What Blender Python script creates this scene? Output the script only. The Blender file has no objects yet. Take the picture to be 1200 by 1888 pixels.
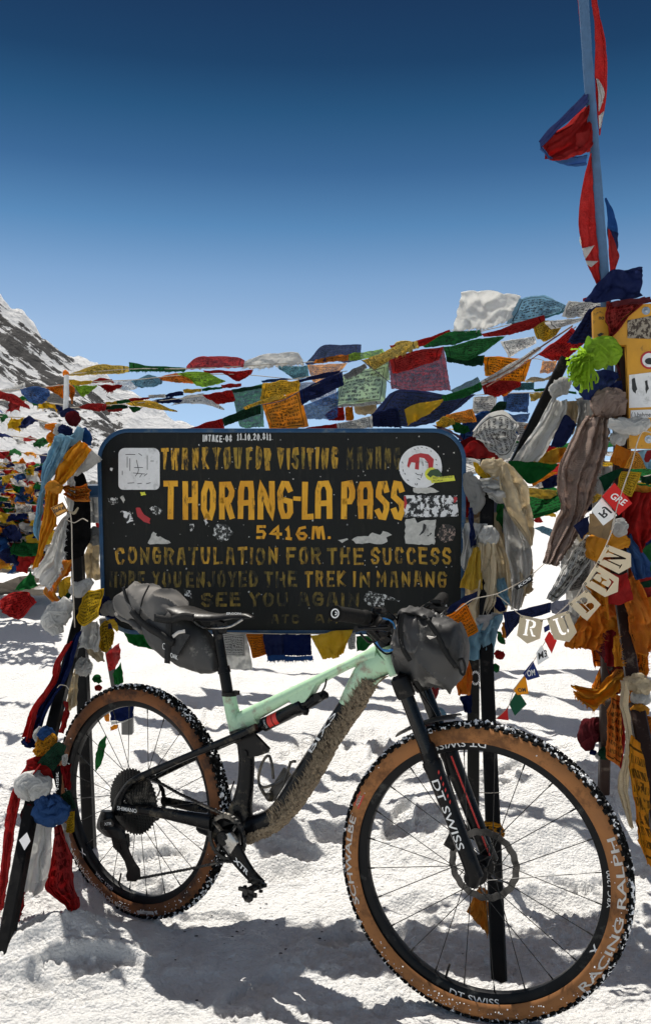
import bpy, bmesh, math, random
from mathutils import Vector, Matrix, noise
R = math.radians
S = bpy.context.scene
COL = S.collection
random.seed(7)
# ---------------------------------------------------------------- camera
FPX, CX, HY, CAMZ = 1700.0, 600.0, 1018.0, 1.15
cam = bpy.data.objects.new('camera', bpy.data.cameras.new('camera')); COL.objects.link(cam)
cam.location = (0, 0, CAMZ); cam.rotation_euler = (R(90), 0, 0)
cam.data.sensor_fit = 'VERTICAL'; cam.data.sensor_height = 24
cam.data.lens = 24*FPX/1888; cam.data.shift_y = (HY-944)/1888
cam.data.clip_start = .05; cam.data.clip_end = 5000
S.camera = cam
# ---------------------------------------------------------------- world, sun, exposure
SUN_EL, SUN_AZ = 65, -22          # azimuth measured from +Y towards +X
W = bpy.data.worlds.new('World'); S.world = W; W.use_nodes = True
nt = W.node_tree; nt.nodes.clear()
sky = nt.nodes.new('ShaderNodeTexSky'); sky.sky_type = 'NISHITA'; sky.sun_disc = False
sky.sun_elevation = R(SUN_EL); sky.sun_rotation = R(SUN_AZ); sky.altitude = 5400
sky.air_density = 1.0; sky.dust_density = .6; sky.ozone_density = 2.0
tc = nt.nodes.new('ShaderNodeTexCoord'); sx = nt.nodes.new('ShaderNodeSeparateXYZ')
nt.links.new(tc.outputs['Generated'], sx.inputs[0])
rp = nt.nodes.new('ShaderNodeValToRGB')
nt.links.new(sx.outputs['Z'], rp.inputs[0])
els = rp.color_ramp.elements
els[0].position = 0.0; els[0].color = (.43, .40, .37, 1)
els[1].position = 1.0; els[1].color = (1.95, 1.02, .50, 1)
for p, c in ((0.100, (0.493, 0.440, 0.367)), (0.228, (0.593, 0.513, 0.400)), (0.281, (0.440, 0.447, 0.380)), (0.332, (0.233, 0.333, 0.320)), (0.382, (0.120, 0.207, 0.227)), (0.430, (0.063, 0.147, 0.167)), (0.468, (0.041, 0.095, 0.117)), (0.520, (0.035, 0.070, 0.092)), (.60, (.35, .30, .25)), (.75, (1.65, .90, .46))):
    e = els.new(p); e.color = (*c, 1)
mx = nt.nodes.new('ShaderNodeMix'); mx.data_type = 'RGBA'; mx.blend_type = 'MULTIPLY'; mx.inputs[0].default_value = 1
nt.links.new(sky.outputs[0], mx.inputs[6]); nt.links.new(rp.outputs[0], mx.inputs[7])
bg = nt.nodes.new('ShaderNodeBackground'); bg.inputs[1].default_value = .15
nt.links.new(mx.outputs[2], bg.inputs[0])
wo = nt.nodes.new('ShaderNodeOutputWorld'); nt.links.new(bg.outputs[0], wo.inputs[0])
sl = bpy.data.lights.new('sun', 'SUN'); sl.energy = 2.7; sl.angle = R(.5); sl.color = (1, .95, .87)
sun = bpy.data.objects.new('sun', sl); COL.objects.link(sun)
sd = Vector((math.sin(R(SUN_AZ))*math.cos(R(SUN_EL)), math.cos(R(SUN_AZ))*math.cos(R(SUN_EL)), math.sin(R(SUN_EL))))
sun.rotation_euler = sd.to_track_quat('Z', 'Y').to_euler(); sun.location = sd*20
S.view_settings.view_transform = 'Standard'; S.view_settings.look = 'None'
S.view_settings.exposure = 1.3; S.view_settings.gamma = 1
S.cycles.max_bounces = 6; S.cycles.transparent_max_bounces = 12
# ---------------------------------------------------------------- mapping helpers
REG = dict(A=(0,520,.35), B=(340,600,.35), C=(680,500,.43333), D=(960,0,.29666), E=(0,740,.25424), F=(820,760,.31667),
           G=(180,1060,.31667), H=(560,1060,.28333), I=(80,1240,.3), J=(380,1280,.25), K=(620,1300,.48333), L=(0,1160,.36011),
           M=(860,1100,.28333), N=(180,780,.3), O=(500,780,.31667), X=(0,0,1))
def pts(reg, s):                                     # text of coordinate pairs -> photograph pixels
    ox, oy, k = REG[reg]
    return [(ox+float(a)*k, oy+float(b)*k) for a, b in (q.split(',') for q in s.split())]
def P(px, py, d): return Vector(((px-CX)*d/FPX, d, CAMZ-(py-HY)*d/FPX))
class Frame:                                         # a vertical plane with a heading; local x forward, y left, z up
    def __init__(s, o, ang):
        s.o = Vector(o); s.a = ang; s.M = Matrix.Translation(s.o) @ Matrix.Rotation(ang, 4, 'Z'); s.I = s.M.inverted()
    def at(s, px, py, y=0.):
        c = s.I @ Vector((0, 0, CAMZ)); q = s.I @ P(px, py, 1.0); v = q-c
        t = (y-c.y)/v.y; return c+v*t
    def many(s, reg, st, y=0.): return [s.at(a, b, y) for a, b in pts(reg, st)]
def cr(p, n):                                        # resample a polyline as a Catmull-Rom curve
    p = [Vector(q) for q in p]
    if len(p) == 1: return [p[0].copy() for _ in range(n)]
    out = []
    L = [0]
    for a, b in zip(p, p[1:]): L.append(L[-1]+max((b-a).length, 1e-6))
    for i in range(n):
        t = L[-1]*i/(n-1); j = 0
        while j < len(p)-2 and t > L[j+1]: j += 1
        f = (t-L[j])/(L[j+1]-L[j])
        p1, p2 = p[j], p[j+1]; p0 = p[j-1] if j else p1*2-p2; p3 = p[j+2] if j+2 < len(p) else p2*2-p1
        a = .5*((2*p1)+(p2-p0)*f+(2*p0-5*p1+4*p2-p3)*f*f+(3*p1-p0-3*p2+p3)*f**3)
        out.append(a*.7+(p1.lerp(p2, f))*.3)
    return out
# ---------------------------------------------------------------- objects
def tag(o, label=None, cat=None, group=None, kind=None):
    if label: o['label'] = label
    if cat: o['category'] = cat
    if group: o['group'] = group
    if kind: o['kind'] = kind
    return o
def empty(name, loc=(0,0,0), rz=0, label=None, cat=None, group=None):
    o = bpy.data.objects.new(name, None); COL.objects.link(o); o.location = loc; o.rotation_euler = (0, 0, rz); o.empty_display_size = .1
    return tag(o, label, cat, group)
class MB:
    def __init__(s): s.v = []; s.f = []; s.m = []; s.uv = None; s.mi = 0
    def add(s, vs, fs):
        b = len(s.v); s.v += [Vector(q) for q in vs]; s.f += [tuple(b+i for i in f) for f in fs]; s.m += [s.mi]*len(fs); return s
    def box(s, c, h, M=None):                        # centre, half sizes
        vs = [Vector((c[0]+h[0]*a, c[1]+h[1]*b, c[2]+h[2]*d)) for a in (-1,1) for b in (-1,1) for d in (-1,1)]
        if M: vs = [M @ q for q in vs]
        return s.add(vs, [(0,1,3,2),(4,6,7,5),(0,4,5,1),(2,3,7,6),(0,2,6,4),(1,5,7,3)])
    def beam(s, a, b, w, h, up=(0,1,0), ch=.12):    # chamfered rectangular bar from a to b
        a = Vector(a); b = Vector(b); t = (b-a).normalized(); u = Vector(up); u = (u-t*u.dot(t)).normalized(); q = t.cross(u)
        c = min(w, h)*ch
        pr = [(-w/2+c,-h/2),(w/2-c,-h/2),(w/2,-h/2+c),(w/2,h/2-c),(w/2-c,h/2),(-w/2+c,h/2),(-w/2,h/2-c),(-w/2,-h/2+c)]
        vs = [p+q*x+u*y for p in (a, b) for x, y in pr]
        fs = [(i,(i+1)%8,8+(i+1)%8,8+i) for i in range(8)]+[tuple(range(7,-1,-1)), tuple(range(8,16))]
        return s.add(vs, fs)
    def tube(s, p, r, n=8, cap=True, rin=None):
        p = [Vector(q) for q in p]; k = len(p)
        r = [r]*k if not isinstance(r, (list, tuple)) else r
        vs = []; ref = None
        for i in range(k):
            t = (p[min(i+1,k-1)]-p[max(i-1,0)]).normalized()
            if ref is None:
                ref = Vector((0,0,1)) if abs(t.z) < .9 else Vector((0,1,0))
            u = (ref-t*ref.dot(t)).normalized(); w = t.cross(u); ref = u
            for j in range(n):
                a = 2*math.pi*j/n; vs.append(p[i]+(u*math.cos(a)+w*math.sin(a))*r[i])
        fs = [(i*n+j, i*n+(j+1)%n, (i+1)*n+(j+1)%n, (i+1)*n+j) for i in range(k-1) for j in range(n)]
        if cap: fs += [tuple(range(n-1,-1,-1)), tuple((k-1)*n+j for j in range(n))]
        return s.add(vs, fs)
    def etube(s, up, lo, ro, n=14, k=24, wr=0., seed=0, wf=30., cap=True, sq=1.0):   # a tube in a bike-frame plane given by its two edges
        U = cr(up, k); L = cr(lo, k)
        ro = ro if isinstance(ro, (list, tuple)) else [ro, ro]
        vs = []
        for i in range(k):
            c = (U[i]+L[i])/2; e = (U[i]-L[i])/2
            t = i/(k-1)*(len(ro)-1); j = min(int(t), len(ro)-2); o = ro[j]+(ro[j+1]-ro[j])*(t-j)
            for q in range(n):
                a = 2*math.pi*q/n; ca, sa = math.cos(a), math.sin(a)
                ca = math.copysign(abs(ca)**sq, ca); sa = math.copysign(abs(sa)**sq, sa)
                v = c+e*ca+Vector((0,-1,0))*o*sa
                if wr:
                    z = noise.noise(v*wf*.8+Vector((seed,0,0)))*.7
                    z += max(0, 1-abs(noise.noise(Vector((v.x*wf*1.5, v.y*wf*.6, v.z*wf*.5+seed))))*3.2)**2*.8+max(0, 1-abs(noise.noise(Vector((v.x*wf*.9+v.z*wf, v.y*wf, v.z*wf*.7+seed*2))))*4)**2*.5
                    v += (v-c).normalized()*wr*(z-.35)
                vs.append(v)
        fs = [(i*n+j, i*n+(j+1)%n, (i+1)*n+(j+1)%n, (i+1)*n+j) for i in range(k-1) for j in range(n)]
        if cap: fs += [tuple(range(n-1,-1,-1)), tuple((k-1)*n+j for j in range(n))]
        return s.add(vs, fs)
    def lathe(s, pr, n=64, axis='y', closed=True, c=(0,0,0), M=None):
        k = len(pr); vs = []
        for i in range(n):
            a = 2*math.pi*i/n
            for r, y in pr:
                q = Vector((r*math.cos(a), y, r*math.sin(a))) if axis == 'y' else Vector((r*math.cos(a), r*math.sin(a), y))
                vs.append((M @ q if M else q)+Vector(c))
        kk = k if closed else k-1
        fs = [(i*k+j, i*k+(j+1)%k, ((i+1)%n)*k+(j+1)%k, ((i+1)%n)*k+j) for i in range(n) for j in range(kk)]
        return s.add(vs, fs)
    def cyl(s, a, b, r, n=16): return s.tube([a, b], r, n)
    def prism(s, poly, a, b):                        # closed outline as 3-D points swept by offset vectors a..b
        n = len(poly); vs = [Vector(q)+Vector(a) for q in poly]+[Vector(q)+Vector(b) for q in poly]
        return s.add(vs, [tuple(range(n)), tuple(range(2*n-1, n-1, -1))]+[(i, n+i, n+(i+1)%n, (i+1)%n) for i in range(n)])
    def blob(s, c, r, seed=0, rough=.35, n=1, sc=(1,1,1)):
        bm = bmesh.new(); bmesh.ops.create_icosphere(bm, subdivisions=n, radius=1)
        vs = []
        for v in bm.verts:
            f = 1+rough*noise.noise(v.co*1.6+Vector((seed*3.1, seed*1.7, seed)))*1.6
            vs.append(Vector(c)+Vector((v.co.x*sc[0], v.co.y*sc[1], v.co.z*sc[2]))*r*f)
        fs = [tuple(v.index for v in f.verts) for f in bm.faces]; bm.free()
        return s.add(vs, fs)
    def build(s, name, mats, parent=None, smooth=True, loc=None, rz=None, fix=True, ang=40):
        me = bpy.data.meshes.new(name); me.from_pydata([tuple(v) for v in s.v], [], s.f)
        mats = mats if isinstance(mats, (list, tuple)) else [mats]
        for m in mats: me.materials.append(m)
        for p, i in zip(me.polygons, s.m): p.material_index = i; p.use_smooth = smooth
        if s.uv:
            u = me.uv_layers.new(name='UVMap')
            for l in me.loops: u.data[l.index].uv = s.uv[l.vertex_index]
        me.validate(); me.update()
        if fix:
            bm = bmesh.new(); bm.from_mesh(me); bmesh.ops.recalc_face_normals(bm, faces=bm.faces); bm.to_mesh(me); bm.free()
        if smooth and ang:
            try: me.set_sharp_from_angle(angle=R(ang))
            except Exception: pass
        o = bpy.data.objects.new(name, me); COL.objects.link(o)
        if parent: o.parent = parent
        if loc is not None: o.location = loc
        if rz is not None: o.rotation_euler = (0, 0, rz)
        return o
# ---------------------------------------------------------------- materials
class NT:
    def __init__(s, name):
        s.m = bpy.data.materials.new(name); s.m.use_nodes = True; s.t = s.m.node_tree; s.t.nodes.clear()
        s.out = s.n('ShaderNodeOutputMaterial')
    def n(s, ty, **kw):
        x = s.t.nodes.new(ty)
        for k, v in kw.items(): setattr(x, k, v)
        return x
    def l(s, a, b): s.t.links.new(a, b)
    def put(s, sock, v):
        if hasattr(v, 'is_output'): s.l(v, sock)
        else: sock.default_value = v
    def math(s, op, a, b=0., c=0.):
        x = s.n('ShaderNodeMath', operation=op); s.put(x.inputs[0], a); s.put(x.inputs[1], b); s.put(x.inputs[2], c); return x.outputs[0]
    def mix(s, f, a, b):
        x = s.n('ShaderNodeMix', data_type='RGBA'); s.put(x.inputs[0], f); s.put(x.inputs[6], a if hasattr(a,'is_output') else (*a,1)); s.put(x.inputs[7], b if hasattr(b,'is_output') else (*b,1)); return x.outputs[2]
    def co(s, k='Object'): return s.n('ShaderNodeTexCoord').outputs[k]
    def map(s, v, sc=(1,1,1), loc=(0,0,0)):
        x = s.n('ShaderNodeMapping'); s.l(v, x.inputs[0]); x.inputs['Scale'].default_value = sc; x.inputs['Location'].default_value = loc; return x.outputs[0]
    def noise(s, v, sc=5., det=4., rough=.6):
        x = s.n('ShaderNodeTexNoise'); s.l(v, x.inputs['Vector']); x.inputs['Scale'].default_value = sc; x.inputs['Detail'].default_value = det; x.inputs['Roughness'].default_value = rough; return x.outputs[0]
    def rng(s, v, a, b, c=0., d=1.):
        x = s.n('ShaderNodeMapRange'); s.l(v, x.inputs[0]); x.inputs[1].default_value = a; x.inputs[2].default_value = b; x.inputs[3].default_value = c; x.inputs[4].default_value = d; return x.outputs[0]
    def bump(s, h, st=.5, di=.01):
        x = s.n('ShaderNodeBump'); s.l(h, x.inputs['Height']); x.inputs['Strength'].default_value = st; x.inputs['Distance'].default_value = di; return x.outputs[0]
    def bsdf(s, col, rough=.6, metal=0., spec=.5, nrm=None):
        b = s.n('ShaderNodeBsdfPrincipled'); s.put(b.inputs['Base Color'], col if hasattr(col,'is_output') else (*col,1)); s.put(b.inputs['Roughness'], rough)
        b.inputs['Metallic'].default_value = metal; b.inputs['Specular IOR Level'].default_value = spec
        if nrm: s.l(nrm, b.inputs['Normal'])
        return b
    def done(s, sh): s.l(sh if hasattr(sh,'is_output') else sh.outputs[0], s.out.inputs[0]); return s.m
def plain(name, col, rough=.5, metal=0., spec=.5, var=.35, sc=40., bump=.15, bd=.002, dirt=None, damt=.0, dsc=14.):
    t = NT(name); c = t.co(); n1 = t.noise(c, sc)
    dk = tuple(x*(1-var) for x in col); lt = tuple(min(1, x*(1+var*.6)) for x in col)
    k = t.mix(n1, dk, lt)
    if dirt:
        n2 = t.noise(c, dsc, 6, .7); k = t.mix(t.rng(n2, .62-damt*.3, .72-damt*.2), k, dirt)
    return t.done(t.bsdf(k, t.rng(n1, .3, .7, max(.05, rough-.12), min(1, rough+.12)), metal, spec, t.bump(n1, bump, bd)))
C = dict(red=(.58,.022,.02), deepred=(.33,.012,.016), maroon=(.2,.02,.03), orange=(.93,.33,.012), amber=(.95,.44,.015), yellow=(.90,.62,.03), pale_yellow=(.85,.66,.16),
         green=(.02,.23,.05), dark_green=(.01,.085,.04), lime=(.42,.70,.035), navy=(.014,.03,.15), blue=(.03,.14,.42), light_blue=(.34,.60,.76),
         white=(.88,.88,.86), cream=(.86,.75,.55), grey=(.48,.48,.47), brown=(.50,.37,.31), teal=(.11,.35,.42), tan=(.5,.36,.2), pale_green=(.5,.68,.42), purple=(.3,.1,.16), lilac=(.42,.44,.56), lblack=(.012,.012,.013))
_cm = {}
def cloth_mat(c, pr=0, sheer=0., dirty=0.):
    key = (c, pr, sheer, dirty)
    if key in _cm: return _cm[key]
    col = C[c]; t = NT('cloth_'+c); ob = t.co(); uv = t.co('UV')
    oi = t.n('ShaderNodeObjectInfo').outputs['Random']
    n1 = t.noise(ob, 22., 5, .65)
    f = t.math('ADD', t.math('MULTIPLY', n1, .8), t.math('MULTIPLY', oi, .45))
    g = sum(col)/3
    faded = tuple(min(.9, x*.84+g*.14+.03) for x in col); dark = tuple(x*.8 for x in col)
    k = t.mix(t.rng(f, .3, .95), dark, faded if c not in ('white', 'cream') else col)
    if dirty:
        n2 = t.noise(ob, 12., 6, .7); k = t.mix(t.math('MULTIPLY', t.rng(n2, .42, .72), dirty), k, (.16, .12, .08))
    if pr:
        s = t.n('ShaderNodeSeparateXYZ'); t.l(uv, s.inputs[0]); u, v = s.outputs[0], s.outputs[1]
        if pr == 2: u, v = v, u
        rows = t.math('MULTIPLY', v, 9.); fr = t.math('FRACT', rows); fl = t.math('FLOOR', rows)
        cx = t.n('ShaderNodeCombineXYZ'); t.l(t.math('MULTIPLY', u, 42.), cx.inputs[0]); t.l(t.math('ADD', t.math('MULTIPLY', fl, 7.3), t.math('MULTIPLY', fr, 1.5)), cx.inputs[1])
        t.l(t.math('MULTIPLY', oi, 30.), cx.inputs[2])
        tx = t.noise(cx.outputs[0], 1.1, 2, .5)
        band = t.math('MULTIPLY', t.math('GREATER_THAN', fr, .2), t.math('LESS_THAN', fr, .78))
        ink = t.math('MULTIPLY', band, t.rng(tx, .47, .53))
        def inside(w, a, b): return t.math('MULTIPLY', t.math('GREATER_THAN', w, a), t.math('LESS_THAN', w, b))
        inn = t.math('MULTIPLY', inside(u, .12, .88), inside(v, .12, .9))
        cen = t.math('MULTIPLY', inside(u, .36, .64), inside(v, .33, .67))
        c2 = t.rng(t.noise(t.map(uv, (9, 9, 1)), 1.6, 3, .6), .48, .56)
        ink = t.math('ADD', t.math('MULTIPLY', ink, t.math('SUBTRACT', inn, cen)), t.math('MULTIPLY', cen, c2))
        fr1 = t.math('SUBTRACT', t.math('MULTIPLY', inside(u, .075, .925), inside(v, .07, .94)), t.math('MULTIPLY', inside(u, .095, .905), inside(v, .09, .92)))
        ink = t.math('MINIMUM', t.math('ADD', ink, fr1), 1.)
        k = t.mix(t.math('MULTIPLY', ink, .8), k, (.025, .02, .02) if c not in ('red',) else (.10, .008, .008))
    # woven threads
    w1 = t.n('ShaderNodeTexWave', bands_direction='X'); t.l(uv, w1.inputs[0]); w1.inputs['Scale'].default_value = 26; w1.inputs['Distortion'].default_value = 1.5
    n3 = t.noise(ob, 90., 4, .7)
    hb = t.math('ADD', t.math('MULTIPLY', n3, 1.), t.math('MULTIPLY', w1.outputs[1], .12))
    n5 = t.n('ShaderNodeTexNoise', noise_type='RIDGED_MULTIFRACTAL'); t.l(ob, n5.inputs[0]); n5.inputs['Scale'].default_value = 24; n5.inputs['Detail'].default_value = 3
    hb = t.math('ADD', hb, t.math('MULTIPLY', n5.outputs[0], .5)); nb = t.bump(hb, .8, .009)
    di = t.n('ShaderNodeBsdfDiffuse'); t.l(k, di.inputs[0]); t.l(nb, di.inputs['Normal'])
    tr = t.n('ShaderNodeBsdfTranslucent'); t.l(k, tr.inputs[0]); t.l(nb, tr.inputs['Normal'])
    m = t.n('ShaderNodeMixShader'); m.inputs[0].default_value = .52; t.l(di.outputs[0], m.inputs[1]); t.l(tr.outputs[0], m.inputs[2]); o = m.outputs[0]
    if sheer:
        tp = t.n('ShaderNodeBsdfTransparent'); m2 = t.n('ShaderNodeMixShader'); t.l(t.rng(n3, .3, .7, sheer*.7, min(1., sheer*1.3)), m2.inputs[0])
        t.l(o, m2.inputs[1]); t.l(tp.outputs[0], m2.inputs[2]); o = m2.outputs[0]
    _cm[key] = t.done(o); return _cm[key]
_seed = [0]
def cloth3(name, Ae, Be, mat, k=3., amp=.012, fray=0., fold='u', nu=30, nv=18, parent=None, label=None, cat=None, group=None, thick=.0012, push=None, sharp=0., sag=0., crump=1.):
    """a sheet of cloth between two edges given as 3-D polylines, with folds, crumple and frayed rim"""
    _seed[0] += 1; sd = _seed[0]*1.37; rr = random.Random(_seed[0])
    A = cr(Ae, nu+1); B = cr(Be, nu+1)
    N = Vector((0, 1, 0)); mb = MB(); mb.uv = []
    ph = rr.random()*6.28; ph2 = rr.random()*6.28
    jag = [[(rr.random()-.5)*2 for _ in range(nu+1)] for _ in range(2)]
    for i in range(nu+1):
        u = i/nu
        for j in range(nv+1):
            v = j/nv
            q = A[i].lerp(B[i], v); wid = (A[i]-B[i]).length
            w = (v if fold == 'v' else u); o = u if fold == 'v' else v
            wp = w+.16*noise.noise(Vector((o*1.7, w*1.3, sd)))+.05*noise.noise(Vector((o*5, w*4, sd+3)))
            f = noise.noise(Vector((wp*k*2.1, o*.55, sd+5)))*1.5
            c1 = 1-abs(noise.noise(Vector((wp*k*2.6, o*.9, sd+11))))*2.6
            f += max(0, c1)**2*.9-.3
            f += .35*math.sin(6.283*k*wp+ph)
            env = (.35+.65*v) if fold == 'u' else 1.0
            env *= min(1, wid/.05)*(.6+.8*abs(noise.noise(Vector((u*2, v*2, sd+20)))))
            c2 = 1-abs(noise.noise(Vector((q.x*13+q.z*7, q.z*13-q.x*5, sd))))*3
            c3 = 1-abs(noise.noise(Vector((q.x*34-q.z*12, q.z*26+q.x*9, sd+2))))*3
            d = amp*(f*env*(1.75 if fold == 'v' else 1.35)+max(0, c2)**2*.75*crump**.5+max(0, c3)**2*.35*crump)
            q = q+N*d
            if fray and (j == nv or i in (0, nu)):
                q = q+Vector((rr.uniform(-1,1), 0, rr.uniform(-1,1)))*fray*(1 if j == nv else .5)
            else:
                q = q+Vector((noise.noise(Vector((u*3, v*3, sd))), 0, noise.noise(Vector((u*3, v*3, sd+9)))))*amp*.45
            if sag: q = q-Vector((0,0,1))*sag*math.sin(math.pi*u)*1
            mb.v.append(q); mb.uv.append((u, 1-v))
    w = nv+1
    if fray*FPX/3.0 > 1.5:                           # loose threads along the torn edge
        for i in range(nu+1):
            for _ in range(3):
                e = mb.v[i*w+nv]; g = mb.v[i*w+nv-1]; t = (e-g).normalized(); L_ = fray*rr.uniform(.6, 2.6)
                a_ = e+Vector((rr.uniform(-1,1), 0, rr.uniform(-1,1)))*fray*.6; b_0 = len(mb.v); sd_ = Vector((t.z, 0, -t.x))*.0007
                z_ = a_+t*L_+Vector((rr.uniform(-1,1), rr.uniform(-1,1), rr.uniform(-1,1)))*L_*.45
                mb.v += [a_-sd_-t*.003, a_+sd_-t*.003, z_]; mb.uv += [(.5,.99)]*3; mb.f.append((b_0, b_0+1, b_0+2)); mb.m.append(0)
    for i in range(nu):
        for j in range(nv):
            mb.f.append((i*w+j, i*w+j+1, (i+1)*w+j+1, (i+1)*w+j)); mb.m.append(0)
    o = mb.build(name, mat, parent, fix=False, ang=0)
    so = o.modifiers.new('thickness', 'SOLIDIFY'); so.thickness = thick; so.offset = 0
    return tag(o, label, cat, group)
def flag(label, c, reg, A, B, d, d2=None, pr=0, sheer=0., k=1.6, amp=.010, fray=0., name='prayer_flag', cat='prayer flag', group=None, fold='u', dirty=0., nu=34, nv=22, parent=None, da=0., crump=1.):
    d2 = d if d2 is None else d2
    a, b = pts(reg, A), pts(reg, B)
    Ae = [P(x, y, d+da*(i/max(1, len(a)-1))) for i, (x, y) in enumerate(a)]; Be = [P(x, y, d2+da*(i/max(1, len(b)-1))) for i, (x, y) in enumerate(b)]
    return cloth3(name, Ae, Be, cloth_mat(c, pr, sheer, dirty), k, amp, fray*REG[reg][2]*d/FPX, fold, nu, nv, parent, label, cat, group, crump=crump)
def scarf(label, c, reg, A, B, d, d2=None, k=3.5, amp=.016, name='silk_scarf', cat='scarf', group='scarves tied to the sign legs', **kw):
    kw.setdefault('nu', 48); kw.setdefault('nv', 30)
    return flag(label, c, reg, A, B, d, d2, k=k, amp=amp, name=name, cat=cat, group=group, fold='v', **kw)
def wrap(label, c, cx, cy, d, rx, hy, name='knotted_cloth', cat='knotted cloth', group='cloths knotted round the sign legs', tilt=0., seed=0, fl=4, ry=None, pr=0, parent=None):
    """a band of cloth wound round a post: a lumpy ring with folds"""
    rx = rx*d/FPX; hy = hy*d/FPX; ry = ry*d/FPX if ry else rx*.9; c0 = P(cx, cy, d); mb = MB(); mb.uv = []
    n, m = 40, 18
    for i in range(m+1):
        v = i/m; z = (v-.5)*2*hy
        for j in range(n):
            a = 2*math.pi*j/n
            br = math.sin(math.pi*v)**.45
            f = 1-.25*max(0, 1-abs(noise.noise(Vector((math.cos(a)*1.2, math.sin(a)*1.2, v*9+seed))))*3.5)**2+.12*math.sin(6.28*(fl*v)+1.6*math.sin(a+seed)+seed)+.30*noise.noise(Vector((math.cos(a)*1.6, math.sin(a)*1.6, v*3.2+seed*5)))+.12*noise.noise(Vector((math.cos(a)*4, math.sin(a)*4, v*7+seed*5)))
            r = (.62+.38*br)*f
            x = math.cos(a)*rx*r; y = math.sin(a)*ry*r
            mb.v.append(c0+Vector((x, y, z+x*tilt+.25*hy*noise.noise(Vector((a, v*2, seed)))))); mb.uv.append((j/n, v))
    for i in range(m):
        for j in range(n):
            mb.f.append((i*n+j, i*n+(j+1)%n, (i+1)*n+(j+1)%n, (i+1)*n+j)); mb.m.append(0)
    mb.f += [tuple(range(n-1,-1,-1)), tuple(m*n+j for j in range(n))]; mb.m += [0, 0]
    return tag(mb.build(name, cloth_mat(c, pr), parent, ang=0), label, cat, group)
def lump(label, c, reg, A, d, rad, name='knotted_cloth', cat='knotted cloth', group='cloths knotted round the sign legs', tw=5, pr=0, fl=.28, dep=.8, da=0.):
    """twisted, crumpled cloth along a path; rad is a list of half widths in region pixels"""
    k_ = REG[reg][2]; a = pts(reg, A); n, m = 48, 72
    p = cr([P(x, y, d+da*i/max(1, len(a)-1)) for i, (x, y) in enumerate(a)], m+1); _seed[0] += 1; sd = _seed[0]
    mb = MB(); mb.uv = []
    for i in range(m+1):
        t = (p[min(i+1, m)]-p[max(i-1, 0)]).normalized(); u = Vector((0,1,0)); u = (u-t*u.dot(t)).normalized(); w = t.cross(u)
        s = i/m*(len(rad)-1); q = min(int(s), len(rad)-2); r = (rad[q]+(rad[q+1]-rad[q])*(s-q))*k_*d/FPX
        for j in range(n):
            an = 2*math.pi*j/n
            a2 = an+i/m*2.2+.5*noise.noise(Vector((i/m*4, an, sd)))
            f = 1+fl*.45*math.sin(tw*a2+sd)+.34*noise.noise(Vector((math.cos(an)*1.5, math.sin(an)*1.5, i/m*4+sd)))
            for k_1, am in ((2.0, .26), (4.3, .15)):
                f -= am*max(0, 1-abs(noise.noise(Vector((math.cos(a2)*k_1, math.sin(a2)*k_1, i/m*k_1*.9+sd*2))))*3.4)**2-.05
            mb.v.append(p[i]+(u*math.cos(an)*dep+w*math.sin(an))*r*f); mb.uv.append((i/m, j/n))
    for i in range(m):
        for j in range(n):
            mb.f.append((i*n+j, i*n+(j+1)%n, (i+1)*n+(j+1)%n, (i+1)*n+j)); mb.m.append(0)
    mb.f += [tuple(range(n-1,-1,-1)), tuple(m*n+j for j in range(n))]; mb.m += [0, 0]
    rr = random.Random(sd)
    for _ in range(9):                               # overlapping bands of the same cloth wound over the core
        a0 = rr.uniform(0, 6.28); tr = rr.uniform(-1.5, 1.5); h0 = rr.uniform(.35, .75); s0, s1 = rr.uniform(0, .35), rr.uniform(.6, 1); b0 = len(mb.v); K = 26; J = 9
        for i in range(K+1):
            s = s0+(s1-s0)*i/K; x_ = s*m; i0 = min(int(x_), m-1); q0 = p[i0].lerp(p[i0+1], x_-i0); t = (p[i0+1]-p[i0]).normalized(); u = Vector((0,1,0)); u = (u-t*u.dot(t)).normalized(); w = t.cross(u)
            z = s*(len(rad)-1); q = min(int(z), len(rad)-2); r = (rad[q]+(rad[q+1]-rad[q])*(z-q))*k_*d/FPX
            ac = a0+tr*s*3.2+.5*noise.noise(Vector((s*4, a0, sd)))
            for j in range(J+1):
                v = j/J*2-1; an = ac+h0*v*(1+.3*noise.noise(Vector((s*5, a0, 3))))
                f = 1.0+.20*(1-abs(v)**3)-.16*abs(v)**6+.10*math.sin(v*7+s*3)+.12*noise.noise(Vector((s*7, v*2, a0)))-(.25 if i in (0, K) else 0)
                mb.v.append(q0+(u*math.cos(an)*dep+w*math.sin(an))*r*f); mb.uv.append((s, j/J))
        for i in range(K):
            for j in range(J): mb.f.append((b0+i*(J+1)+j, b0+i*(J+1)+j+1, b0+(i+1)*(J+1)+j+1, b0+(i+1)*(J+1)+j)); mb.m.append(0)
    return tag(mb.build(name, cloth_mat(c, pr), None, ang=0), label, cat, group)
CORDM = plain('cord', (.45,.40,.33), .9, var=.3); DCORDM = plain('dark_cord', (.05,.05,.07), .9)
def cord(label, reg, A, d, w=1.6, m=None, da=0., name='flag_line', cat='cord', group='cords of the prayer flag lines', parent=None, n=30):
    a = pts(reg, A); p = cr([P(x, y, d+da*i/max(1, len(a)-1)) for i, (x, y) in enumerate(a)], n)
    return tag(MB().tube(p, w*d/FPX/2, 6).build(name, m or CORDM, parent), label, cat, group)
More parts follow.
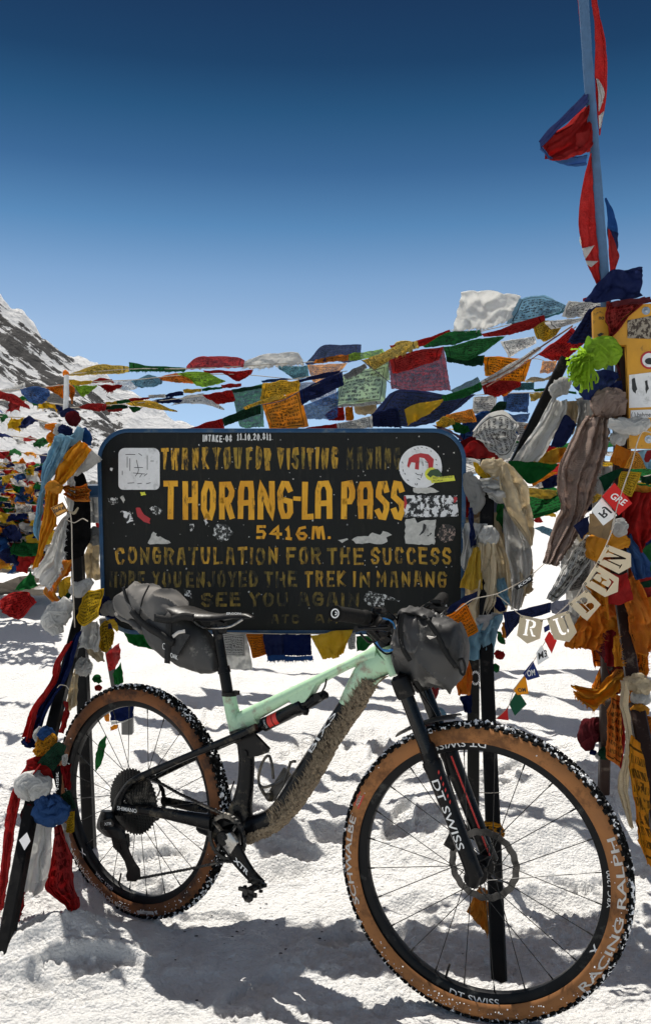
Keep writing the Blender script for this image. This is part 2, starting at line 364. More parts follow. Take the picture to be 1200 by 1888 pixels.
def tassel(label, c, reg, ctr, d, n, L, dirs, wd=.006, group=None):
    """a bunch of cloth strips bursting out of a knot; dirs is a list of (angle, spread)"""
    rr = random.Random(77); (px, py), = pts(reg, ctr); c0 = P(px, py, d); mb = MB(); mb.uv = []
    for i in range(n):
        a0, sp_ = dirs[i % len(dirs)]; a = R(a0+rr.gauss(0, sp_)); y = rr.gauss(0, .45); t = Vector((math.cos(a), -abs(y) if rr.random() < .8 else y, math.sin(a))).normalized()
        l = L*rr.uniform(.55, 1.1); q = c0+Vector((rr.uniform(-.012,.012), rr.uniform(-.012,.012), rr.uniform(-.010,.010))); s = Vector((t.z, 0, -t.x)); s = s.normalized() if s.length > .1 else Vector((1,0,0)); b = len(mb.v); w = wd*rr.uniform(.6, 1.4)
        for k in range(9):
            u = k/8; z = q+t*l*u-Vector((0,0,1))*.030*u*u+Vector((noise.noise(Vector((u*3, i, 0))), noise.noise(Vector((u*3, i, 7))), noise.noise(Vector((u*3, i, 3)))))*.016*u
            s2 = (s*math.cos(u*2+i)+Vector((0,1,0))*math.sin(u*2+i))*w
            mb.v += [z-s2, z+s2]; mb.uv += [(0, u), (1, u)]
        for k in range(8): mb.f.append((b+2*k, b+2*k+1, b+2*k+3, b+2*k+2)); mb.m.append(0)
    o = mb.build('cloth_tassel', cloth_mat(c), None, fix=False, ang=0)
    return tag(o, label, 'tassel', group)
# ---------------------------------------------------------------- lettering
def glyphs(s, off=0., sp=1., sub=0.):
    cu = bpy.data.curves.new('lettering', 'FONT'); cu.body = s; cu.size = 1; cu.offset = off; cu.resolution_u = 3; cu.space_character = sp
    o = bpy.data.objects.new('lettering', cu); me = bpy.data.meshes.new_from_object(o)
    if sub:
        bm = bmesh.new(); bm.from_mesh(me); bmesh.ops.triangulate(bm, faces=bm.faces)
        for _ in range(5):
            ed = [e for e in bm.edges if e.calc_length() > sub]
            if not ed: break
            bmesh.ops.subdivide_edges(bm, edges=ed, cuts=1); bmesh.ops.triangulate(bm, faces=[f for f in bm.faces if len(f.verts) > 3])
        bm.to_mesh(me); bm.free()
    vs = [v.co.copy() for v in me.vertices]; fs = [tuple(p.vertices) for p in me.polygons]
    bpy.data.objects.remove(o); bpy.data.curves.remove(cu); bpy.data.meshes.remove(me)
    x0 = min(v.x for v in vs); x1 = max(v.x for v in vs)
    return [Vector(((v.x-x0), v.y, 0)) for v in vs], fs, x1-x0
def lettering(s, fn, mat, parent, name='lettering', off=0., sp=1., label=None, sub=0.):
    """fn(x in 0..1, y in cap heights) -> point"""
    vs, fs, w = glyphs(s, off, sp, sub)
    mb = MB(); mb.add([fn(v.x/w, v.y/.73) for v in vs], fs)
    o = mb.build(name, mat, parent, smooth=False, fix=False)
    if label: o['label'] = label
    return o
GL = {  # hand-painted stroke letters on a 0..1 grid, y up
 'A':['0,0 .3,1 .7,1 1,0','.15,.38 .85,.38'],'a':['0,0 0,.8 .2,1 .8,1 1,.8 1,0','0,.42 1,.42'],'B':['0,0 0,1 .8,1 .9,.75 .7,.52 0,.52','.7,.52 1,.3 .85,0 0,0'],'C':['1,.82 .75,1 .25,1 0,.75 0,.25 .25,0 .75,0 1,.18'],
 'D':['0,0 0,1 .7,1 1,.7 1,.3 .7,0 0,0'],'E':['1,1 0,1 0,0 1,0','0,.52 .8,.52'],'F':['1,1 0,1 0,0','0,.5 .8,.5'],'G':['1,.82 .75,1 .25,1 0,.75 0,.25 .25,0 .8,0 1,.15 1,.48 .55,.48'],
 'H':['0,0 0,1','1,0 1,1','0,.5 1,.5'],'I':['.5,0 .5,1'],'J':['1,1 1,.25 .75,0 .25,0 0,.2'],'K':['0,0 0,1','1,1 0,.45 1,0'],'L':['0,1 0,0 1,0'],'M':['0,0 .05,1 .5,.35 .95,1 1,0'],
 'N':['0,0 0,1 1,0 1,1'],'O':['.3,0 0,.25 0,.75 .3,1 .7,1 1,.75 1,.25 .7,0 .3,0'],'P':['0,0 0,1 .75,1 1,.8 1,.6 .75,.45 0,.45'],'R':['0,0 0,1 .75,1 1,.8 1,.65 .75,.5 0,.5','.5,.5 1,0'],
 'S':['1,.82 .75,1 .25,1 0,.8 .05,.62 .9,.4 1,.2 .75,0 .25,0 0,.18'],'T':['0,1 1,1','.5,1 .5,0'],'U':['0,1 0,.25 .25,0 .75,0 1,.25 1,1'],'V':['0,1 .5,0 1,1'],'W':['0,1 .2,0 .5,.6 .8,0 1,1'],'Y':['0,1 .5,.5 1,1','.5,.5 .5,0'],
 'm':['0,0 .1,1 .35,1 .5,.1','.5,.1 .6,.95 .85,1 .95,0'],'5':['.95,1 .1,1 .05,.55 .7,.6 1,.35 .8,0 0,0'],'4':['.75,0 .75,1 0,.35 1,.35'],'1':['.2,.8 .55,1 .55,0','.2,0 .9,0'],'6':['.9,1 .3,.9 0,.4 .25,0 .8,0 1,.25 .75,.5 .1,.42'],
 '-':['0,.5 1,.5'],'.':['.2,.02 .45,.02'],'8':['.5,.52 .1,.75 .5,1 .9,.75 .5,.52 0,.25 .5,0 1,.25 .5,.52'],'0':['.5,0 0,.3 0,.7 .5,1 1,.7 1,.3 .5,0'],'2':['0,.8 .5,1 1,.75 0,0 1,0'],'X':['0,0 1,1','0,1 1,0'],'Q':['.3,0 0,.25 0,.75 .3,1 .7,1 1,.75 1,.25 .7,0 .3,0','.6,.3 1,-.1']}
def strokes(mb, ch, x0, y0, w, h, th, fn, rr, dz, skew=0., taper=0.):
    """painted strokes of one letter in picture millimetres; fn(x, y, depth) -> point"""
    for st in GL[ch]:
        p = [Vector((x0+float(a)*w+float(b)*skew, y0+float(b)*h, 0)) for a, b in (q.split(',') for q in st.split())]
        p = [q+Vector((rr.uniform(-1,1), rr.uniform(-1,1), 0))*th*.12 for q in p]
        den = [p[0]-(p[1]-p[0]).normalized()*th*.45]
        for a, b in zip(p, p[1:]):
            k = max(1, int((b-a).length/(th*1.2)))
            for i in range(1, k+1): den.append(a.lerp(b, i/k))
        den[-1] = den[-1]+(den[-1]-den[-2]).normalized()*th*.45
        dz[0] += .00002; L = []; Rr = []
        m = len(den)
        for i in range(m):
            t0 = (den[i]-den[i-1]).normalized() if i else (den[1]-den[0]).normalized()
            t1 = (den[i+1]-den[i]).normalized() if i < m-1 else t0
            t = (t0+t1); t = t.normalized() if t.length > .1 else t0
            nn = Vector((-t.y, t.x, 0)); mi = min(1.5, 1/max(.5, nn.dot(Vector((-t0.y, t0.x, 0)))))
            wd = th/2*mi*(1+rr.uniform(-.06,.06))*(1-taper*max(0, (y0+h-den[i].y)/h))
            L.append(den[i]+nn*wd); Rr.append(den[i]-nn*wd)
        b = len(mb.v)
        mb.v += [fn(q.x, q.y, dz[0]) for q in L]+[fn(q.x, q.y, dz[0]) for q in Rr]
        for i in range(m-1): mb.f.append((b+i, b+m+i, b+m+i+1, b+i+1)); mb.m.append(0)
# ---------------------------------------------------------------- snow
def snow_mat(name, big=1.):  # crusty, wind packed
    t = NT(name); c = t.co()
    n1 = t.noise(c, 3.2, 6, .65); n2 = t.noise(c, 34., 8, .74); n3 = t.noise(c, 210., 4, .75); vo = t.n('ShaderNodeTexVoronoi'); t.l(t.map(c), vo.inputs['Vector']); vo.inputs['Scale'].default_value = 95.
    h = t.math('ADD', t.math('ADD', t.math('MULTIPLY', n2, .55), t.math('MULTIPLY', n1, .8)), t.math('ADD', t.math('MULTIPLY', n3, .16), t.math('MULTIPLY', vo.outputs[0], -.22)))
    k = t.mix(n2, (.70,.70,.69), (.85,.845,.83))
    return t.done(t.bsdf(k, .55, 0, .22, t.bump(h, 1., .032*big)))
SNOW = snow_mat('snow')
def fbm(x, y, z, o=4):
    s = 0; a = 1; f = 1
    for _ in range(o): s += a*noise.noise(Vector((x*f, y*f, z+f))); a *= .52; f *= 2.05
    return s
def ground_h(x, y):
    sl = .16*max(0, y-3.3) - .05*max(0, y-14) if y < 24 else .16*20.7-.05*10-(y-24)*.12
    h = sl
    h += .13*math.exp(-((x+.82)**2/.09+(y-3.2)**2/.10))
    h += .11*math.exp(-((x+.74)**2/.030+(y-2.60)**2/.03))
    h += .07*math.exp(-((x-.5)**2/.05+(y-3.5)**2/.2))
    h += .2*math.exp(-((x-1.3)**2/.5+(y-3.9)**2/.2))
    h += .85*math.exp(-((x-4.2)**2/9+(y-13.5)**2/14))
    return h
def snow_h(x, y):
    far = max(0, min(1, (y-2.5)/8))
    h = ground_h(x, y)
    h += .016*fbm(x*2.4, y*2.4, 1.3, 3)+.011*fbm(x*8, y*8, 4.1, 4)
    lm = max(0, noise.noise(Vector((x*1.3+5, y*1.3, 8))))
    h += lm*.05*abs(fbm(x*6, y*6, 7.7, 4))
    if abs(x) < 2.2 and y < 4.6:
        ro = .35+.9*max(0, noise.noise(Vector((x*1.7, y*1.7, 12)))+.25)
        q = Vector((x+.012*noise.noise(Vector((x*30, y*30, 5))), y+.012*noise.noise(Vector((x*30, y*30, 9))), .3))
        v1 = noise.noise(q*26, noise_basis='VORONOI_F1'); v2 = noise.noise(q*58, noise_basis='VORONOI_F1')
        h += .014*noise.noise(Vector((x*5.5, y*5.5, 40)))+.95*ro*(.010*(1-2.2*abs(noise.noise(Vector((x*15, y*15, 21)))))-.013*v1*(noise.noise(Vector((x*7, y*7, 3)))+.6)-.010*v2+.005*noise.noise(Vector((x*33, y*33, 2))))
    h += far*.25*noise.noise(Vector((x*.35, y*.35, 3)))
    # a churned hollow and old footprints round the bike, flattened where the wheels stand
    for cx_, cy_, r_, d_ in ((.15,2.75,.11,.035),(.32,2.95,.10,.03),(-.15,3.3,.12,.04),(.05,3.6,.13,.05),(.6,3.2,.13,.05),(-.35,2.45,.1,.02),(.75,3.0,.12,.05),(-.3,3.9,.14,.06),(.3,4.1,.15,.06)):
        rr = ((x-cx_)**2+(y-cy_)**2*1.6)/(r_*r_)
        if rr < 4: h -= d_*math.exp(-rr)-.4*d_*math.exp(-(rr-1.3)**2*3)
    return h
def grid(name, xs, ys, fn, mat):
    mb = MB(); n = len(xs)
    for y in ys:
        for x in xs: mb.v.append(Vector((x, y, fn(x, y))))
    for j in range(len(ys)-1):
        for i in range(n-1): mb.f.append((j*n+i, j*n+i+1, (j+1)*n+i+1, (j+1)*n+i)); mb.m.append(0)
    return tag(mb.build(name, mat, None, fix=False, ang=0), kind='structure')
def steps(a, b, fine):
    o = [a]
    while o[-1] < b:
        y = o[-1]
        s = fine if -1.6 < y < 3.9 else fine+max(y-3.9, -1.6-y)*.045
        o.append(y+s)
    return o
def span(lo, hi, f0, f1, fine, g):
    mid = []; x = f0
    while x < f1: mid.append(x); x += fine
    up = []; s = fine
    while x < hi: up.append(x); s *= g; x += s
    up.append(hi); dn = []; x = f0; s = fine
    while x > lo: s *= g; x -= s; dn.append(max(x, lo))
    return dn[::-1]+mid+up
hubs = [(-.590, 2.91), (.378, 2.27)]
rfp = random.Random(31); PRINTS = []
for _ in range(46):
    PRINTS.append((rfp.uniform(-1.1, 1.5), rfp.uniform(2.35, 5.2), rfp.uniform(0, 3.14), rfp.uniform(.010, .030)))
def snow_final(x, y):
    h = snow_h(x, y)
    if abs(x) < 1.8 and 2.1 < y < 5.6:
        for a, b, an, dp in PRINTS:
            dx, dy = x-a, y-b
            if dx*dx+dy*dy < .06:
                u = (dx*math.cos(an)+dy*math.sin(an))/.145; v = (-dx*math.sin(an)+dy*math.cos(an))/(.052-.010*u if abs(u) < 1.6 else .05)
                r = (abs(u)**2.6+abs(v)**2.6)**.385
                if r < 1.5:
                    h -= dp*max(0, min(1, (1.05-r)/.16))*(1+.15*math.sin(u*24)) - dp*.35*math.exp(-((r-1.18)/.13)**2)
    for a, b, c, d in ((-1.0, 2.43, -.52, 2.36), (-.9, 2.50, -.45, 2.52), (.1, 2.30, -.5, 2.28)):
        L2 = (c-a)**2+(d-b)**2; t = ((x-a)*(c-a)+(y-b)*(d-b))/L2
        if 0 < t < 1:
            q = abs((x-a)*(d-b)-(y-b)*(c-a))/L2**.5
            if q < .035: h -= (.009+.004*math.sin(t*L2**.5*6.283/.022+q*60))*min(1, (.035-q)/.01)*min(1, t*6, (1-t)*6)
    for a, b in hubs:
        r = math.hypot(x-a, y-b); w = math.exp(-(r/.13)**2); h = h*(1-w)+w*.006
    return h
grid('snow_ground', span(-60, 60, -1.3, 1.35, .0078, 1.06), span(-30, 60, 2.15, 4.0, .0078, 1.05), snow_final, SNOW)
# ---------------------------------------------------------------- mountain
def ridge(x):                                        # crest height over the line of sight, in photograph pixels above the horizon
    tb = [(-900,420),(-500,640),(-250,560),(-60,545),(0,478),(20,452),(45,438),(70,410),(100,385),(130,362),(160,350),(180,345),(205,322),(240,300),(270,285),(295,262),(320,250),(350,235),(380,222),(440,190),(520,150),(700,90),(1000,60),(1500,90),(2400,200)]
    for (a, b), (c, d) in zip(tb, tb[1:]):
        if a <= x <= c: return b+(d-b)*(x-a)/(c-a)
    return 60
def mountain():
    t = NT('mountain_rock'); c = t.co(); g = t.n('ShaderNodeNewGeometry')
    rot = t.n('ShaderNodeMapping'); t.l(c, rot.inputs[0]); rot.inputs['Rotation'].default_value = (0, R(-37), 0)
    st = t.map(rot.outputs[0], (.22, .5, 1.9)); n1 = t.noise(st, .075, 9, .72); n2 = t.noise(c, .25, 7, .7); n4 = t.noise(t.map(c, (1,1,1), (40,0,0)), .03, 5, .6)
    s = t.n('ShaderNodeSeparateXYZ'); t.l(g.outputs['Normal'], s.inputs[0]); s2 = t.n('ShaderNodeSeparateXYZ'); t.l(rot.outputs[0], s2.inputs[0])
    zz = t.math('ADD', s2.outputs[2], t.math('MULTIPLY', t.math('SUBTRACT', n4, .5), 34.))
    band = t.math('SUBTRACT', 1., t.math('MINIMUM', t.math('ABSOLUTE', t.math('DIVIDE', t.math('ADD', zz, 10.), 13.)), 1.))
    f = t.math('ADD', t.math('MULTIPLY', n1, .95), t.math('MULTIPLY', n2, .30))
    f = t.math('ADD', f, t.math('MULTIPLY', s.outputs[2], -.16)); f = t.math('ADD', f, t.math('MULTIPLY', band, .19)); f = t.math('SUBTRACT', f, t.rng(s2.outputs[0], -150., -70., 0., .10))
    rock = t.mix(n2, (.010,.010,.011), (.058,.057,.060))
    k = t.mix(t.rng(f, .572, .596), (.80,.81,.83), rock)
    m = t.done(t.bsdf(k, .8, 0, .15, t.bump(t.math('ADD', n2, n1), 1., 6.)))
    D0 = 420; mb = MB(); NX, NY = 260, 90
    for j in range(NY+1):
        v = j/NY
        for i in range(NX+1):
            px = -900+3300*i/NX if not (70 <= i <= 190) else None
            px = -900+ (i/70)*850 if i < 70 else (-50+(i-70)/120*520 if i <= 190 else 470+(i-190)/70*1930)
            d = D0*(.42+.58*v)
            top = ridge(px)
            x = (px-CX)*D0/FPX
            z0 = top*D0/FPX
            prof = v**1.25
            z = z0*prof + (1-v)*2.
            spur = abs(noise.noise(Vector((x*.025+v*1.3, v*1.6, 3))))*2-.5
            z += (spur*16*math.sin(math.pi*v)**.8)*min(1, z0/70) + 3.0*fbm(x*.06, d*.05, 2, 5)*(v*.9+.1) + 2.2*(abs(noise.noise(Vector((x*.14, d*.10, 5))))-.3)*v
            yy = d+ (spur*22*math.sin(math.pi*v))
            mb.v.append(Vector((x*(d/D0)**.35, yy, z+CAMZ)))
    n = NX+1
    for j in range(NY):
        for i in range(NX): mb.f.append((j*n+i, j*n+i+1, (j+1)*n+i+1, (j+1)*n+i)); mb.m.append(0)
    # the far side falls away so the crest has depth
    b = len(mb.v)
    for i in range(n): q = mb.v[NY*n+i]; mb.v.append(Vector((q.x, q.y+160, -20)))
    for i in range(NX): mb.f.append((NY*n+i, NY*n+i+1, b+i+1, b+i)); mb.m.append(0)
    tag(mb.build('mountain', m, None, fix=False, ang=0), kind='structure')
mountain()
grid('snowfield', [-400+i*20 for i in range(41)], [58+i*15 for i in range(40)], lambda x, y: -4.0-(y-58)*.01+1.5*fbm(x*.01, y*.01, 3, 3), SNOW)
# ================================================================ the pass sign
pa, pb = P(185, HY, 3.25), P(855, HY, 3.10)
SF = Frame(Vector((pa.x, pa.y, 0)), math.atan2(pb.y-pa.y, pb.x-pa.x))
BLACKP = plain('black_paint', (.005,.005,.005), .5, 0, .15, .4, 30, .3, .003, dirt=(.04,.036,.03), damt=.12)
BROWNP = plain('brown_paint', (.022,.010,.007), .5, 0, .2, .4, 30, .3, .003, dirt=(.12,.09,.07), damt=.2)
BLUEP = plain('blue_rim_paint', (.012,.06,.14), .5, 0, .4, .4, 30, .3, .002, dirt=(.10,.14,.17), damt=.25)
def board_mat():
    t = NT('board_paint'); c = t.co()
    n1 = t.noise(t.map(c, (8,1,1.6)), 6, 6, .65); n2 = t.noise(c, 4.5, 5, .6); n3 = t.noise(c, 60, 4, .7)
    k = t.mix(t.rng(n2, .35, .7), (.0025,.003,.003), (.011,.012,.0095))
    k = t.mix(t.rng(n1, .55, .8, 0, .7), k, (.024,.024,.018))
    k = t.mix(t.rng(n3, .70, .78, 0, .5), k, (.09,.085,.07))
    return t.done(t.bsdf(k, t.rng(n2, .3, .7, .45, .7), 0, .25, t.bump(t.math('ADD', n1, t.math('MULTIPLY', n3, .4)), .5, .003)))
BOARD = board_mat()
def letter_mat(name, a, b, worn):
    t = NT(name); c = t.co(); n1 = t.noise(t.map(c, (3,1,1)), 22, 6, .7); n2 = t.noise(c, 9, 3, .5)
    k = t.mix(t.rng(n2, .35, .65), a, b); k = t.mix(t.rng(n1, worn-.08, worn+.10), k, (.012,.013,.010))
    return t.done(t.bsdf(k, .6, 0, .3, t.bump(n1, .4, .002)))
OCHRE = letter_mat('ochre_letter_paint', (.80,.41,.03), (.62,.27,.015), .64)
WORN = letter_mat('worn_letter_paint', (.62,.33,.03), (.26,.18,.025), .52)
FAINT = letter_mat('faint_letter_paint', (.30,.20,.03), (.12,.09,.02), .46)
CHALK = plain('white_marker', (.7,.7,.68), .8)
sign = empty('pass_sign', SF.o, SF.a, 'black painted board with ochre lettering and blue rim on black steel legs in the snow', 'sign')
def sp(px, py, y=0.): return SF.at(px, py, y)
def rounded(x0, y0, x1, y1, r, n=10):
    o = []
    for cx, cy, a0 in ((x0+r[0], y0+r[0], 180), (x1-r[1], y0+r[1], 270), (x1-r[2], y1-r[2], 0), (x0+r[3], y1-r[3], 90)):
        rad = r[(0 if a0 == 180 else 1 if a0 == 270 else 2 if a0 == 0 else 3)]
        for i in range(n+1):
            a = R(a0+90*i/n); o.append((cx+rad*math.cos(a), cy+rad*math.sin(a)))
    return o
ol = rounded(187, 797, 853, 1163, (54,54,48,54))
ol = [(x+(10*(y-797)/366 if x < 300 else -3*(y-797)/366 if x > 760 else 0), y) for x, y in ol]
poly = [sp(x, y) for x, y in ol]
MB().prism(poly, (0,-.014,0), (0,.014,0)).build('board', BOARD, sign, smooth=False)
rim = MB(); cen = sum(poly, Vector())/len(poly); m = len(poly)
pr = [(-.003,-.020),(.006,-.021),(.011,-.018),(.012,.017),(.006,.021),(-.003,.020)]
for i in range(m):
    t = (poly[(i+1)%m]-poly[i-1]).normalized(); nn = Vector((t.z, 0, -t.x))
    if nn.dot(poly[i]-cen) < 0: nn = -nn
    for a, b in pr: rim.v.append(poly[i]+nn*a+Vector((0, b, 0)))
k = len(pr)
for i in range(m):
    for j in range(k): rim.f.append((i*k+j, i*k+(j+1)%k, ((i+1)%m)*k+(j+1)%k, ((i+1)%m)*k+j)); rim.m.append(0)
rim.build('rim', BLUEP, sign)
def word(mb, s, x0, x1, y0, y1, th, rr, dz, gap=.28, skew=0., taper=0., jit=.04):
    n = len(s); nar = {'I': .35, '-': .5, '.': .4, '1': .7}
    ws = [nar.get(c, 1.15 if c in 'MW' else 1) for c in s]; tot = sum(ws)+gap*(n-1)
    u = (x1-x0)/tot; x = x0; h = y0-y1
    for c, w in zip(s, ws):
        if c != ' ':
            j = rr.uniform(-jit, jit)*abs(h)
            strokes(mb, c, x+th/2, -y1-abs(y0-y1)*0+j, w*u-th, abs(y1-y0), th, lambda a, b, d: sp(a, -b, -.0146-d), rr, dz, skew*abs(h), taper)
        x += (w+gap)*u
rr = random.Random(3); dz = [0.]
def line(words, y0, y1, th, mat, label=None, **kw):
    mb = MB()
    for s, x0, x1 in words: word(mb, s, x0, x1, y0+th/2, y1-th/2, th, rr, dz, **kw)
    o = mb.build('lettering', mat, sign, smooth=False, fix=False)
    if label: o['label'] = label
line([('THANK',297,386),('YOU',392,446),('FOR',453,500),('VISITING',511,624)], 825, 866, 7.5, WORN, 'tall narrow ochre first line', taper=.45)
line([('MANANG',638,738)], 825, 866, 6.5, FAINT, 'faded last word of the first line', taper=.5)
line([('T',301,330),('H',336,364),('O',372,398),('R',405,433),('a',439,470),('N',476,506),('G',512,540),('L',556,578),('a',582,612),('P',629,655),('a',659,688),('S',692,718),('S',721,746)], 887, 958, 10.5, OCHRE, 'big blocky ochre name of the pass', jit=.0)
line([('-',540,555)], 914, 924, 8, OCHRE, 'hyphen of the big name')
line([('5',472,491),('4',496,520),('1',524,539),('6',546,566),('m',574,600),('.',603,612)], 969, 995, 5.2, OCHRE, 'small altitude line')
line([('CONGRATULATION',213,512),('FOR',528,592),('THE',603,670),('SUCCESS',683,832)], 1009, 1041, 6, WORN, 'ochre line of congratulation', taper=.3)
line([('HOPE',203,268),('YOU',280,335),('ENJOYED',343,475),('THE',487,548)], 1053, 1083, 5.5, FAINT, 'faded left half of the trek line')
line([('TREK',561,637),('IN',650,682),('MANANG',693,823)], 1053, 1083, 5.5, WORN, 'clearer right half of the trek line', taper=.3)
line([('SEE',372,445),('YOU',460,530),('AGAIN',550,662)], 1092, 1118, 5.5, FAINT, 'faint farewell line')
line([('ATC',500,552),('AA',580,622)], 1133, 1150, 4, FAINT, 'nearly worn off last line')
line([('INTAKE-08',374,428),], 802, 815, 2.2, CHALK, 'small white handwriting along the top', jit=.1)
line([('11.10.20.811',437,500)], 799, 812, 2.2, CHALK, 'small white date along the top', jit=.1)
STW = plain('sticker_white', (.74,.74,.74), .45, 0, .4, .2, 60, .1, .001, dirt=(.4,.4,.39), damt=.2)
STG = plain('sticker_torn', (.55,.54,.50), .7, 0, .3, .5, 60, .2, .001, dirt=(.08,.08,.08), damt=.35)
STK = plain('sticker_black', (.02,.02,.02), .5); STR = plain('sticker_red', (.45,.02,.025), .5); STY = plain('sticker_yellow', (.72,.72,.05), .5); STGR = plain('sticker_green', (.03,.07,.02), .5)
def collage(name, th, a, b, sc=46):
    t = NT(name); c = t.co(); n1 = t.noise(t.map(c, (1.4,1,1)), sc, 5, .7)
    return t.done(t.bsdf(t.mix(t.rng(n1, th-.02, th+.02), a, b), .5, 0, .3))
COLL = collage('sticker_collage', .51, (.02,.02,.02), (.72,.72,.72)); SCR = collage('scraped_paint', .54, (.025,.026,.024), (.62,.62,.6), 90)
def sticker(xy, mat, label=None, y=-.0152, th=.0008, parent=None, f=sp, name='sticker'):
    q = [f(a, b, y) for a, b in xy]
    o = MB().prism(q, (0,-th,0), (0,0,0)).build(name, mat, parent or sign, smooth=False)
    if label: o['label'] = label
    return o
def circ(cx, cy, r, n=32, ry=None, jag=0, a0=0, a1=360): return [(cx+(r*(1+random.uniform(-jag, jag)))*math.cos(R(a0+(a1-a0)*i/n)), cy+(ry or r)*(1+random.uniform(-jag, jag))*math.sin(R(a0+(a1-a0)*i/n))) for i in range(n)]
def rag(reg, s, jag=1.5):                                # outline with a torn edge
    p = pts(reg, s); o = []
    for i in range(len(p)):
        a, b = Vector(p[i]), Vector(p[(i+1)%len(p)]); k = max(2, int((b-a).length/6))
        for j in range(k): q = a.lerp(b, j/k); o.append((q.x+random.uniform(-jag, jag), q.y+random.uniform(-jag, jag)))
    return o
s1 = sticker(rounded(219, 826, 295, 903, (12,12,9,9), 5), STW, 'white square sticker with rounded corners')
mk = MB()
for a in ('232,838 250,838','256,836 262,840','235,842 235,862','240,845 240,868','272,840 272,866','278,850 284,850','252,848 256,866 254,874','248,862 264,862','246,872 268,874','250,878 254,872','258,880 262,874','266,878 272,873','226,868 226,876','236,891 248,890','254,892 262,891','270,892 278,890'):
    p = pts('X', a)
    mk.tube([sp(x, y, -.0162) for x, y in p], .0011, 4)
mk.build('print', STK, sign)
sticker(circ(775, 861, 39.5, 40, jag=.01), STW, 'round white sticker with a red emblem')
sticker(pts('O', '790,250 800,205 830,183 870,175 915,182 945,210 940,262 915,270 912,232 890,205 862,200 858,272 835,268 838,232 815,228 800,262'), STR, None, -.0160, name='emblem')
mk = MB()
for a in ('845,232 862,225','880,225 882,250','895,225 915,232','838,290 850,300 872,302','880,290 870,320','850,322 866,330','830,150 838,155','850,142 856,148','870,140 880,142','900,145 906,150','926,160 930,166','760,225 766,235','765,270 768,282','775,290 780,300','790,330 800,335','835,352 842,362','850,350 848,362','955,210 962,218','958,240 966,245'):
    mk.tube([sp(x, y, -.0162) for x, y in pts('O', a)], .0011, 4)
mk.build('print', STK, sign)
sticker(circ(795, 874, 12), STY, 'small yellow sticker over the round one', -.0168)
sticker(pts('O', '925,318 1062,305 1070,335 932,350'), STY, 'small yellow banner sticker', -.0176)
sticker(pts('O', '905,300 925,275 955,268 968,268 985,285 995,308 960,312 940,305 925,318'), STGR, None, -.0184, name='emblem')
def flat_text(s, fr, x0, x1, y0, y1, yo, mat, parent, off=0., tilt=0., name='lettering', label=None):
    return lettering(s, lambda a, b: fr(x0+(x1-x0)*a, y0-(y0-y1)*b+tilt*a, yo), mat, parent, name, off, label=label)
flat_text('KLETTERWALD', sp, 798, 834, 883, 879.5, -.0187, STK, sign, .01, -2.5); flat_text('KOALA', sp, 798.5, 816, 888, 884.5, -.0187, STK, sign, .01, -1)
sticker(rag('O', '773,422 1083,420 1085,545 773,547', .8), COLL, 'torn black and white collage sticker')
sticker(rag('O', '772,425 785,425 792,470 780,505 773,490'), STR, None, -.0160); sticker(rag('O', '1062,432 1080,428 1080,450 1066,465'), STR, None, -.0160)
sticker(rag('O', '780,560 830,552 850,580 900,560 955,565 952,706 778,705'), STG, 'torn pale paper square')
sticker(rag('O', '890,580 880,620 862,650 872,655 895,625 905,590'), STK, None, -.0160); sticker(rag('O', '905,655 930,640 935,650 910,665'), STK, None, -.0160)
sticker(circ(823, 983, 17, 24, jag=.12), collage('sticker_scuffed', .55, (.03,.028,.025), (.38,.27,.22), 80), 'scuffed round sticker')
sticker(rag('O', '470,682 500,660 570,660 590,640 630,650 650,630 700,650 665,665 680,690 640,702 490,700'), STG, 'torn remnant of white paper')
sticker(rag('O', '385,680 440,675 450,682 410,694'), STG); sticker(rag('O', '825,375 945,380 975,400 940,410 830,405'), STG, 'grey paper scrap under the round sticker')
sticker(rag('O', '535,1025 560,980 610,985 660,1000 750,1032 740,1040 660,1025 660,1065 600,1070 560,1055'), SCR, 'scraped white patch above the handlebar')
sticker(circ(808, 1118, 16, 24, jag=.06), SCR, 'round scuffed grey sticker low on the board')
sticker(rag('N', '305,742 345,668 360,680 370,700 400,700 455,740'), STG, 'torn triangular paper scrap')
sticker(rag('N', '235,525 262,518 285,560 325,592 320,618 290,610 250,580'), STR, 'torn red scrap')
sticker(rag('N', '150,540 200,540 222,600 180,618 165,575', 1), COLL); sticker(rag('N', '140,462 158,440 174,470 165,495'), STG)
sticker(rag('N', '318,520 355,505 402,540 380,570 335,560', 1), SCR); sticker(rag('N', '65,460 125,455 130,490 80,505', 1), SCR)
sticker(circ(411, 981, 17, 22, 16, jag=.2), SCR, 'round scraped patch under the name'); sticker(rag('N', '655,590 672,585 678,615 665,628'), STW); sticker(rag('N', '565,625 590,620 595,650 572,668'), SCR)
sticker(rag('N', '262,425 290,425 300,440 270,448', .6), STY); sticker(rag('N', '78,275 95,275 90,295 80,292', .5), STW); sticker(rag('G', '500,80 550,95 545,130 510,125', 1), SCR)
mk = MB()
rb = random.Random(9)
for i in range(130):
    x, y = rb.uniform(200, 845), rb.uniform(803, 1150); r = rb.uniform(.5, 1.8)
    q = [sp(x+r*math.cos(a)*rb.uniform(.5,1.3), y+r*math.sin(a)*rb.uniform(.5,1.3), -.0149) for a in (0,1.2,2.4,3.6,4.9)]
    mk.add(q, [(0,1,2,3,4)])
mk.build('paint_chips', STG, sign, fix=False)
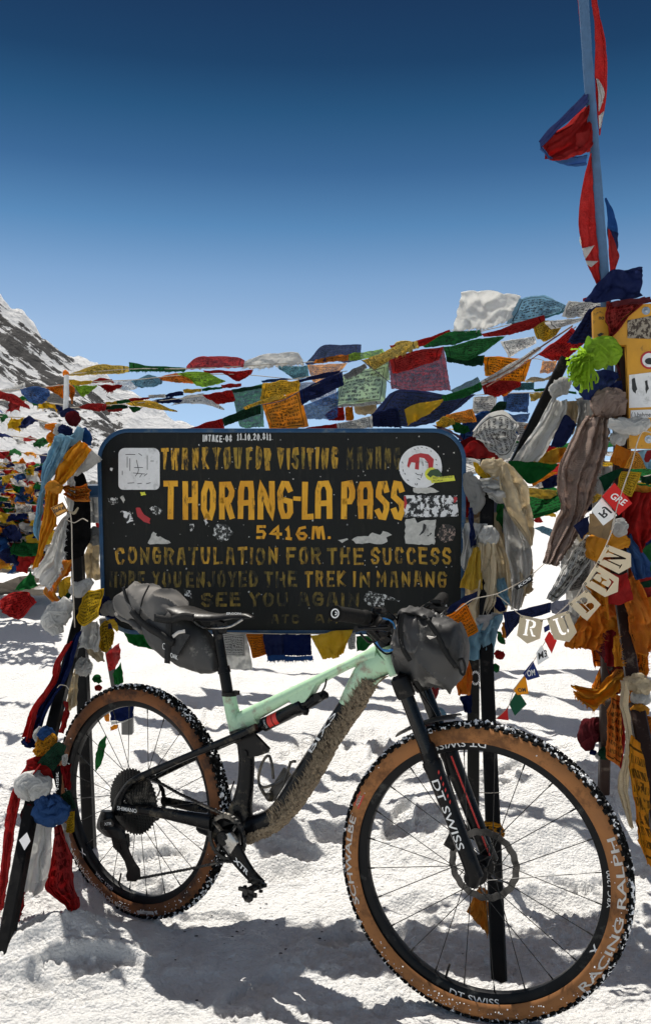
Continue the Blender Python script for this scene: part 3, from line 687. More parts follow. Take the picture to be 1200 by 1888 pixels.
# ---- legs of the sign (world points turned into the sign's own space)
def wl(px, py, d): return SF.I @ P(px, py, d)
def leg(a, b, w, mat, parent, I, name='leg', label=None, h=None):
    o = MB().beam(I @ a, I @ b, w, h or w).build(name, mat, parent, smooth=False)
    if label: o['label'] = label
    return o
leg(P(134, 800, 3.30), P(168, 1610, 3.22), .040, BLACKP, sign, SF.I, label='upright left leg')
leg(P(150, 1130, 3.17), P(78, 1420, 2.86), .036, BLACKP, sign, SF.I, 'strut', 'upper strut of the slanting left leg')
leg(P(64, 1462, 2.84), P(-10, 1850, 2.46), .038, BLACKP, sign, SF.I, label='lower tube of the slanting left leg')
sticker([(0,0)]*3 and pts('L', '100,1080 140,1040 158,1085 128,1132'), STW, 'white sticker on the slanting leg', 0, f=lambda x, y, o: SF.I @ P(x, y, 2.68+ (1560-y)*.0009-.012))
leg(P(897, 850, 3.16), P(896, 1215, 2.93), .046, BLACKP, sign, SF.I, 'strut', 'upper part of the right leg')
leg(P(895, 1190, 2.94), P(921, 1850, 2.44), .042, BLACKP, sign, SF.I, label='slanting right leg behind the front wheel')
leg(P(872, 1120, 3.2), P(872, 1590, 3.42), .042, BLACKP, sign, SF.I, label='rear right leg')
leg(P(150, 905, 3.29), P(187, 905, 3.28), .045, BLUEP, sign, SF.I, 'bracket'); leg(P(853, 905, 3.13), P(895, 905, 3.15), .03, BLUEP, sign, SF.I, 'bracket')
leg(P(235, 1275, 3.9), P(236, 1352, 3.92), .045, plain('galvanised', (.12,.12,.12), .5, .5), None, Matrix.Identity(4), 'steel_tube').name = 'steel_tube'
st = bpy.data.objects['steel_tube']; tag(st, 'short grey steel tube with a blue cloth over it behind the rear wheel', 'pipe')
leg(P(190, 1140, 3.7), P(214, 1275, 3.75), .026, plain('weathered_wood', (.07,.065,.06), .8), None, Matrix.Identity(4), 'wooden_stake')
tag(bpy.data.objects['wooden_stake'], 'leaning grey wooden stake behind the left leg of the black sign', 'stake')
# sticker with cut lettering on the right leg
def legp(px, py, o=0.):
    t = (py-1190)/660; return SF.I @ P(px, py, 2.94-.5*t-.026-o)
sticker(pts('K', '583,728 632,728 645,870 585,875'), STW, 'pale sticker on the right leg', 0, f=lambda x, y, o: legp(x, y))
lettering('ONE', lambda a, b: legp(904.5+a*26, 1712-b*11, .0016), STK, sign); lettering('EMOCHI', lambda a, b: legp(906+a*22, 1719-b*4, .0016), STK, sign)
sticker(pts('K', '588,735 622,735 632,770 610,800 590,775'), SCR, None, 0, f=lambda x, y, o: legp(x, y, .0008))
# ring sticker low on the rear right leg
def legr(px, py): return SF.I @ P(px, py, 3.2+.22*(py-1120)/470-.030)
mk = MB()
for i in range(18):
    a = R(20*i); mk.add([legr(876+(r_)*math.cos(a+da), 1250+r_*1.5*math.sin(a+da)) for r_, da in ((6,-.1),(9,-.1),(9,.1),(6,.1))], [(0,1,2,3)])
mk.build('sticker', STW, sign, fix=False)
# wire ties
for a, b, c_, d_ in ((883,922,1461,2.66),):
    tag(MB().tube([P(a, c_, d_), P((a+b)/2, c_+1, d_-.01), P(b, c_, d_)], .0012, 6).build('wire_tie', CORDM), 'pale wire tied round the black leg behind the front wheel', 'wire')
# ================================================================ ochre notice board on brown legs at the right
YP = plain('ochre_board_paint', (.62,.30,.025), .5, 0, .4, .25, 20, .25, .003, dirt=(.10,.06,.03), damt=.12, dsc=30)
YF = Frame(Vector((P(1090, HY, 3.0).x, 3.0, 0)), R(-6))
nb = empty('notice_board', YF.o, YF.a, 'ochre yellow notice board with stickers on brown steel legs at the right edge', 'sign')
yp = YF.at
L_ = pts('C', '948,172 960,160 1330,132 1330,755 1102,755 1098,560 1090,318 952,312')
MB().prism([yp(a, b) for a, b in L_], (0,-.014,0), (0,.014,0)).build('board', YP, nb, smooth=False)
def yst(reg, s, mat, label=None, o=0.): return sticker(pts(reg, s), mat, label, -.0152-o, parent=nb, f=yp)
yst('C', '1098,210 1200,190 1300,180 1300,270 1200,288 1098,285', collage('board_collage', .5, (.05,.035,.025), (.30,.26,.2), 60), 'dark peeling sticker')
yst('C', '1105,442 1200,430 1300,430 1300,575 1200,578 1105,582', STW, 'large torn white sticker')
sticker(rag('C', '1118,460 1130,452 1138,500 1132,522 1118,500', 1), STK, None, -.0160, parent=nb, f=yp); sticker(rag('C', '1172,470 1182,462 1190,500 1178,520', 1), STK, None, -.0160, parent=nb, f=yp)
yst('C', '1112,592 1300,585 1300,618 1112,626', STW, 'white name sticker with handwriting')
flat_text('( ) hahmed', yp, 1163, 1203, 768, 760, -.0162, STK, nb, .015)
sticker(circ(1196, 664, 16.5), STR, 'round red sticker', -.0152, parent=nb, f=yp); sticker(circ(1196, 664, 13), STW, None, -.0160, parent=nb, f=yp); sticker(circ(1197, 666, 9, ry=6), STK, None, -.0168, parent=nb, f=yp)
flat_text('no', yp, 1103, 1113, 589, 581, -.0148, STK, nb, .03)
sticker(rag('C', '968,270 985,262 1000,268 980,280', .7), STK, None, parent=nb, f=yp)
BOLTM = plain('bolt_steel', (.5,.5,.5), .35, .9)
for a, b in ((1190, 573), (1195, 810)):
    sc_ = MB(); q = yp(a, b, -.0145); sc_.lathe([(.0001,-.004),(.006,-.0035),(.007,-.001),(.007,0),(.0001,0)], 14, c=q, closed=False); sc_.lathe([(.0065,-.001),(.013,-.001),(.013,0),(.0065,0)], 16, c=q); sc_.build('bolt', BOLTM, nb)
leg(P(1140, 1065, 3.04), P(1166, 1262, 2.90), .042, BROWNP, nb, YF.I, 'strut', 'upper part of the slanting leg', .03)
leg(P(1171, 1300, 2.88), P(1300, 1960, 2.30), .048, BROWNP, nb, YF.I, label='slanting front leg', h=.04)
leg(P(1122, 1060, 3.1), P(1112, 1460, 3.62), .04, BROWNP, nb, YF.I, label='rear leg')
leg(P(1150, 640, 3.04), P(1140, 1090, 3.06), .05, BROWNP, nb, YF.I, label='upright behind the cloths')
leg(P(935, 880, 3.35), P(1042, 660, 3.30), .035, BLACKP, None, Matrix.Identity(4), 'steel_brace', None); tag(bpy.data.objects['steel_brace'], 'slanting black steel brace between the cream cloth and the printed white cloth', 'brace')
# ================================================================ the mountain bike
BA = math.atan2(-.645, .976); ST = R(8.0)
BF = Frame((hubs[0][0], hubs[0][1], 0), BA)          # frame plane: origin under the rear hub
FF = Frame((hubs[1][0], hubs[1][1], 0), BA+ST)       # fork plane, steered
bike = empty('mountain_bike', BF.o, BF.a, 'muddy mint green and black mountain bike with snow on its tan walled tyres', 'bicycle')
fo = BF.I @ FF.o; FL = dict(parent=bike, loc=fo, rz=ST)
b_ = lambda s, y=0., reg='X': BF.many(reg, s, y)
f_ = lambda s, y=0., reg='X': FF.many(reg, s, y)
def paint(name, col, rough, dirt, damt, var=.15):
    return plain(name, col, rough, 0, .5 if col[0] > .1 else .16, var, 25, .06, .001, dirt=dirt, damt=damt, dsc=22)
MINT = paint('mint_paint', (.42,.64,.42), .34, (.30,.27,.19), .30)
CARB = paint('black_frame_paint', (.004,.0045,.0055), .30, (.10,.085,.06), .26, .4)
BLK = paint('black_anodised', (.0045,.0045,.005), .34, (.07,.06,.05), .16, .4)
RUB = plain('tread_rubber', (.006,.006,.006), .85, 0, .1, .5, 60, .3, .002, dirt=(.45,.44,.42), damt=.10, dsc=70)
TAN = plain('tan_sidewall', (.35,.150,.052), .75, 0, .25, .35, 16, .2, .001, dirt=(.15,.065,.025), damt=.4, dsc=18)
TANR = plain('tan_sidewall_shaded', (.19,.072,.025), .75, 0, .25, .4, 16, .2, .001, dirt=(.05,.025,.015), damt=.5, dsc=14)  # rear sidewall: its shade put into a darker tan, random dirt on top
RIM = plain('rim_carbon', (.005,.0055,.0065), .40, 0, .15, .3, 30, .05, .001, dirt=(.06,.06,.055), damt=.10)
SPK = plain('spoke_black', (.006,.006,.006), .4, .3); STEEL = plain('worn_steel', (.42,.41,.39), .32, .95, .5, .5, 60, .1, .001, dirt=(.08,.07,.06), damt=.4)
DSTEEL = plain('dark_steel', (.028,.028,.027), .4, .6, .5, .5, 80, .2, .001, dirt=(.2,.18,.15), damt=.25)
WHT = plain('white_print', (.80,.80,.78), .5, var=.15); GRYP = plain('grey_print', (.55,.52,.48), .6, var=.2); REDP = plain('red_print', (.62,.03,.02), .45, var=.15)
MUD = plain('dried_mud', (.33,.26,.175), .95, 0, .1, .6, 70, .8, .006, dirt=(.09,.065,.045), damt=.45, dsc=90)
ICE = plain('snow_crust', (.85,.85,.85), .6, 0, .3, .08, 60, .4, .003)
BLUEA = plain('blue_cable', (.03,.20,.50), .45)
R0, RT = .3335, .0275
def tyre_pt(r, near=True):                           # sidewall surface offset at a radius
    s = max(-.99, min(.99, (r-R0)/RT)); return .0285*math.sqrt(1-s*s)
def arc_text(s, r0, h, a0, a1, mat, parent, flat=None, off=0., outward=False, label=None, squash=1.):
    """text on the near face of a wheel; angles in degrees from +x (forward) towards +z, seen from the near side"""
    def fn(a, b):
        th = R(a0+(a1-a0)*a); r = r0+(h*b if outward else -h*b)
        y = -(flat if flat else tyre_pt(r)+.0014)
        return Vector((r*math.cos(th), y, r*math.sin(th)))
    vs, fs, w = glyphs(s, off, 1., .12)
    mb = MB(); mb.add([fn(v.x/w, v.y/.73) for v in vs], fs)
    o = mb.build('lettering', mat, parent, smooth=False, fix=False)
    if label: o['label'] = label
def make_wheel(front):
    rr = random.Random(5 if front else 11)
    pr = [(.2945,-.004),(.2955,-.010),(.302,-.0135),(.318,-.0150),(.3265,-.0165),(.3275,-.0140),(.3275,.0140),(.3265,.0165),(.318,.0150),(.302,.0135),(.2955,.010),(.2945,.004)]
    w = MB().lathe(pr, 128).build('wheel', RIM, bike, loc=(fo.x, fo.y, .368) if front else (0,0,.368), rz=ST if front else 0)
    if not front: w['label'] = 'rear wheel with cassette, half in shade'
    else: w['label'] = 'front wheel with large disc brake'
    casing = [(R0+RT*math.sin(R(a)), -.0285*math.cos(R(a))) for a in range(42, 139, 8)]
    ty = MB().lathe(casing, 144, closed=False)
    n = 92
    for i in range(n):                               # tread blocks
        for q, (a, la, lw, hh) in enumerate(((46,.0062,.0042,.0044),(62,.006,.0042,.0040),(80,.0065,.004,.0038),(100,.0065,.004,.0038),(118,.006,.0042,.0040),(134,.0062,.0042,.0044))):
            th = 2*math.pi*(i+(.5 if q % 2 else 0)+rr.uniform(-.05,.05))/n; ar = R(a)
            rad = Vector((math.cos(th), 0, math.sin(th))); tan = Vector((-math.sin(th), 0, math.cos(th))); ax = Vector((0,1,0))
            nrm = rad*math.sin(ar)-ax*math.cos(ar); side = rad*math.cos(ar)+ax*math.sin(ar)
            c = rad*R0+rad*RT*math.sin(ar)-ax*.0285*math.cos(ar)+nrm*hh*.5
            M = Matrix((tan, side, nrm)).transposed().to_4x4(); M.translation = c
            j = .9+.2*rr.random()
            b = len(ty.v); z = .72
            vs = [Vector((sx*la*j*(z if k else 1), sy*lw*(z if k else 1), (hh if k else -hh*.7))) for sx in (-1,1) for sy in (-1,1) for k in (0,1)]
            ty.add([M @ v for v in vs], [(0,1,3,2),(4,6,7,5),(0,4,5,1),(2,3,7,6),(1,5,7,3)])
    ty.build('tyre', RUB, w, smooth=False)
    sw = MB()
    for sg in (-1, 1):
        sw.lathe([(R0+RT*1.012*math.sin(R(a)), sg*.0288*math.cos(R(a))) for a in range(-40, 51, 6)], 144, closed=False)
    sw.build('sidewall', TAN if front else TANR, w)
    # snow packed into the tread
    sn = MB(); k = 0
    N_ = 2600 if front else 2000
    for i in range(N_):
        th = rr.uniform(0, 6.2832); a = rr.triangular(40, 140, 62)
        dn = noise.noise(Vector((math.cos(th)*7, math.sin(th)*7, 4+front+a*.02)))*2.0+.48+(.15 if math.sin(th) < .2 else 0)
        if rr.random() > dn: continue
        ar = R(a); rad = Vector((math.cos(th), 0, math.sin(th)))
        c = rad*(R0+(RT+.003)*math.sin(ar))-Vector((0,1,0))*(.0295*math.cos(ar))
        sn.blob(c, rr.uniform(.0012, .0038)*(1.7 if rr.random() < .16 else 1), i, .45, 1, (rr.uniform(.6,1.4), rr.uniform(.5,1), rr.uniform(.6,1.4)))
    for i in range(150):                             # flecks on the sidewall, mostly low down
        th = rr.gauss(-1.57, .9); r = rr.uniform(.325, .356)
        sn.blob((r*math.cos(th), -tyre_pt(r)-.0005, r*math.sin(th)), rr.uniform(.0008,.0024), i, .4, 1)
    tag(sn.build('snow_crust', ICE, w), kind='stuff')
    # spokes
    ns = 24
    for i in range(ns):
        th = 2*math.pi*(i+.5)/ns; sd = 1 if i % 2 else -1; cr_ = (1 if (i//2) % 2 else -1)*R(62)
        hb = (.021 if sd < 0 else .027) if front else .026; hy = (.027*sd) if front else (.022*sd)
        a = Vector((hb*math.cos(th+cr_), hy, hb*math.sin(th+cr_))); b = Vector((.2952*math.cos(th), sd*.001, .2952*math.sin(th)))
        m = MB().tube([a, a.lerp(b, .95)], .00115, 6); m.tube([a.lerp(b, .945), b], .0021, 6); m.build('spoke', SPK, w)
    hp = [(.0001,-.052),(.009,-.052),(.0095,-.036),(.017,-.033),(.029,-.030),(.029,-.026),(.017,-.022),(.0145,0),(.017,.022),(.030,.026),(.030,.030),(.018,.034),(.0095,.037),(.009,.052),(.0001,.052)]
    MB().lathe(hp, 32, closed=False).build('hub', BLK, w)
    m = MB().lathe([(.0001,-.0535),(.006,-.0535),(.006,-.052),(.0001,-.052)], 16, closed=False); m.build('axle_cap', STEEL, w)
    # brake disc on the far side
    yd = .040; ro, ri = (.090, .073) if front else (.080, .064)
    d = MB(); n = 96
    for i in range(n):
        a0, a1 = 2*math.pi*i/n, 2*math.pi*(i+1)/n
        wv = lambda a: ro+.0014*math.sin(a*18)
        for y0 in (yd,):
            q = [Vector((r*math.cos(a), y, r*math.sin(a))) for a, r in ((a0, wv(a0)), (a1, wv(a1)), (a1, ri+.0014*math.sin(a1*18)), (a0, ri+.0014*math.sin(a0*18))) for y in (yd, yd+.002)]
            d.add(q, [(0,2,4,6),(1,7,5,3),(0,1,3,2),(4,5,7,6)])
    for i in range(6):
        a = i*math.pi/3
        p = [Vector((r*math.cos(a+t), yd+.001, r*math.sin(a+t))) for r, t in ((.018,0),(.045,.20),(ri+.003,.55))]
        d.beam(p[0], p[1], .002, .009); d.beam(p[1], p[2], .002, .007)
    d.lathe([(.016,yd-.003),(.027,yd-.003),(.027,yd+.004),(.016,yd+.004)], 32)
    d.build('brake_disc', plain('disc_steel', (.085,.082,.078), .34, .9, .5, .4, 70, .1, .001, dirt=(.03,.03,.03), damt=.4), w)
    vl = MB().tube([Vector((.2945*math.cos(R(-107)), 0, .2945*math.sin(R(-107)))), Vector((.258*math.cos(R(-107)), 0, .258*math.sin(R(-107))))], .003, 8); vl.build('valve', BLK, w)
    if front:
        arc_text('SCHWALBE', .3315, .0185, 202, 163, GRYP, w, off=.015, outward=True)
        arc_text('RACING RALPH', .3490, .0185, -43, 22, GRYP, w, off=.015)
        arc_text('DT SWISS', .3225, .0185, -103, -80, WHT, w, flat=.0172, off=.006)
        arc_text('DT SWISS', .3225, .0185, 86, 111, WHT, w, flat=.0172, off=.006)
        arc_text('XRC 1200', .3185, .0115, -7, 9, WHT, w, flat=.0172)
        arc_text('X', .3215, .018, -29, -24, WHT, w, flat=.0172, off=.02)
        m = MB(); m.add([Vector((r*math.cos(R(a)), -tyre_pt(r)-.0014, r*math.sin(R(a)))) for a, r in ((159,.333),(152,.333),(152,.350),(159,.350))], [(0,1,2,3)]); m.build('sidewall_label', REDP, w, fix=False)
        arc_text('ADDIX', .3365, .010, 158, 153, GRYP, w, outward=True)
    else:
        arc_text('SCHWALBE RACING RALPH RACE', .3480, .0165, -158, -92, GRYP, w, off=.004)
        arc_text('XRC 1200', .3170, .0125, -124, -108, WHT, w, flat=.0172); arc_text('X', .3215, .018, -142, -136, WHT, w, flat=.0172, off=.02)
        arc_text('DT SWISS', .3225, .0185, 165, 186, WHT, w, flat=.0172, off=.006)
        m = MB()
        for a0, a1 in ((-86,-74),(-73,-71.5)): m.add([Vector((r*math.cos(R(a)), -tyre_pt(r)-.0014, r*math.sin(R(a)))) for a, r in ((a0,.335),(a1,.335),(a1,.346),(a0,.346))], [(0,1,2,3)])
        m.build('sidewall_label', GRYP, w, fix=False)
    return w
fw = make_wheel(True); rw = make_wheel(False)
# ---- frame
fr = MB()
fr.etube(b_('440,1312 470,1298 520,1275 600,1237 665,1205 700,1184'), b_('448,1343 480,1325 520,1302 560,1279 600,1257 640,1236 668,1226 700,1232'), [.017,.017,.018,.021,.026], 16, 40)        # top tube
fr.etube(b_('411,1281 418,1318 424,1350'), b_('433,1279 443,1318 470,1332'), [.017,.018,.017], 16, 16)                                                                          # seat tube
fr.etube(b_('692,1184 706,1214 722,1248'), b_('722,1172 734,1206 747,1237'), [.026,.028,.029], 18, 16)                                                                          # head tube
fr.etube(b_('694,1196 664,1218 645,1252 628,1290'), b_('738,1232 705,1250 682,1274 660,1306'), [.028,.030,.030,.029], 18, 20)                                                       # upper down tube
fr.etube(b_('445,1316 452,1310 470,1305'), b_('433,1352 452,1346 478,1334'), [.016,.017,.016], 12, 8)
fr.prism(b_('536,1286 560,1262 590,1256 574,1284 562,1300 550,1304'), (0,-.016,0), (0,.016,0))
frame = fr.build('frame', MINT, bike)
fb = MB()
fb.etube(b_('629,1290 612,1316 580,1366 545,1420 514,1470 490,1493 452,1508'), b_('660,1305 640,1335 615,1372 580,1436 545,1492 508,1530 462,1552'), [.029,.030,.031,.032,.033,.034,.036], 18, 40)
fb.etube(b_('438,1362 442,1400 440,1440 430,1478 414,1506'), b_('466,1378 468,1410 466,1450 463,1490 466,1520'), [.020,.019,.02,.026,.034], 16, 24)
fb.etube(b_('424,1350 430,1362 438,1372'), b_('462,1338 466,1352 474,1362'), [.020,.022,.022], 14, 8)
bbc = BF.at(428, 1540); bbr = .030
fb.lathe([(.001,-.046),(bbr,-.046),(bbr+.003,-.03),(bbr+.003,.03),(bbr,.046),(.001,.046)], 24, c=bbc, closed=False)
lower = fb.build('lower_frame', CARB, bike); lower['label'] = 'black lower half of the frame caked with mud'
# link rocker
lk = MB()
for y in (-.030, .030):
    lk.prism(b_('436,1352 458,1344 470,1352 497,1380 494,1388 476,1394 462,1396 448,1386', y), (0,-.005,0), (0,.005,0))
for q in ('449,1360', '466,1385'):
    c = b_(q, 0)[0]; lk.lathe([(.001,-.039),(.010,-.039),(.011,-.036),(.011,.036),(.010,.039),(.001,.039)], 18, c=c, closed=False)
lk.build('link', BLK, bike, smooth=False)
# shock
sh = MB(); a, b = BF.at(456, 1354), BF.at(494, 1333); sh.cyl(a, b, .0115, 18); sh.lathe([(.001,-.02),(.012,-.02),(.012,.02),(.001,.02)], 16, c=BF.at(456,1354), closed=False)
sh.build('shock_shaft', BLK, bike)
a, b, c = BF.at(486, 1337), BF.at(560, 1300), BF.at(600, 1280)
t = (b-a).normalized(); sh = MB().tube([a, a+t*.004, a+t*.012, a+t*.014, b-t*.03, b-t*.026, b, b+t*.004], [.017,.0205,.0205,.0195,.0195,.022,.022,.018], 24)
sh.tube([b, b.lerp(c, .6), c], [.018,.015,.011], 14); sh.blob(b+Vector((.012,-.012,-.012)), .013, 2, .2, 2); sh.lathe([(.001,-.022),(.011,-.022),(.011,.022),(.001,.022)], 16, c=BF.at(592,1284), closed=False)
shock = sh.build('shock', BLK, bike)
lb = MB(); u = t.cross(Vector((0,1,0)))
def shp(s, an, r=.0201): return a+t*s+Vector((0,-1,0))*r*math.cos(an)+Vector((-t.z,0,t.x))*r*math.sin(an)
for s0, s1, a0, a1 in ((.028,.045,-.9,1.0),(.048,.064,-1.0,.9)):
    k = 8; bse = len(lb.v)
    for i in range(k+1): lb.v += [shp(s0+.004*(i/k), a0+(a1-a0)*i/k), shp(s1+.004*(i/k), a0+(a1-a0)*i/k)]
    for i in range(k): lb.f.append((bse+2*i, bse+2*i+1, bse+2*i+3, bse+2*i+2)); lb.m.append(0)
lb.build('shock_label', REDP, shock, fix=False)
lettering('DT SWISS', lambda p, q: shp(.018+.007*q, -.7+1.3*p, .0206), WHT, shock)
# stays
for y, nm in ((-.058, 'near'), (.058, 'far')):
    s = MB()
    if y < 0:
        s.etube(b_('470,1334 437,1349 350,1386 272,1419 238,1438 214,1472 206,1500', y), b_('474,1347 440,1365 352,1399 276,1433 246,1448 228,1474 226,1504', y), [.009,.009,.008,.009,.010,.010], 12, 40, sq=.8)
    else:
        s.etube(b_('452,1352 390,1378 290,1424', y), b_('452,1362 392,1388 292,1436', y), [.009,.008,.009], 10, 20)
    s.build('seat_stay', CARB, bike)
s = MB(); s.etube(b_('210,1478 250,1484 300,1489 350,1496 392,1501', -.056), b_('212,1502 255,1501 300,1509 350,1521 392,1532', -.056), [.009,.010,.011,.012,.016], 14, 30, sq=.75)
cs = s.build('chain_stay', CARB, bike)
s = MB(); s.etube(b_('300,1468 350,1478 405,1490', .05), b_('300,1484 350,1496 405,1512', .05), [.009,.01,.014], 12, 20); s.build('chain_stay', CARB, bike)
s = MB(); s.etube(b_('386,1496 405,1494 425,1500', 0), b_('386,1536 405,1546 430,1552', 0), [.06,.055,.046], 14, 10); s.build('yoke', CARB, bike)
lettering('SHIMANO', lambda a, b: BF.at(216.5+36*a, 1493+6*a-7.5*b, -.0705), WHT, cs, off=.012)
# mud along the underside of the down tube
md = MB()
md.etube(b_('696,1251 676,1277 659,1301 638,1336 611,1376 579,1431 546,1478 509,1509 470,1520'), b_('722,1244 694,1256 664,1310 643,1338 618,1374 583,1439 548,1496 510,1534 462,1556'), [.022,.031,.033,.034,.035,.034,.034,.035,.035], 40, 150, .007, 3, 120)
mud = md.build('mud', MUD, bike)
mb = MB(); rr = random.Random(4)
edge = cr(b_('694,1250 670,1276 655,1299 634,1336 607,1375 575,1430 542,1477 505,1508'), 220)
for i in range(900):                                 # ragged streaks where the mud ends
    e = edge[rr.randrange(3, 217)]; y = -.030-rr.uniform(-.002,.004)
    c = Vector((e.x+rr.uniform(-.012,.02), y, e.z+rr.uniform(-.012,.014))); L = rr.uniform(.004,.017); an = R(rr.uniform(100,150))
    d = Vector((math.cos(an), 0, math.sin(an)))*L
    mb.tube([c-d, c+d], [rr.uniform(.0015,.003), .0003], 4, cap=False)
mb.build('mud_streaks', MUD, bike)
tp = FF
dq = [BF.at(*q) for q in ((571,1379),(618,1306),(607,1391),(651,1320))]
def bix(a, b):
    s_ = .12+.62*b; q = dq[0].lerp(dq[1], a).lerp(dq[2].lerp(dq[3], a), (1-s_)/2); return Vector((q.x, -.0322*math.sqrt(1-s_*s_)-.0010, q.z))
lettering('BIXS', bix, WHT, lower, off=.004, sub=.12)
# seat post, clamp, saddle
s = MB(); s.tube([BF.at(421,1282), BF.at(414,1240)], .0165, 20); s.tube([BF.at(414.2,1241), BF.at(412,1229)], [.0195,.0185], 20); s.tube([BF.at(412,1230), BF.at(399,1152)], .0145, 20); s.beam(BF.at(392,1150), BF.at(416,1158), .035, .018)
s.build('seat_post', BLK, bike)
s = MB(); s.lathe([(.0175,-.006),(.0225,-.006),(.0225,.006),(.0175,.006)], 24, 'z', c=BF.at(423,1279)); s.box(BF.at(436,1277), (.008,.006,.006)); s.build('seat_clamp', BLK, bike)
s = MB(); K_ = 26; N_ = 20
up = cr(b_('331,1117 340,1117 370,1127 400,1131 430,1130 455,1131 467,1137'), K_); lo = cr(b_('331,1122 346,1136 374,1143 400,1147 430,1142 455,1142 467,1140'), K_)
ws = [.058,.068,.069,.060,.046,.034,.027,.022,.018,.012]
for i in range(K_):
    q = i/(K_-1)*(len(ws)-1); j = min(int(q), len(ws)-2); w = ws[j]+(ws[j+1]-ws[j])*(q-j)
    for k in range(N_):
        a = 2*math.pi*k/N_; x = math.sin(a); z = math.cos(a)
        c = (up[i]+lo[i])/2; e = (up[i]-lo[i])/2
        s.v.append(c+e*(z if z > 0 else z*.7)-e*.55*abs(x)**2+Vector((0, -w*math.copysign(abs(x)**.7, x), 0)))
for i in range(K_-1):
    for k in range(N_): s.f.append((i*N_+k, i*N_+(k+1)%N_, (i+1)*N_+(k+1)%N_, (i+1)*N_+k)); s.m.append(0)
s.f += [tuple(range(N_)), tuple((K_-1)*N_+k for k in range(N_))]; s.m += [0,0]
saddle = s.build('saddle', plain('saddle_leather', (.006,.006,.0065), .42, 0, .2, .3, 90, .25, .001), bike)
lettering('ERGON', lambda a, b: BF.at(418+26*a, 1133-4*b, -.052), WHT, saddle, off=.01)
for y in (-.022, .022):
    MB().tube(cr(b_('352,1140 372,1156 400,1158 425,1155 448,1142', y), 20), .0035, 8).build('saddle_rail', STEEL, bike)
# cassette
cas = MB()
for k in range(12):
    y = -.021-.0032*k; r = .101-.0062*k if k < 8 else .0514-.006*(k-8); T = max(12, int(r/.0021)); n = T*4
    prof = []
    for i in range(n):
        a = 2*math.pi*i/n; ph = i % 4; prof.append((r+(.0032 if ph in (0, 1) else -.0012), a))
    ri = max(r-.011, .012)
    b = len(cas.v)
    for q, a in prof:
        for yy in (y-.001, y+.001): cas.v += [Vector((q*math.cos(a), yy, q*math.sin(a))), Vector((ri*math.cos(a), yy, ri*math.sin(a)))]
    for i in range(n):
        i0, i1 = b+4*i, b+4*((i+1) % n)
        cas.f += [(i0, i1, i1+1, i0+1), (i0+2, i0+3, i1+3, i1+2), (i0, i0+2, i1+2, i1), (i0+1, i1+1, i1+3, i0+3)]; cas.m += [0]*4
    for i in range(7):
        a = 2*math.pi*i/7+k*.2
        cas.beam(Vector((.016*math.cos(a), y, .016*math.sin(a))), Vector((ri*math.cos(a+.35), y, ri*math.sin(a+.35))), .0018, .006)
cas.build('cassette', DSTEEL, rw, smooth=False)
# derailleur
de = MB(); yd = -.085
de.etube(b_('188,1494 182,1512 180,1526 194,1540', yd), b_('208,1496 214,1512 228,1528 232,1546', yd), [.012,.018,.02,.014], 16, 16, .001, 3)
de.prism(b_('206,1534 236,1538 238,1560 230,1576 212,1562', yd+.012), (0,-.006,0), (0,.006,0))
for y in (yd+.005, yd+.021):
    de.prism(b_('216,1556 234,1552 240,1572 248,1588 258,1602 259,1616 251,1625 236,1624 233,1614 236,1606 231,1588 222,1574', y), (0,-.002,0), (0,.002,0))
for q in ('221,1560', '245,1612'):
    c = BF.at(*[float(z) for z in q.split(',')], yd+.013); n = 14
    de.prism([c+Vector((math.cos(2*math.pi*i/(2*n)), 0, math.sin(2*math.pi*i/(2*n))))*(.022 if i % 2 else .017) for i in range(2*n)], (0,-.003,0), (0,.003,0))
der = de.build('rear_derailleur', BLK, bike, smooth=False)
MB().prism(b_('190,1513 205,1509 211,1518 209,1524 188,1522', yd-.0215), (0,-.001,0), (0,.001,0)).build('badge', DSTEEL, der, smooth=False)
lettering('XTR', lambda a, b: BF.at(193+13*a, 1522-1*a-5.5*b, yd-.0235), WHT, der)
lettering('X', lambda a, b: BF.at(190+1*a, 1530-1*b, yd-.02), WHT, der)
# cranks
cc = BF.at(416, 1545, -.062); ck = MB(); n = 32
for i in range(2*n):
    a0, a1 = math.pi*i/n, math.pi*(i+1)/n
    r0, r1 = (.069 if i % 2 else .0645), (.069 if (i+1) % 2 else .0645)
    q = [cc+Vector((r*math.cos(a), y, r*math.sin(a))) for a, r in ((a0, r0), (a1, r1), (a1, .055), (a0, .055)) for y in (.002, .005)]
    ck.add(q, [(0,2,4,6),(1,7,5,3),(0,1,3,2),(4,5,7,6)])
for i in range(4):
    a = R(35+90*i); ck.beam(cc+Vector((.015*math.cos(a),.002,.015*math.sin(a))), cc+Vector((.058*math.cos(a+.25),.003,.058*math.sin(a+.25))), .005, .013)
ck.build('chainring', DSTEEL, bike, smooth=False)
yc = -.080
cr1 = MB(); cr1.etube(b_('404,1540 413,1566 430,1592 452,1616 472,1637', yc), b_('428,1533 444,1560 456,1583 470,1606 487,1624', yc), [.011,.010,.008,.008,.008], 14, 30, sq=.7)
cr1.lathe([(.001,-.012),(.019,-.012),(.022,-.008),(.022,.01),(.001,.01)], 24, c=BF.at(415,1545,yc), closed=False)
cr1.lathe([(.001,-.010),(.013,-.010),(.0145,-.006),(.0145,.008),(.001,.008)], 20, c=BF.at(478,1630,yc), closed=False)
crank = cr1.build('crank', BLK, bike)
MB().etube(b_('404,1542 412,1560 424,1578', yc-.0018), b_('428,1534 440,1552 434,1572', yc-.0018), [.0105,.0105,.007], 12, 12, sq=.7).build('silver_face', STEEL, crank)
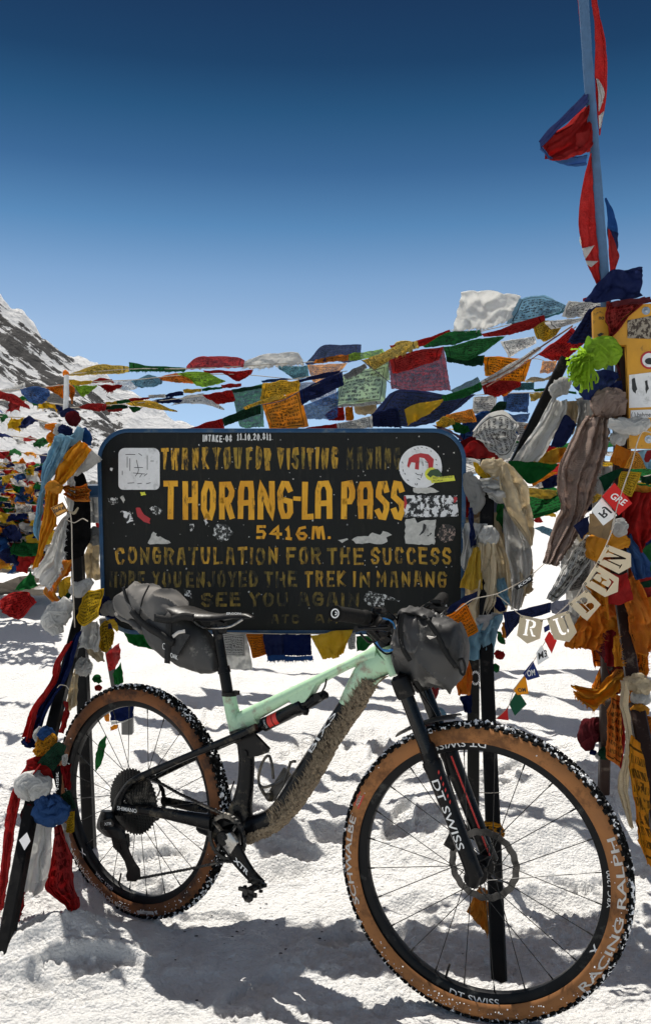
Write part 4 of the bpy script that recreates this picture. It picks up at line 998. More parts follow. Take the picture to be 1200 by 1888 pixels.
MB().lathe([(.001,0),(.0085,0),(.0085,-.001),(.001,-.001)], 20, c=BF.at(414,1544,yc-.0135), closed=False).build('axle_hole', plain('dark_hole', (.005,.005,.005), .8), crank)
def cpt(a, b):
    q0, q1 = BF.at(428, 1592, yc-.0098), BF.at(456, 1603, yc-.0098)
    p0, p1 = BF.at(432, 1583, yc-.0098), BF.at(458, 1611, yc-.0098); t = (p1-p0); n_ = Vector((t.z,0,-t.x)).normalized()
    return p0+t*a-n_*(.007-.014*b)*-1
lettering('XTR', cpt, WHT, crank, off=.03)
def pedal(cx, cy, y, name='pedal'):
    c = BF.at(cx, cy, y); m = MB()
    for s_ in (-1, 1):
        m.beam(c+Vector((s_*.022,-.030,.004)), c+Vector((s_*.022,.030,.004)), .008, .012); 
    m.beam(c+Vector((-.024,-.028,.004)), c+Vector((.024,-.028,.004)), .010, .009); m.beam(c+Vector((-.024,.028,.004)), c+Vector((.024,.028,.004)), .010, .009)
    m.cyl(c+Vector((0,-.034,0)), c+Vector((0,.045,0)), .009, 14); m.blob(c+Vector((0,-.02,-.014)), .013, 3, .6, 2); m.beam(c+Vector((-.018,-.01,-.02)), c+Vector((.02,-.01,-.012)), .012, .006); m.beam(c+Vector((-.018,.012,.02)), c+Vector((.02,.012,.016)), .012, .006)
    for i in range(10): m.box(c+Vector((random.uniform(-.025,.025), random.uniform(-.03,.02), random.uniform(-.016,.016))), (.004,.004,.003))
    return m.build(name, DSTEEL, bike, smooth=False)
pedal(466, 1638, -.13)
fc = MB(); fc.etube(b_('420,1530 428,1500 436,1470', .08), b_('438,1534 446,1500 450,1472', .08), [.009,.008,.008], 12, 14); far = fc.build('crank', BLK, bike); far['label'] = 'far crank arm behind the frame'
# chain
def chain(path, closed=False):
    m = MB(); L = 0; p = path
    seg = [(b-a).length for a, b in zip(p, p[1:])]; tot = sum(seg); n = int(tot/.0127); out = []
    for i in range(n+1):
        s = tot*i/n; j = 0
        while j < len(seg)-1 and s > seg[j]: s -= seg[j]; j += 1
        out.append(p[j].lerp(p[j+1], min(1, s/seg[j])))
    for i in range(n):
        a, b = out[i], out[i+1]; w = .0030 if i % 2 else .0044
        for sg in (-1, 1):
            o = Vector((0, sg*w/2*1.2, 0)); m.tube([a+o, a.lerp(b,.5)+o, b+o], [.0042,.003,.0042], 6)
        m.cyl(a-Vector((0,.0048,0)), a+Vector((0,.0048,0)), .0033, 8)
    return m
yC = -.0595
top = [BF.at(268, 1432, -.045), BF.at(300, 1446, -.047), BF.at(330, 1463, -.05), BF.at(370, 1482, -.054), BF.at(405, 1498, yC)]
arc = [cc+Vector((.068*math.cos(R(a)), .003, .068*math.sin(R(a)))) for a in range(100, -100, -12)]
bot = [BF.at(420, 1587, yC), BF.at(340, 1604, -.062), BF.at(254, 1620, -.07)]
chain(top+arc+bot).build('chain', DSTEEL, bike, smooth=False)
# bottle cage
bc = MB()
for y in (-.030, .030):
    bc.tube(cr(b_('536,1404 530,1424 518,1440 500,1448 486,1452 478,1446 477,1430 482,1410 490,1396 497,1394 502,1412 504,1436', y), 40), .0042, 8)
    bc.tube(cr(b_('545,1404 536,1406 524,1440', y), 10), .004, 8)
bc.beam(BF.at(530,1422,0), BF.at(500,1470,0), .03, .008); bc.tube(cr([BF.at(478,1446,-.03), BF.at(486,1462,-.025), BF.at(494,1470,0), BF.at(486,1462,.025), BF.at(478,1446,.03)], 14), .005, 8)
bc.blob(BF.at(497,1468,-.006), .014, 4, .3, 2)
bc.build('bottle_cage', plain('cage_carbon', (.007,.007,.007), .4, dirt=(.12,.10,.07), damt=.4), bike)
# ---- fork, steered
def FW(m, name, mat, parent=None, smooth=True):
    o = m.build(name, mat, parent or bike, smooth)
    if not parent: o.location = fo; o.rotation_euler = (0,0,ST)
    return o
Y0 = .066
for y in (-Y0, Y0):
    m = MB(); bot_ = Vector((0,y,.372))
    topz = FF.at(741, 1262, -Y0) if y < 0 else None
    axis = (FF.at(741, 1262, -Y0)-Vector((.012,-Y0,.368)))
    p0 = Vector((.012,y,.368)); p1 = p0+axis
    seal = p0+axis*.60
    if y < 0: base_axis = axis
    m.tube([seal-axis*.02, p1], .0175, 22)
    FW(m, 'stanchion', plain('stanchion_black', (.004,.004,.004), .2, .0, .3, .2), None)
    m = MB(); q = [seal, seal-axis*.02, seal-axis*.06, p0+axis*.30, p0+axis*.10, p0+axis*.02, Vector((.0, y*.95, .352))]
    m.tube(q, [.0235,.0245,.0225,.0205,.0195,.021,.016], 22)
    m.lathe([(.001,-.012),(.017,-.012),(.019,-.008),(.019,.010),(.001,.010)], 20, c=(0, y*.93, .368), closed=False)
    lo_ = FW(m, 'fork_leg', BLK)
    if y < 0:
        n1 = Vector((-axis.z,0,axis.x)).normalized()
        def ft(a, b, st=p0+axis*.51, en=p0+axis*.16):
            c = st.lerp(en, a); off = -.010+.020*b; r = .0236; ang = off/r
            return c-n1*(r*math.sin(ang))*-1*-1+Vector((0,-r*math.cos(ang),0))
        lettering('DT SWISS', ft, WHT, lo_, off=.008, sub=.15)
        m = MB()
        for k_ in range(6):
            s_ = .55-.03*k_; m.add([p0+axis*s_+n1*-.0165+Vector((0,-.0165,0)), p0+axis*(s_-.012)+n1*-.0165+Vector((0,-.0165,0)), p0+axis*(s_-.022)+n1*-.013+Vector((0,-.0195,0)), p0+axis*(s_-.010)+n1*-.013+Vector((0,-.0195,0))], [(0,1,2,3)])
        m.build('stripe', REDP, lo_, fix=False)
    else:
        m = MB(); m.tube([p0+axis*.05+Vector((.012,-.022,0)), p0+axis*.58+Vector((.012,-.022,0))], .0022, 6); m.build('stripe', REDP, lo_)
axis = base_axis; nP = Vector((-axis.z,0,axis.x)).normalized()
m = MB(); pa_ = Vector((.012,-Y0,.368))+axis*.60; pb_ = Vector((.012,Y0,.368))+axis*.60
pk = (pa_+pb_)/2+axis*.155-nP*-.012
m.tube(cr([pa_-axis*.02, pa_+axis*.09+Vector((0,.008,0)), pk+Vector((0,-.03,0)), pk+Vector((0,.03,0)), pb_+axis*.09-Vector((0,.008,0)), pb_-axis*.02], 24), [.021]*5+[.014]*14+[.021]*5, 14)
FW(m, 'fork_arch', BLK)
m = MB(); c0, c1 = Vector((.012,-Y0,.368))+axis*1.0, Vector((.012,Y0,.368))+axis*1.0
for c in (c0, c1): m.tube([c-axis*.07, c-axis*.055, c+axis*.03, c+axis*.05], [.021,.0245,.0245,.015], 20)
m.etube([c0+axis*.04-nP*-.004, (c0+c1)/2+axis*.10, c1+axis*.04], [c0-axis*.02, (c0+c1)/2+axis*.02, c1-axis*.02], [.020,.024,.020], 14, 14)
FW(m, 'fork_crown', BLK)
m = MB().etube([(c0+c1)/2+axis*-.02+Vector((.02,-.025,0)), pk+Vector((.035,-.025,.005))], [(c0+c1)/2+axis*-.02+Vector((.02,.025,0)), pk+Vector((.035,.025,.005))], [.004,.004], 10, 10)
md_ = MB()
arc_ = [Vector(((.385)*math.cos(R(a)), 0, .368+.385*math.sin(R(a)))) for a in range(98, 124, 5)]
for i, q in enumerate(arc_):
    for s_ in (-.03,-.018,0,.018,.03): md_.v.append(q+Vector((0,s_,-abs(s_)**2*8+.0)))
for i in range(len(arc_)-1):
    for j in range(4): md_.f.append((i*5+j, i*5+j+1, i*5+6+j, i*5+5+j)); md_.m.append(0)
o = FW(md_, 'mudguard', plain('mudguard_plastic', (.03,.03,.03), .6, dirt=(.14,.12,.09), damt=.4)); so = o.modifiers.new('t', 'SOLIDIFY'); so.thickness = .003
# brake caliper on the far leg
m = MB(); c = Vector((-.075, .045, .43)); m.beam(c-Vector((.015,0,.03)), c+Vector((.015,0,.03)), .03, .028); m.lathe([(.001,-.02),(.014,-.02),(.014,.02),(.001,.02)], 16, c=c+Vector((.003,0,.012)), closed=False); FW(m, 'brake_caliper', BLK)
# cables
def cable(s, y, nm='cable', r=.0024, fr_='F', mat=None):
    F_ = f_ if fr_ == 'F' else b_
    p = pts('X', s); Fm = FF if fr_ == 'F' else BF
    q = [Fm.at(a, b, y[0]+(y[1]-y[0])*i/(len(p)-1)) for i, (a, b) in enumerate(p)]
    m = MB().tube(cr(q, 30), r, 8)
    return FW(m, nm, mat or BLK) if fr_ == 'F' else m.build(nm, mat or BLK, bike)
cable('742,1246 762,1262 788,1296 804,1324 814,1360 826,1430', (-.03,.05), r=.0026)
cable('748,1238 775,1280 800,1340 822,1420 848,1500 866,1540', (.06,.055), r=.0022)
cable('602,1252 598,1268 584,1288 566,1304', (-.018,-.018), fr_='B', r=.0026)
cable('470,1512 440,1500 424,1470 432,1440', (.03,.05), fr_='B')
# ---- cockpit
tp_ = FF.at(707, 1180, 0)
m = MB(); m.tube([FF.at(712,1192,0), FF.at(702,1164,0)], .019, 18); cl = FF.at(728, 1148, 0)
m.tube([FF.at(704,1168,0), cl], [.019,.020], 16); m.cyl(cl+Vector((0,-.03,0)), cl+Vector((0,.03,0)), .022, 18); FW(m, 'stem', BLK)
ge = FF.at(618, 1131, -.375); gi = FF.at(668, 1138, -.26)
m = MB(); fe = Vector((ge.x, .375, ge.z)); m.tube(cr([ge, gi, Vector((cl.x-.01,-.10,cl.z)), cl, Vector((cl.x-.01,.10,cl.z)), fe], 40), [.0112]*40, 14); FW(m, 'handlebar', BLK)
for sg, q0, q1 in ((-1, ge, gi), (1, fe, Vector((gi.x,.26,gi.z)))):
    t = (q1-q0).normalized(); L = (q1-q0).length+.012
    g = MB(); kk = 26; pp = []; rr_ = []
    for i in range(kk):
        pp.append(q0+t*L*i/(kk-1)); rr_.append(.0165+.0006*(i % 2)+(.0015 if i in (0,1,kk-2,kk-1) else 0)-(.002 if 20 < i < 24 else 0))
    g.tube(pp, rr_, 20); gr = FW(g, 'grip', plain('grip_rubber', (.010,.0095,.009), .85, 0, .12, .4, 160, .5, .001))
    if sg < 0:
        u = Vector((0,0,1)); u = (u-t*u.dot(t)).normalized(); w = t.cross(u); cpt_ = q0-t*.001
        e = MB(); n = 28
        for i in range(n):
            for r in (.0078,.0108): a = 2*math.pi*i/n; e.v.append(cpt_+(u*math.cos(a)+w*math.sin(a))*r)
        for i in range(n): e.f.append((2*i,2*i+1,2*((i+1)%n)+1,2*((i+1)%n))); e.m.append(0)
        bb = len(e.v)
        for i in range(14): a = R(-40+i*20); e.v += [cpt_+(u*math.cos(a)+w*math.sin(a))*.0016+w*.0015, cpt_+(u*math.cos(a)+w*math.sin(a))*.0040+w*.0015]
        for i in range(13): e.f.append((bb+2*i,bb+2*i+1,bb+2*i+3,bb+2*i+2)); e.m.append(0)
        e.build('end_plug', WHT, gr, fix=False)
for sg in (-1, 1):
    q = FF.at(681, 1142, -.215); q = Vector((q.x, sg*.215, q.z)); m = MB()
    m.lathe([(.0115,-.008),(.018,-.008),(.019,0),(.018,.008),(.0115,.008)], 18, c=q); m.etube([q+Vector((.01,-.02*sg,.012)), q+Vector((.045,.03*sg,.006))], [q+Vector((0,-.02*sg,-.012)), q+Vector((.03,.03*sg,-.016))], [.010,.009], 12, 10)
    e = FF.at(656, 1160, -.30); e = Vector((e.x, sg*.30, e.z))
    m.tube(cr([q+Vector((.045,0,-.006)), q+Vector((.04,-sg*.03,-.018)), e], 16), [.006]*10+[.005]*5+[.007], 10)
    FW(m, 'brake_lever', BLK)
    m = MB(); m.blob(q+Vector((.012,sg*-.03,-.036)), .016, 3+sg, .4, 2, (1.3,1,.7)); m.etube([q+Vector((0,.01,-.015)), q+Vector((.035,sg*-.05,-.05))], [q+Vector((-.012,.01,-.024)), q+Vector((.022,sg*-.05,-.062))], [.005,.004], 8, 8); m.cyl(q+Vector((.005,-.02,-.02)), q+Vector((.012,.02,-.045)), .008, 12)
    m.box(q+Vector((.02,.01,.022)), (.012,.012,.005)); m.cyl(q+Vector((.0,.02,.022)), q+Vector((.02,.05,.012)), .006, 10)
    FW(m, 'shifter', BLK)
cable('700,1154 692,1178 700,1196 716,1200 728,1194 730,1182', (-.16,-.06), 'cable', .0034, mat=BLUEA)
cable('690,1148 706,1140 724,1148 732,1170', (-.2,-.05), r=.0024, mat=BLUEA); cable('684,1156 690,1186 712,1206 738,1196', (-.2,-.05)); cable('686,1150 712,1126 738,1150', (-.2,-.05)); cable('676,1168 690,1180 706,1176', (-.2,-.1), r=.003); cable('664,1168 680,1184 696,1180 714,1166', (-.24,-.1), r=.0028)
# ---- bags
BAGM = plain('bag_fabric_grey', (.048,.047,.046), .58, 0, .35, .2, 30, .3, .003, dirt=(.2,.19,.17), damt=.1)
BAGL = plain('bag_fabric_light', (.15,.142,.132), .8, 0, .2, .15, 30, .3, .003); STRAP = plain('strap_webbing', (.005,.005,.005), .7, 0, .3, .3, 200, .4, .001); BAGB = plain('bag_fabric_black', (.007,.007,.0075), .6, 0, .4, .3, 60, .3, .002)
sb = empty('saddle_bag', BF.o, BF.a, 'dark grey saddle bag with a pale rolled end strapped behind the saddle of the bike', 'bag')
def wr(st, y=0.): return b_(st, y, 'G')
MB().etube(wr('330,230 400,180 480,190 570,280 640,340 690,440 700,540'), wr('330,360 360,430 440,498 530,548 600,570 660,572 698,558'), [.055,.066,.068,.062,.05,.035,.02], 44, 80, .004, 2, 10, sq=.8).build('bag_body', BAGM, sb)
MB().etube(wr('152,165 168,96 206,66 290,58 380,86 436,134 468,190'), wr('152,192 160,225 190,238 260,252 330,290 400,300 470,260'), [.035,.055,.062,.066,.070,.068,.05], 60, 120, .017, 7, 12, sq=.75).build('rolled_end', BAGL, sb)
MB().etube(wr('148,208 175,225 260,250 340,300'), wr('146,240 175,270 240,290 310,345'), [.035,.045,.055,.06], 20, 30, .006, 9, 22).build('bag_flap', BAGL, sb)
def strap(st, y, w, nm='strap', reg='G', Fm=None, par=None, mat=STRAP):
    p = cr((Fm or BF).many(reg, st, y), 16); m = MB()
    for i, q in enumerate(p):
        t = (p[min(i+1,15)]-p[max(i-1,0)]).normalized(); n_ = Vector((-t.z,0,t.x))*w/2
        m.v += [q+n_, q-n_]
    for i in range(15): m.f.append((2*i,2*i+1,2*i+3,2*i+2)); m.m.append(0)
    o = m.build(nm, mat, par or sb, fix=False, ang=0); s_ = o.modifiers.new('t','SOLIDIFY'); s_.thickness = .002; return o
strap('195,205 240,260 300,310 360,345 440,400', -.078, .022); strap('418,240 412,330 408,420 405,515', -.074, .022); strap('330,250 420,262 500,240 560,250', -.074, .022); strap('300,60 262,140 240,250', -.074, .005); strap('150,70 165,130 200,210', -.066, .012)
MB().prism(wr('372,375 480,330 540,350 480,450 455,500 400,450', -.0705), (0,-.0015,0), (0,.0015,0)).build('bag_panel', BAGB, sb, smooth=False)
strap('438,360 470,335 508,328', -.074, .010, 'label_tab', mat=GRYP)
lettering('OAK', lambda a, b: BF.at(180+.31667*(425+42*a), 1060+.31667*(478+18*a-28*b), -.0735), WHT, sb, off=.01)
lettering('C', lambda a, b: BF.at(180+.31667*(378+16*a), 1060+.31667*(432+4*a-40*b), -.0735), WHT, sb, off=-.01)
hb = empty('handlebar_bag', FF.o, FF.a, 'grey rolled dry bag strapped in front of the handlebar of the bike', 'bag')
def hr(st, y=0.): return f_(st, y, 'H')
MB().etube(hr('592,455 612,340 655,260 720,232 830,262 930,300 1000,340 1034,450'), hr('592,540 620,605 665,640 740,670 830,710 930,730 1000,700 1032,600'), [.03,.055,.075,.085,.085,.08,.07,.05], 60, 120, .022, 12, 12, sq=.85).build('bag_body', BAGM, hb)
MB().etube(hr('588,430 605,330 650,275 700,268 760,330 815,440 822,520', -.055), hr('588,500 600,540 640,580 700,602 760,600 805,580 822,545', -.055), [.02,.04,.045,.045,.04,.03,.015], 60, 110, .017, 21, 14).build('rolled_end', plain('bag_fabric_mid', (.06,.058,.056), .42, 0, .45, .2, 30, .3, .003), hb)
MB().etube(hr('620,300 650,225 700,208 780,222 850,262', -.02), hr('640,330 680,262 720,258 790,290 850,300', -.02), [.03,.05,.05,.04,.03], 20, 30, .008, 31, 26).build('bag_buckle', BAGB, hb)
MB().etube(hr('850,270 930,292 1000,318 1034,430', -.03), hr('900,420 940,500 1000,600 1036,620', -.03), [.05,.062,.055,.03], 24, 30, .007, 41, 20).build('bag_panel', BAGB, hb)
MB().tube(cr(hr('1000,560 1030,545 1050,600 1040,650 1020,640 1010,600', -.06), 24), .003, 8).build('strap_loop', STRAP, hb)
strap('640,240 625,360 640,470 690,560', -.105, .012, reg='H', Fm=FF, par=hb); strap('800,290 860,380 930,520 990,600', -.088, .012, reg='H', Fm=FF, par=hb)
MB().etube(hr('800,395 840,400 860,395', -.088), hr('820,420 845,410 862,402', -.088), [.004,.004], 8, 6).build('reflective_tab', GRYP, hb)
# ================================================================ flag pole with the red and blue national flag
POLEM = cloth_mat('blue'); PB = plain('pole_wrap', (.07,.14,.25), .7, 0, .3, .35, 40, .4, .004)
q = [(1040,-420),(1066,-120),(1075,0),(1083,120),(1091,230),(1099,330),(1107,430),(1114,520),(1118,600),(1122,700)]
tag(MB().tube(cr([P(a, b, 3.05) for a, b in q], 40), [.0165+.002*noise.noise(Vector((i*.7,2,3))) for i in range(40)], 14).build('flag_pole', PB), 'leaning blue cloth wrapped pole rising above the notice board', 'pole')
nf = empty('national_flag', P(1095, 300, 3.07), 0, 'red national flag with blue border and white jagged emblems twisting round the blue pole', 'flag')
NI = Matrix.Translation(-nf.location)
def nat(c, A, B, d, d2=None, name='cloth_panel', lab=None, **kw):
    o = flag(None, c, 'D', A, B, d, d2, name=name, cat=None, **kw)
    o.data.transform(NI); o.parent = nf
    if lab: o['label'] = lab
    return o
nat('red', '430,-40 450,120 455,300 458,480 470,640 485,840', '460,-40 490,120 522,260 535,400 530,600 490,840', 3.08, 3.13, fold='v', k=.8, amp=.008, lab='upper red panel')
nat('red', '345,-60 358,80 372,220 395,400', '375,-60 385,80 395,220 402,400', 3.09, 3.1, fold='v', k=.5, amp=.004, lab='thin red edge left of the pole')
nat('red', '415,640 330,720 230,800 160,870 120,920', '432,800 440,900 400,960 300,975 190,1000', 3.06, 2.98, fold='v', k=1.4, amp=.014, lab='red panel curling out to the left')
nat('navy', '410,560 330,650 250,730 170,800 115,870', '418,640 330,725 230,805 165,875 122,918', 3.06, 2.97, fold='v', k=.6, amp=.006, lab='dark blue border of the curled panel')
nat('blue', '120,915 200,1000 300,975 410,960', '125,930 240,1010 320,1030 405,1025', 3.0, 3.03, fold='v', k=1, amp=.008, lab='blue underside border')
nat('red', '432,950 400,1080 370,1230 360,1400 370,1500 400,1620 468,1765', '445,950 455,1080 465,1230 475,1380 488,1500 495,1640 500,1740', 3.03, 3.05, fold='v', k=1, amp=.008, lab='lower red panel')
nat('blue', '520,1230 530,1330 540,1420', '530,1240 580,1340 608,1450', 3.07, 3.1, fold='v', k=.6, amp=.006); nat('navy', '540,1400 545,1500 560,1600', '606,1450 600,1540 585,1610', 3.085, 3.11, fold='v', k=.6, amp=.006)
nat('red', '540,1400 548,1540 555,1700', '570,1470 608,1590 580,1690', 3.07, 3.09, fold='v', k=.6, amp=.006)
nat('white', '468,490 480,570 482,690', '482,492 520,575 486,690', 3.065, 3.085, name='emblem', fold='v', k=.4, amp=.003, nu=10, nv=6); nat('white', '480,510 492,545', '500,535 510,640', 3.062, 3.08, name='emblem', nu=8, nv=4, amp=.002); nat('white', '482,720 486,800', '515,690 495,790', 3.06, 3.085, name='emblem', nu=8, nv=4, amp=.002)
nat('red', '345,825 380,820 435,800', '350,960 390,950 432,940', 2.975, 3.0, k=1, amp=.006, name='emblem', lab='paler red emblem patch', fray=5)
for a, b in (('365,1470 372,1490','362,1500 375,1530'), ('378,1545 455,1525','385,1560 400,1610'), ('402,1620 480,1622','408,1640 435,1660')): nat('white', a, b, 3.018, 3.018, name='emblem', nu=8, nv=5, amp=.002)
flag('navy cloth flapping at the foot of the flag pole', 'navy', 'D', '430,1830 480,1760 560,1690 660,1670 760,1652', '390,1870 470,1872 560,1870 660,1860 745,1845', 2.98, 2.96, k=1.2, amp=.02)
# ================================================================ prayer flags flying above the sign
G1 = 'prayer flags flying above the black sign'
def fl(label, c, reg, A, B, d=3.7, **kw):
    kw.setdefault('group', G1); kw.setdefault('pr', 1); kw.setdefault('amp', .012); kw.setdefault('k', 1.7); kw.setdefault('fray', 2.2)
    return flag(label, c, reg, A, B, d, **kw)
fl('long yellow flag on the topmost line, beside the white pole tip', 'pale_yellow', 'A', '360,486 430,462 520,432 600,436 680,445', '365,492 450,490 560,484 620,484 680,472', 3.6, pr=1)
fl('flattened green flag next after the long yellow one on the topmost line', 'green', 'A', '682,422 780,440 880,445 980,450', '680,470 780,470 880,472 975,468', 3.6, fray=4)
fl('large red flag arched high over the left half of the sign', 'red', 'B', '12,218 60,170 95,156 180,160 280,170 318,184', '10,232 100,228 200,222 312,222', 3.6, sheer=.15)
fl('small red flag tail pointing down under the arched red one', 'red', 'B', '100,236 180,236 240,238 362,232', '105,250 200,250 285,296 355,252', 3.62)
fl('ragged white flag between the arched red flag and the navy one', 'white', 'B', '318,186 400,155 470,150 550,138 600,140', '310,224 400,222 500,212 580,212 632,205', 3.6, pr=0, fray=6, sheer=.1)
fl('navy flag arched up highest over the middle of the sign', 'navy', 'B', '638,198 680,150 735,102 830,103 932,102', '640,202 700,198 800,190 925,182', 3.6, sheer=.22, pr=1)
fl('peach band under the navy arch', 'orange', 'B', '690,180 780,158 868,150', '680,200 780,190 862,184', 3.58, sheer=.2)
fl('pale orange sheer flag hanging under the navy arch', 'amber', 'B', '648,206 720,206 790,204 862,196', '660,250 680,300 760,296 812,250', 3.72, sheer=.35)
fl('teal flag drooping to a point left of the pale orange one', 'teal', 'B', '490,218 560,212 650,210', '500,226 590,282 655,270', 3.74, sheer=.2)
fl('pale lime scrap right of the navy arch', 'lime', 'B', '865,150 940,140 1042,122', '868,182 960,172 1062,148', 3.58, sheer=.3)
fl('yellow flag with a fringed end draped right of the navy arch', 'pale_yellow', 'B', '930,180 1010,160 1080,130 1115,85 1200,88', '960,204 1000,232 1060,190 1130,160 1200,136', 3.52, fray=4, k=3)
fl('orange flag folded over the second line left of the arched red flag', 'orange', 'A', '820,502 880,488 935,482 1000,490', '850,516 900,526 960,532 1038,538', 3.64)
fl('bright lime flag on the second line under the arched red flag', 'lime', 'A', '930,482 1050,470 1130,490 1188,520', '1000,505 1040,546 1110,548 1186,524', 3.62, sheer=.1)
fl('light blue flag on the second line left of the folded orange one', 'light_blue', 'A', '690,520 740,505 785,490 830,502 858,522', '715,548 750,556 800,556 852,536', 3.64)
fl('sheer white flag behind the light blue one', 'white', 'A', '590,525 650,515 730,520', '610,560 660,575 725,556', 3.7, sheer=.45)
fl('flat red flag right of the lime triangle', 'red', 'A', '480,525 520,507 560,508 590,512', '490,530 530,528 560,528 600,528', 3.64)
fl('red flag hanging in a ragged point right of the lime triangle', 'red', 'A', '515,540 570,538 642,540', '545,556 565,578 590,576 640,550', 3.62, fray=4)
fl('lime triangle hanging beside the white pole tip', 'lime', 'A', '388,540 450,546 512,540', '395,556 438,602 508,548', 3.55)
fl('yellow green band along the line beside the white pole tip', 'yellow', 'A', '360,520 420,518 490,522', '370,540 420,542 480,536', 3.6)
fl('orange flag left of the white pole tip', 'orange', 'A', '232,550 280,546 334,538', '258,566 300,590 330,612', 3.5)
fl('orange flag hanging right behind the white pole tip', 'orange', 'A', '362,540 378,545 392,556', '370,580 378,640 392,590', 3.5)
fl('rounded blue flag bulging left of the white pole tip', 'blue', 'A', '103,562 150,552 200,548 256,562', '118,592 160,632 220,642 262,596', 3.45, sheer=.15)
fl('long red flag streaming at the left edge below the mountain rocks', 'red', 'A', '-20,568 40,584 90,602 155,652', '-20,612 30,622 80,642 158,668', 3.5)
fl('white flag between the red streamer and the rounded blue flag', 'white', 'A', '-10,572 60,552 130,528', '0,582 70,578 130,566', 3.55, sheer=.25)
fl('red strip on the third line right of the knotted post', 'red', 'A', '415,656 450,648 490,640 562,640', '430,666 480,672 520,680 558,676', 3.56)
fl('dark green strip on the third line', 'dark_green', 'A', '552,655 610,648 672,648', '560,672 610,668 672,662', 3.56)
fl('red tail under the dark green strip', 'red', 'A', '560,672 600,666 650,668', '575,680 600,684 642,678', 3.57)
fl('long yellow flag with print on the third line', 'yellow', 'A', '665,640 720,622 800,626 870,650 936,680', '682,648 760,656 850,672 932,684', 3.56, pr=1)
fl('green triangle hanging below the third line', 'green', 'A', '675,655 710,655 752,656', '690,668 708,686 735,668', 3.57)
fl('navy strip on the third line', 'navy', 'A', '798,628 850,614 905,608 962,622', '806,640 880,638 955,630', 3.57)
fl('white printed flag with a torn lower edge on the third line', 'white', 'A', '900,650 980,600 1040,592 1085,592 1182,668', '930,642 1000,640 1060,642 1120,656 1180,674', 3.6, sheer=.2, pr=1)
fl('red flag hanging on the third line above the left corner of the sign', 'red', 'B', '95,366 140,358 190,350 252,342', '118,386 150,398 180,416 270,398', 3.5, pr=1)
fl('slim yellow strip of the upper middle line', 'yellow', 'A', '965,567 1010,562 1064,560', '970,584 1010,582 1060,576', 3.62)
fl('slim green strip of the upper middle line', 'green', 'A', '1064,560 1120,552 1172,548', '1066,575 1120,568 1172,560', 3.62)
fl('slim red strip of the upper middle line', 'red', 'B', '195,312 250,306 300,305', '200,330 250,326 300,322', 3.62)
fl('slim navy strip of the upper middle line', 'navy', 'A', '868,592 915,582 964,578', '876,606 920,600 966,594', 3.62)
fl('slim white strip of the upper middle line', 'white', 'A', '780,596 820,592 872,590', '788,612 830,610 872,606', 3.62)
fl('thin red strip at the left of the upper middle line', 'red', 'A', '678,616 730,608 788,604', '690,628 740,622 788,616', 3.6)
fl('green scrap between red and yellow strips', 'green', 'A', '615,626 650,618 690,612', '620,642 650,640 690,630', 3.6)
fl('small yellow scrap right of the knotted post', 'yellow', 'A', '555,632 590,628 622,628', '560,652 590,648 622,644', 3.6)
fl('long red flag lying along the top edge of the sign', 'red', 'B', '0,545 60,530 130,508 200,490', '10,552 70,550 130,550 212,547', 3.42)
fl('dark green rolled flag slanting up over the sign top', 'dark_green', 'B', '198,492 250,470 320,440 402,418', '210,530 270,508 330,486 402,464', 3.40)
fl('sheer green flag hanging behind the dark green roll', 'green', 'B', '250,345 300,336 350,325 412,308', '290,530 320,540 370,536 418,532', 3.52, sheer=.30, pr=1)
fl('green folded strip over the sheer green flag', 'dark_green', 'B', '248,342 330,326 408,310', '262,356 330,342 410,328', 3.5)
fl('yellow printed flag folded above the large orange one', 'yellow', 'B', '412,302 470,296 540,292 612,286', '400,390 450,385 520,370 605,344', 3.5, pr=1)
fl('large orange printed flag hanging over the middle of the sign top', 'amber', 'B', '408,412 460,392 540,366 606,344', '450,548 520,548 590,545 656,532', 3.38, pr=1, sheer=.05)
fl('narrow yellow strip crossing the large orange flag', 'yellow', 'B', '308,434 360,408 420,388 522,364', '322,440 380,420 440,405 540,380', 3.36)
fl('navy rolled flag slanting up right of the large orange one', 'navy', 'B', '606,342 680,302 760,270 832,244', '615,418 690,385 760,355 840,314', 3.36)
fl('thin dark blue strip above the navy roll', 'navy', 'B', '600,284 660,268 740,250 818,236', '606,296 680,284 740,272 820,250', 3.45)
fl('thin blue strip above the yellow printed flag', 'blue', 'B', '404,290 470,280 548,280', '410,298 470,298 542,292', 3.6)
fl('sheer blue flag hanging below the navy roll', 'blue', 'B', '622,422 690,398 760,370 812,344', '640,490 700,494 760,492 806,480', 3.5, sheer=.35, pr=1)
fl('sheer lilac flag beside the pale green printed one', 'lilac', 'B', '590,300 680,300 800,330', '600,345 700,420 805,415', 3.55, sheer=.4)
fl('large pale green and white flag with a printed figure', 'pale_green', 'B', '838,262 900,240 980,222 1072,205', '775,430 850,422 940,412 1055,402', 3.6, pr=1, sheer=.22)
fl('white band under the pale green printed flag', 'white', 'B', '772,424 850,414 930,408 1030,398', '760,434 850,428 940,424 1040,412', 3.58)
fl('green printed flag behind the yellow drape', 'pale_green', 'B', '1005,190 1040,182 1074,182', '975,260 1040,275 1080,290', 3.63, sheer=.2, pr=1)
fl('grey white printed strip slanting left of the pale green flag', 'grey', 'B', '835,262 890,230 950,200', '850,282 910,262 962,222', 3.56, pr=1)
fl('long navy flag stretched low over the right half of the sign', 'navy', 'C', '88,520 130,502 230,510 330,530 452,524', '5,620 80,650 170,662 270,645 380,585', 3.42, sheer=.10)
fl('dark navy fold hanging at the right corner of the sign', 'navy', 'C', '10,610 60,590 120,580', '0,660 60,662 140,665', 3.4)
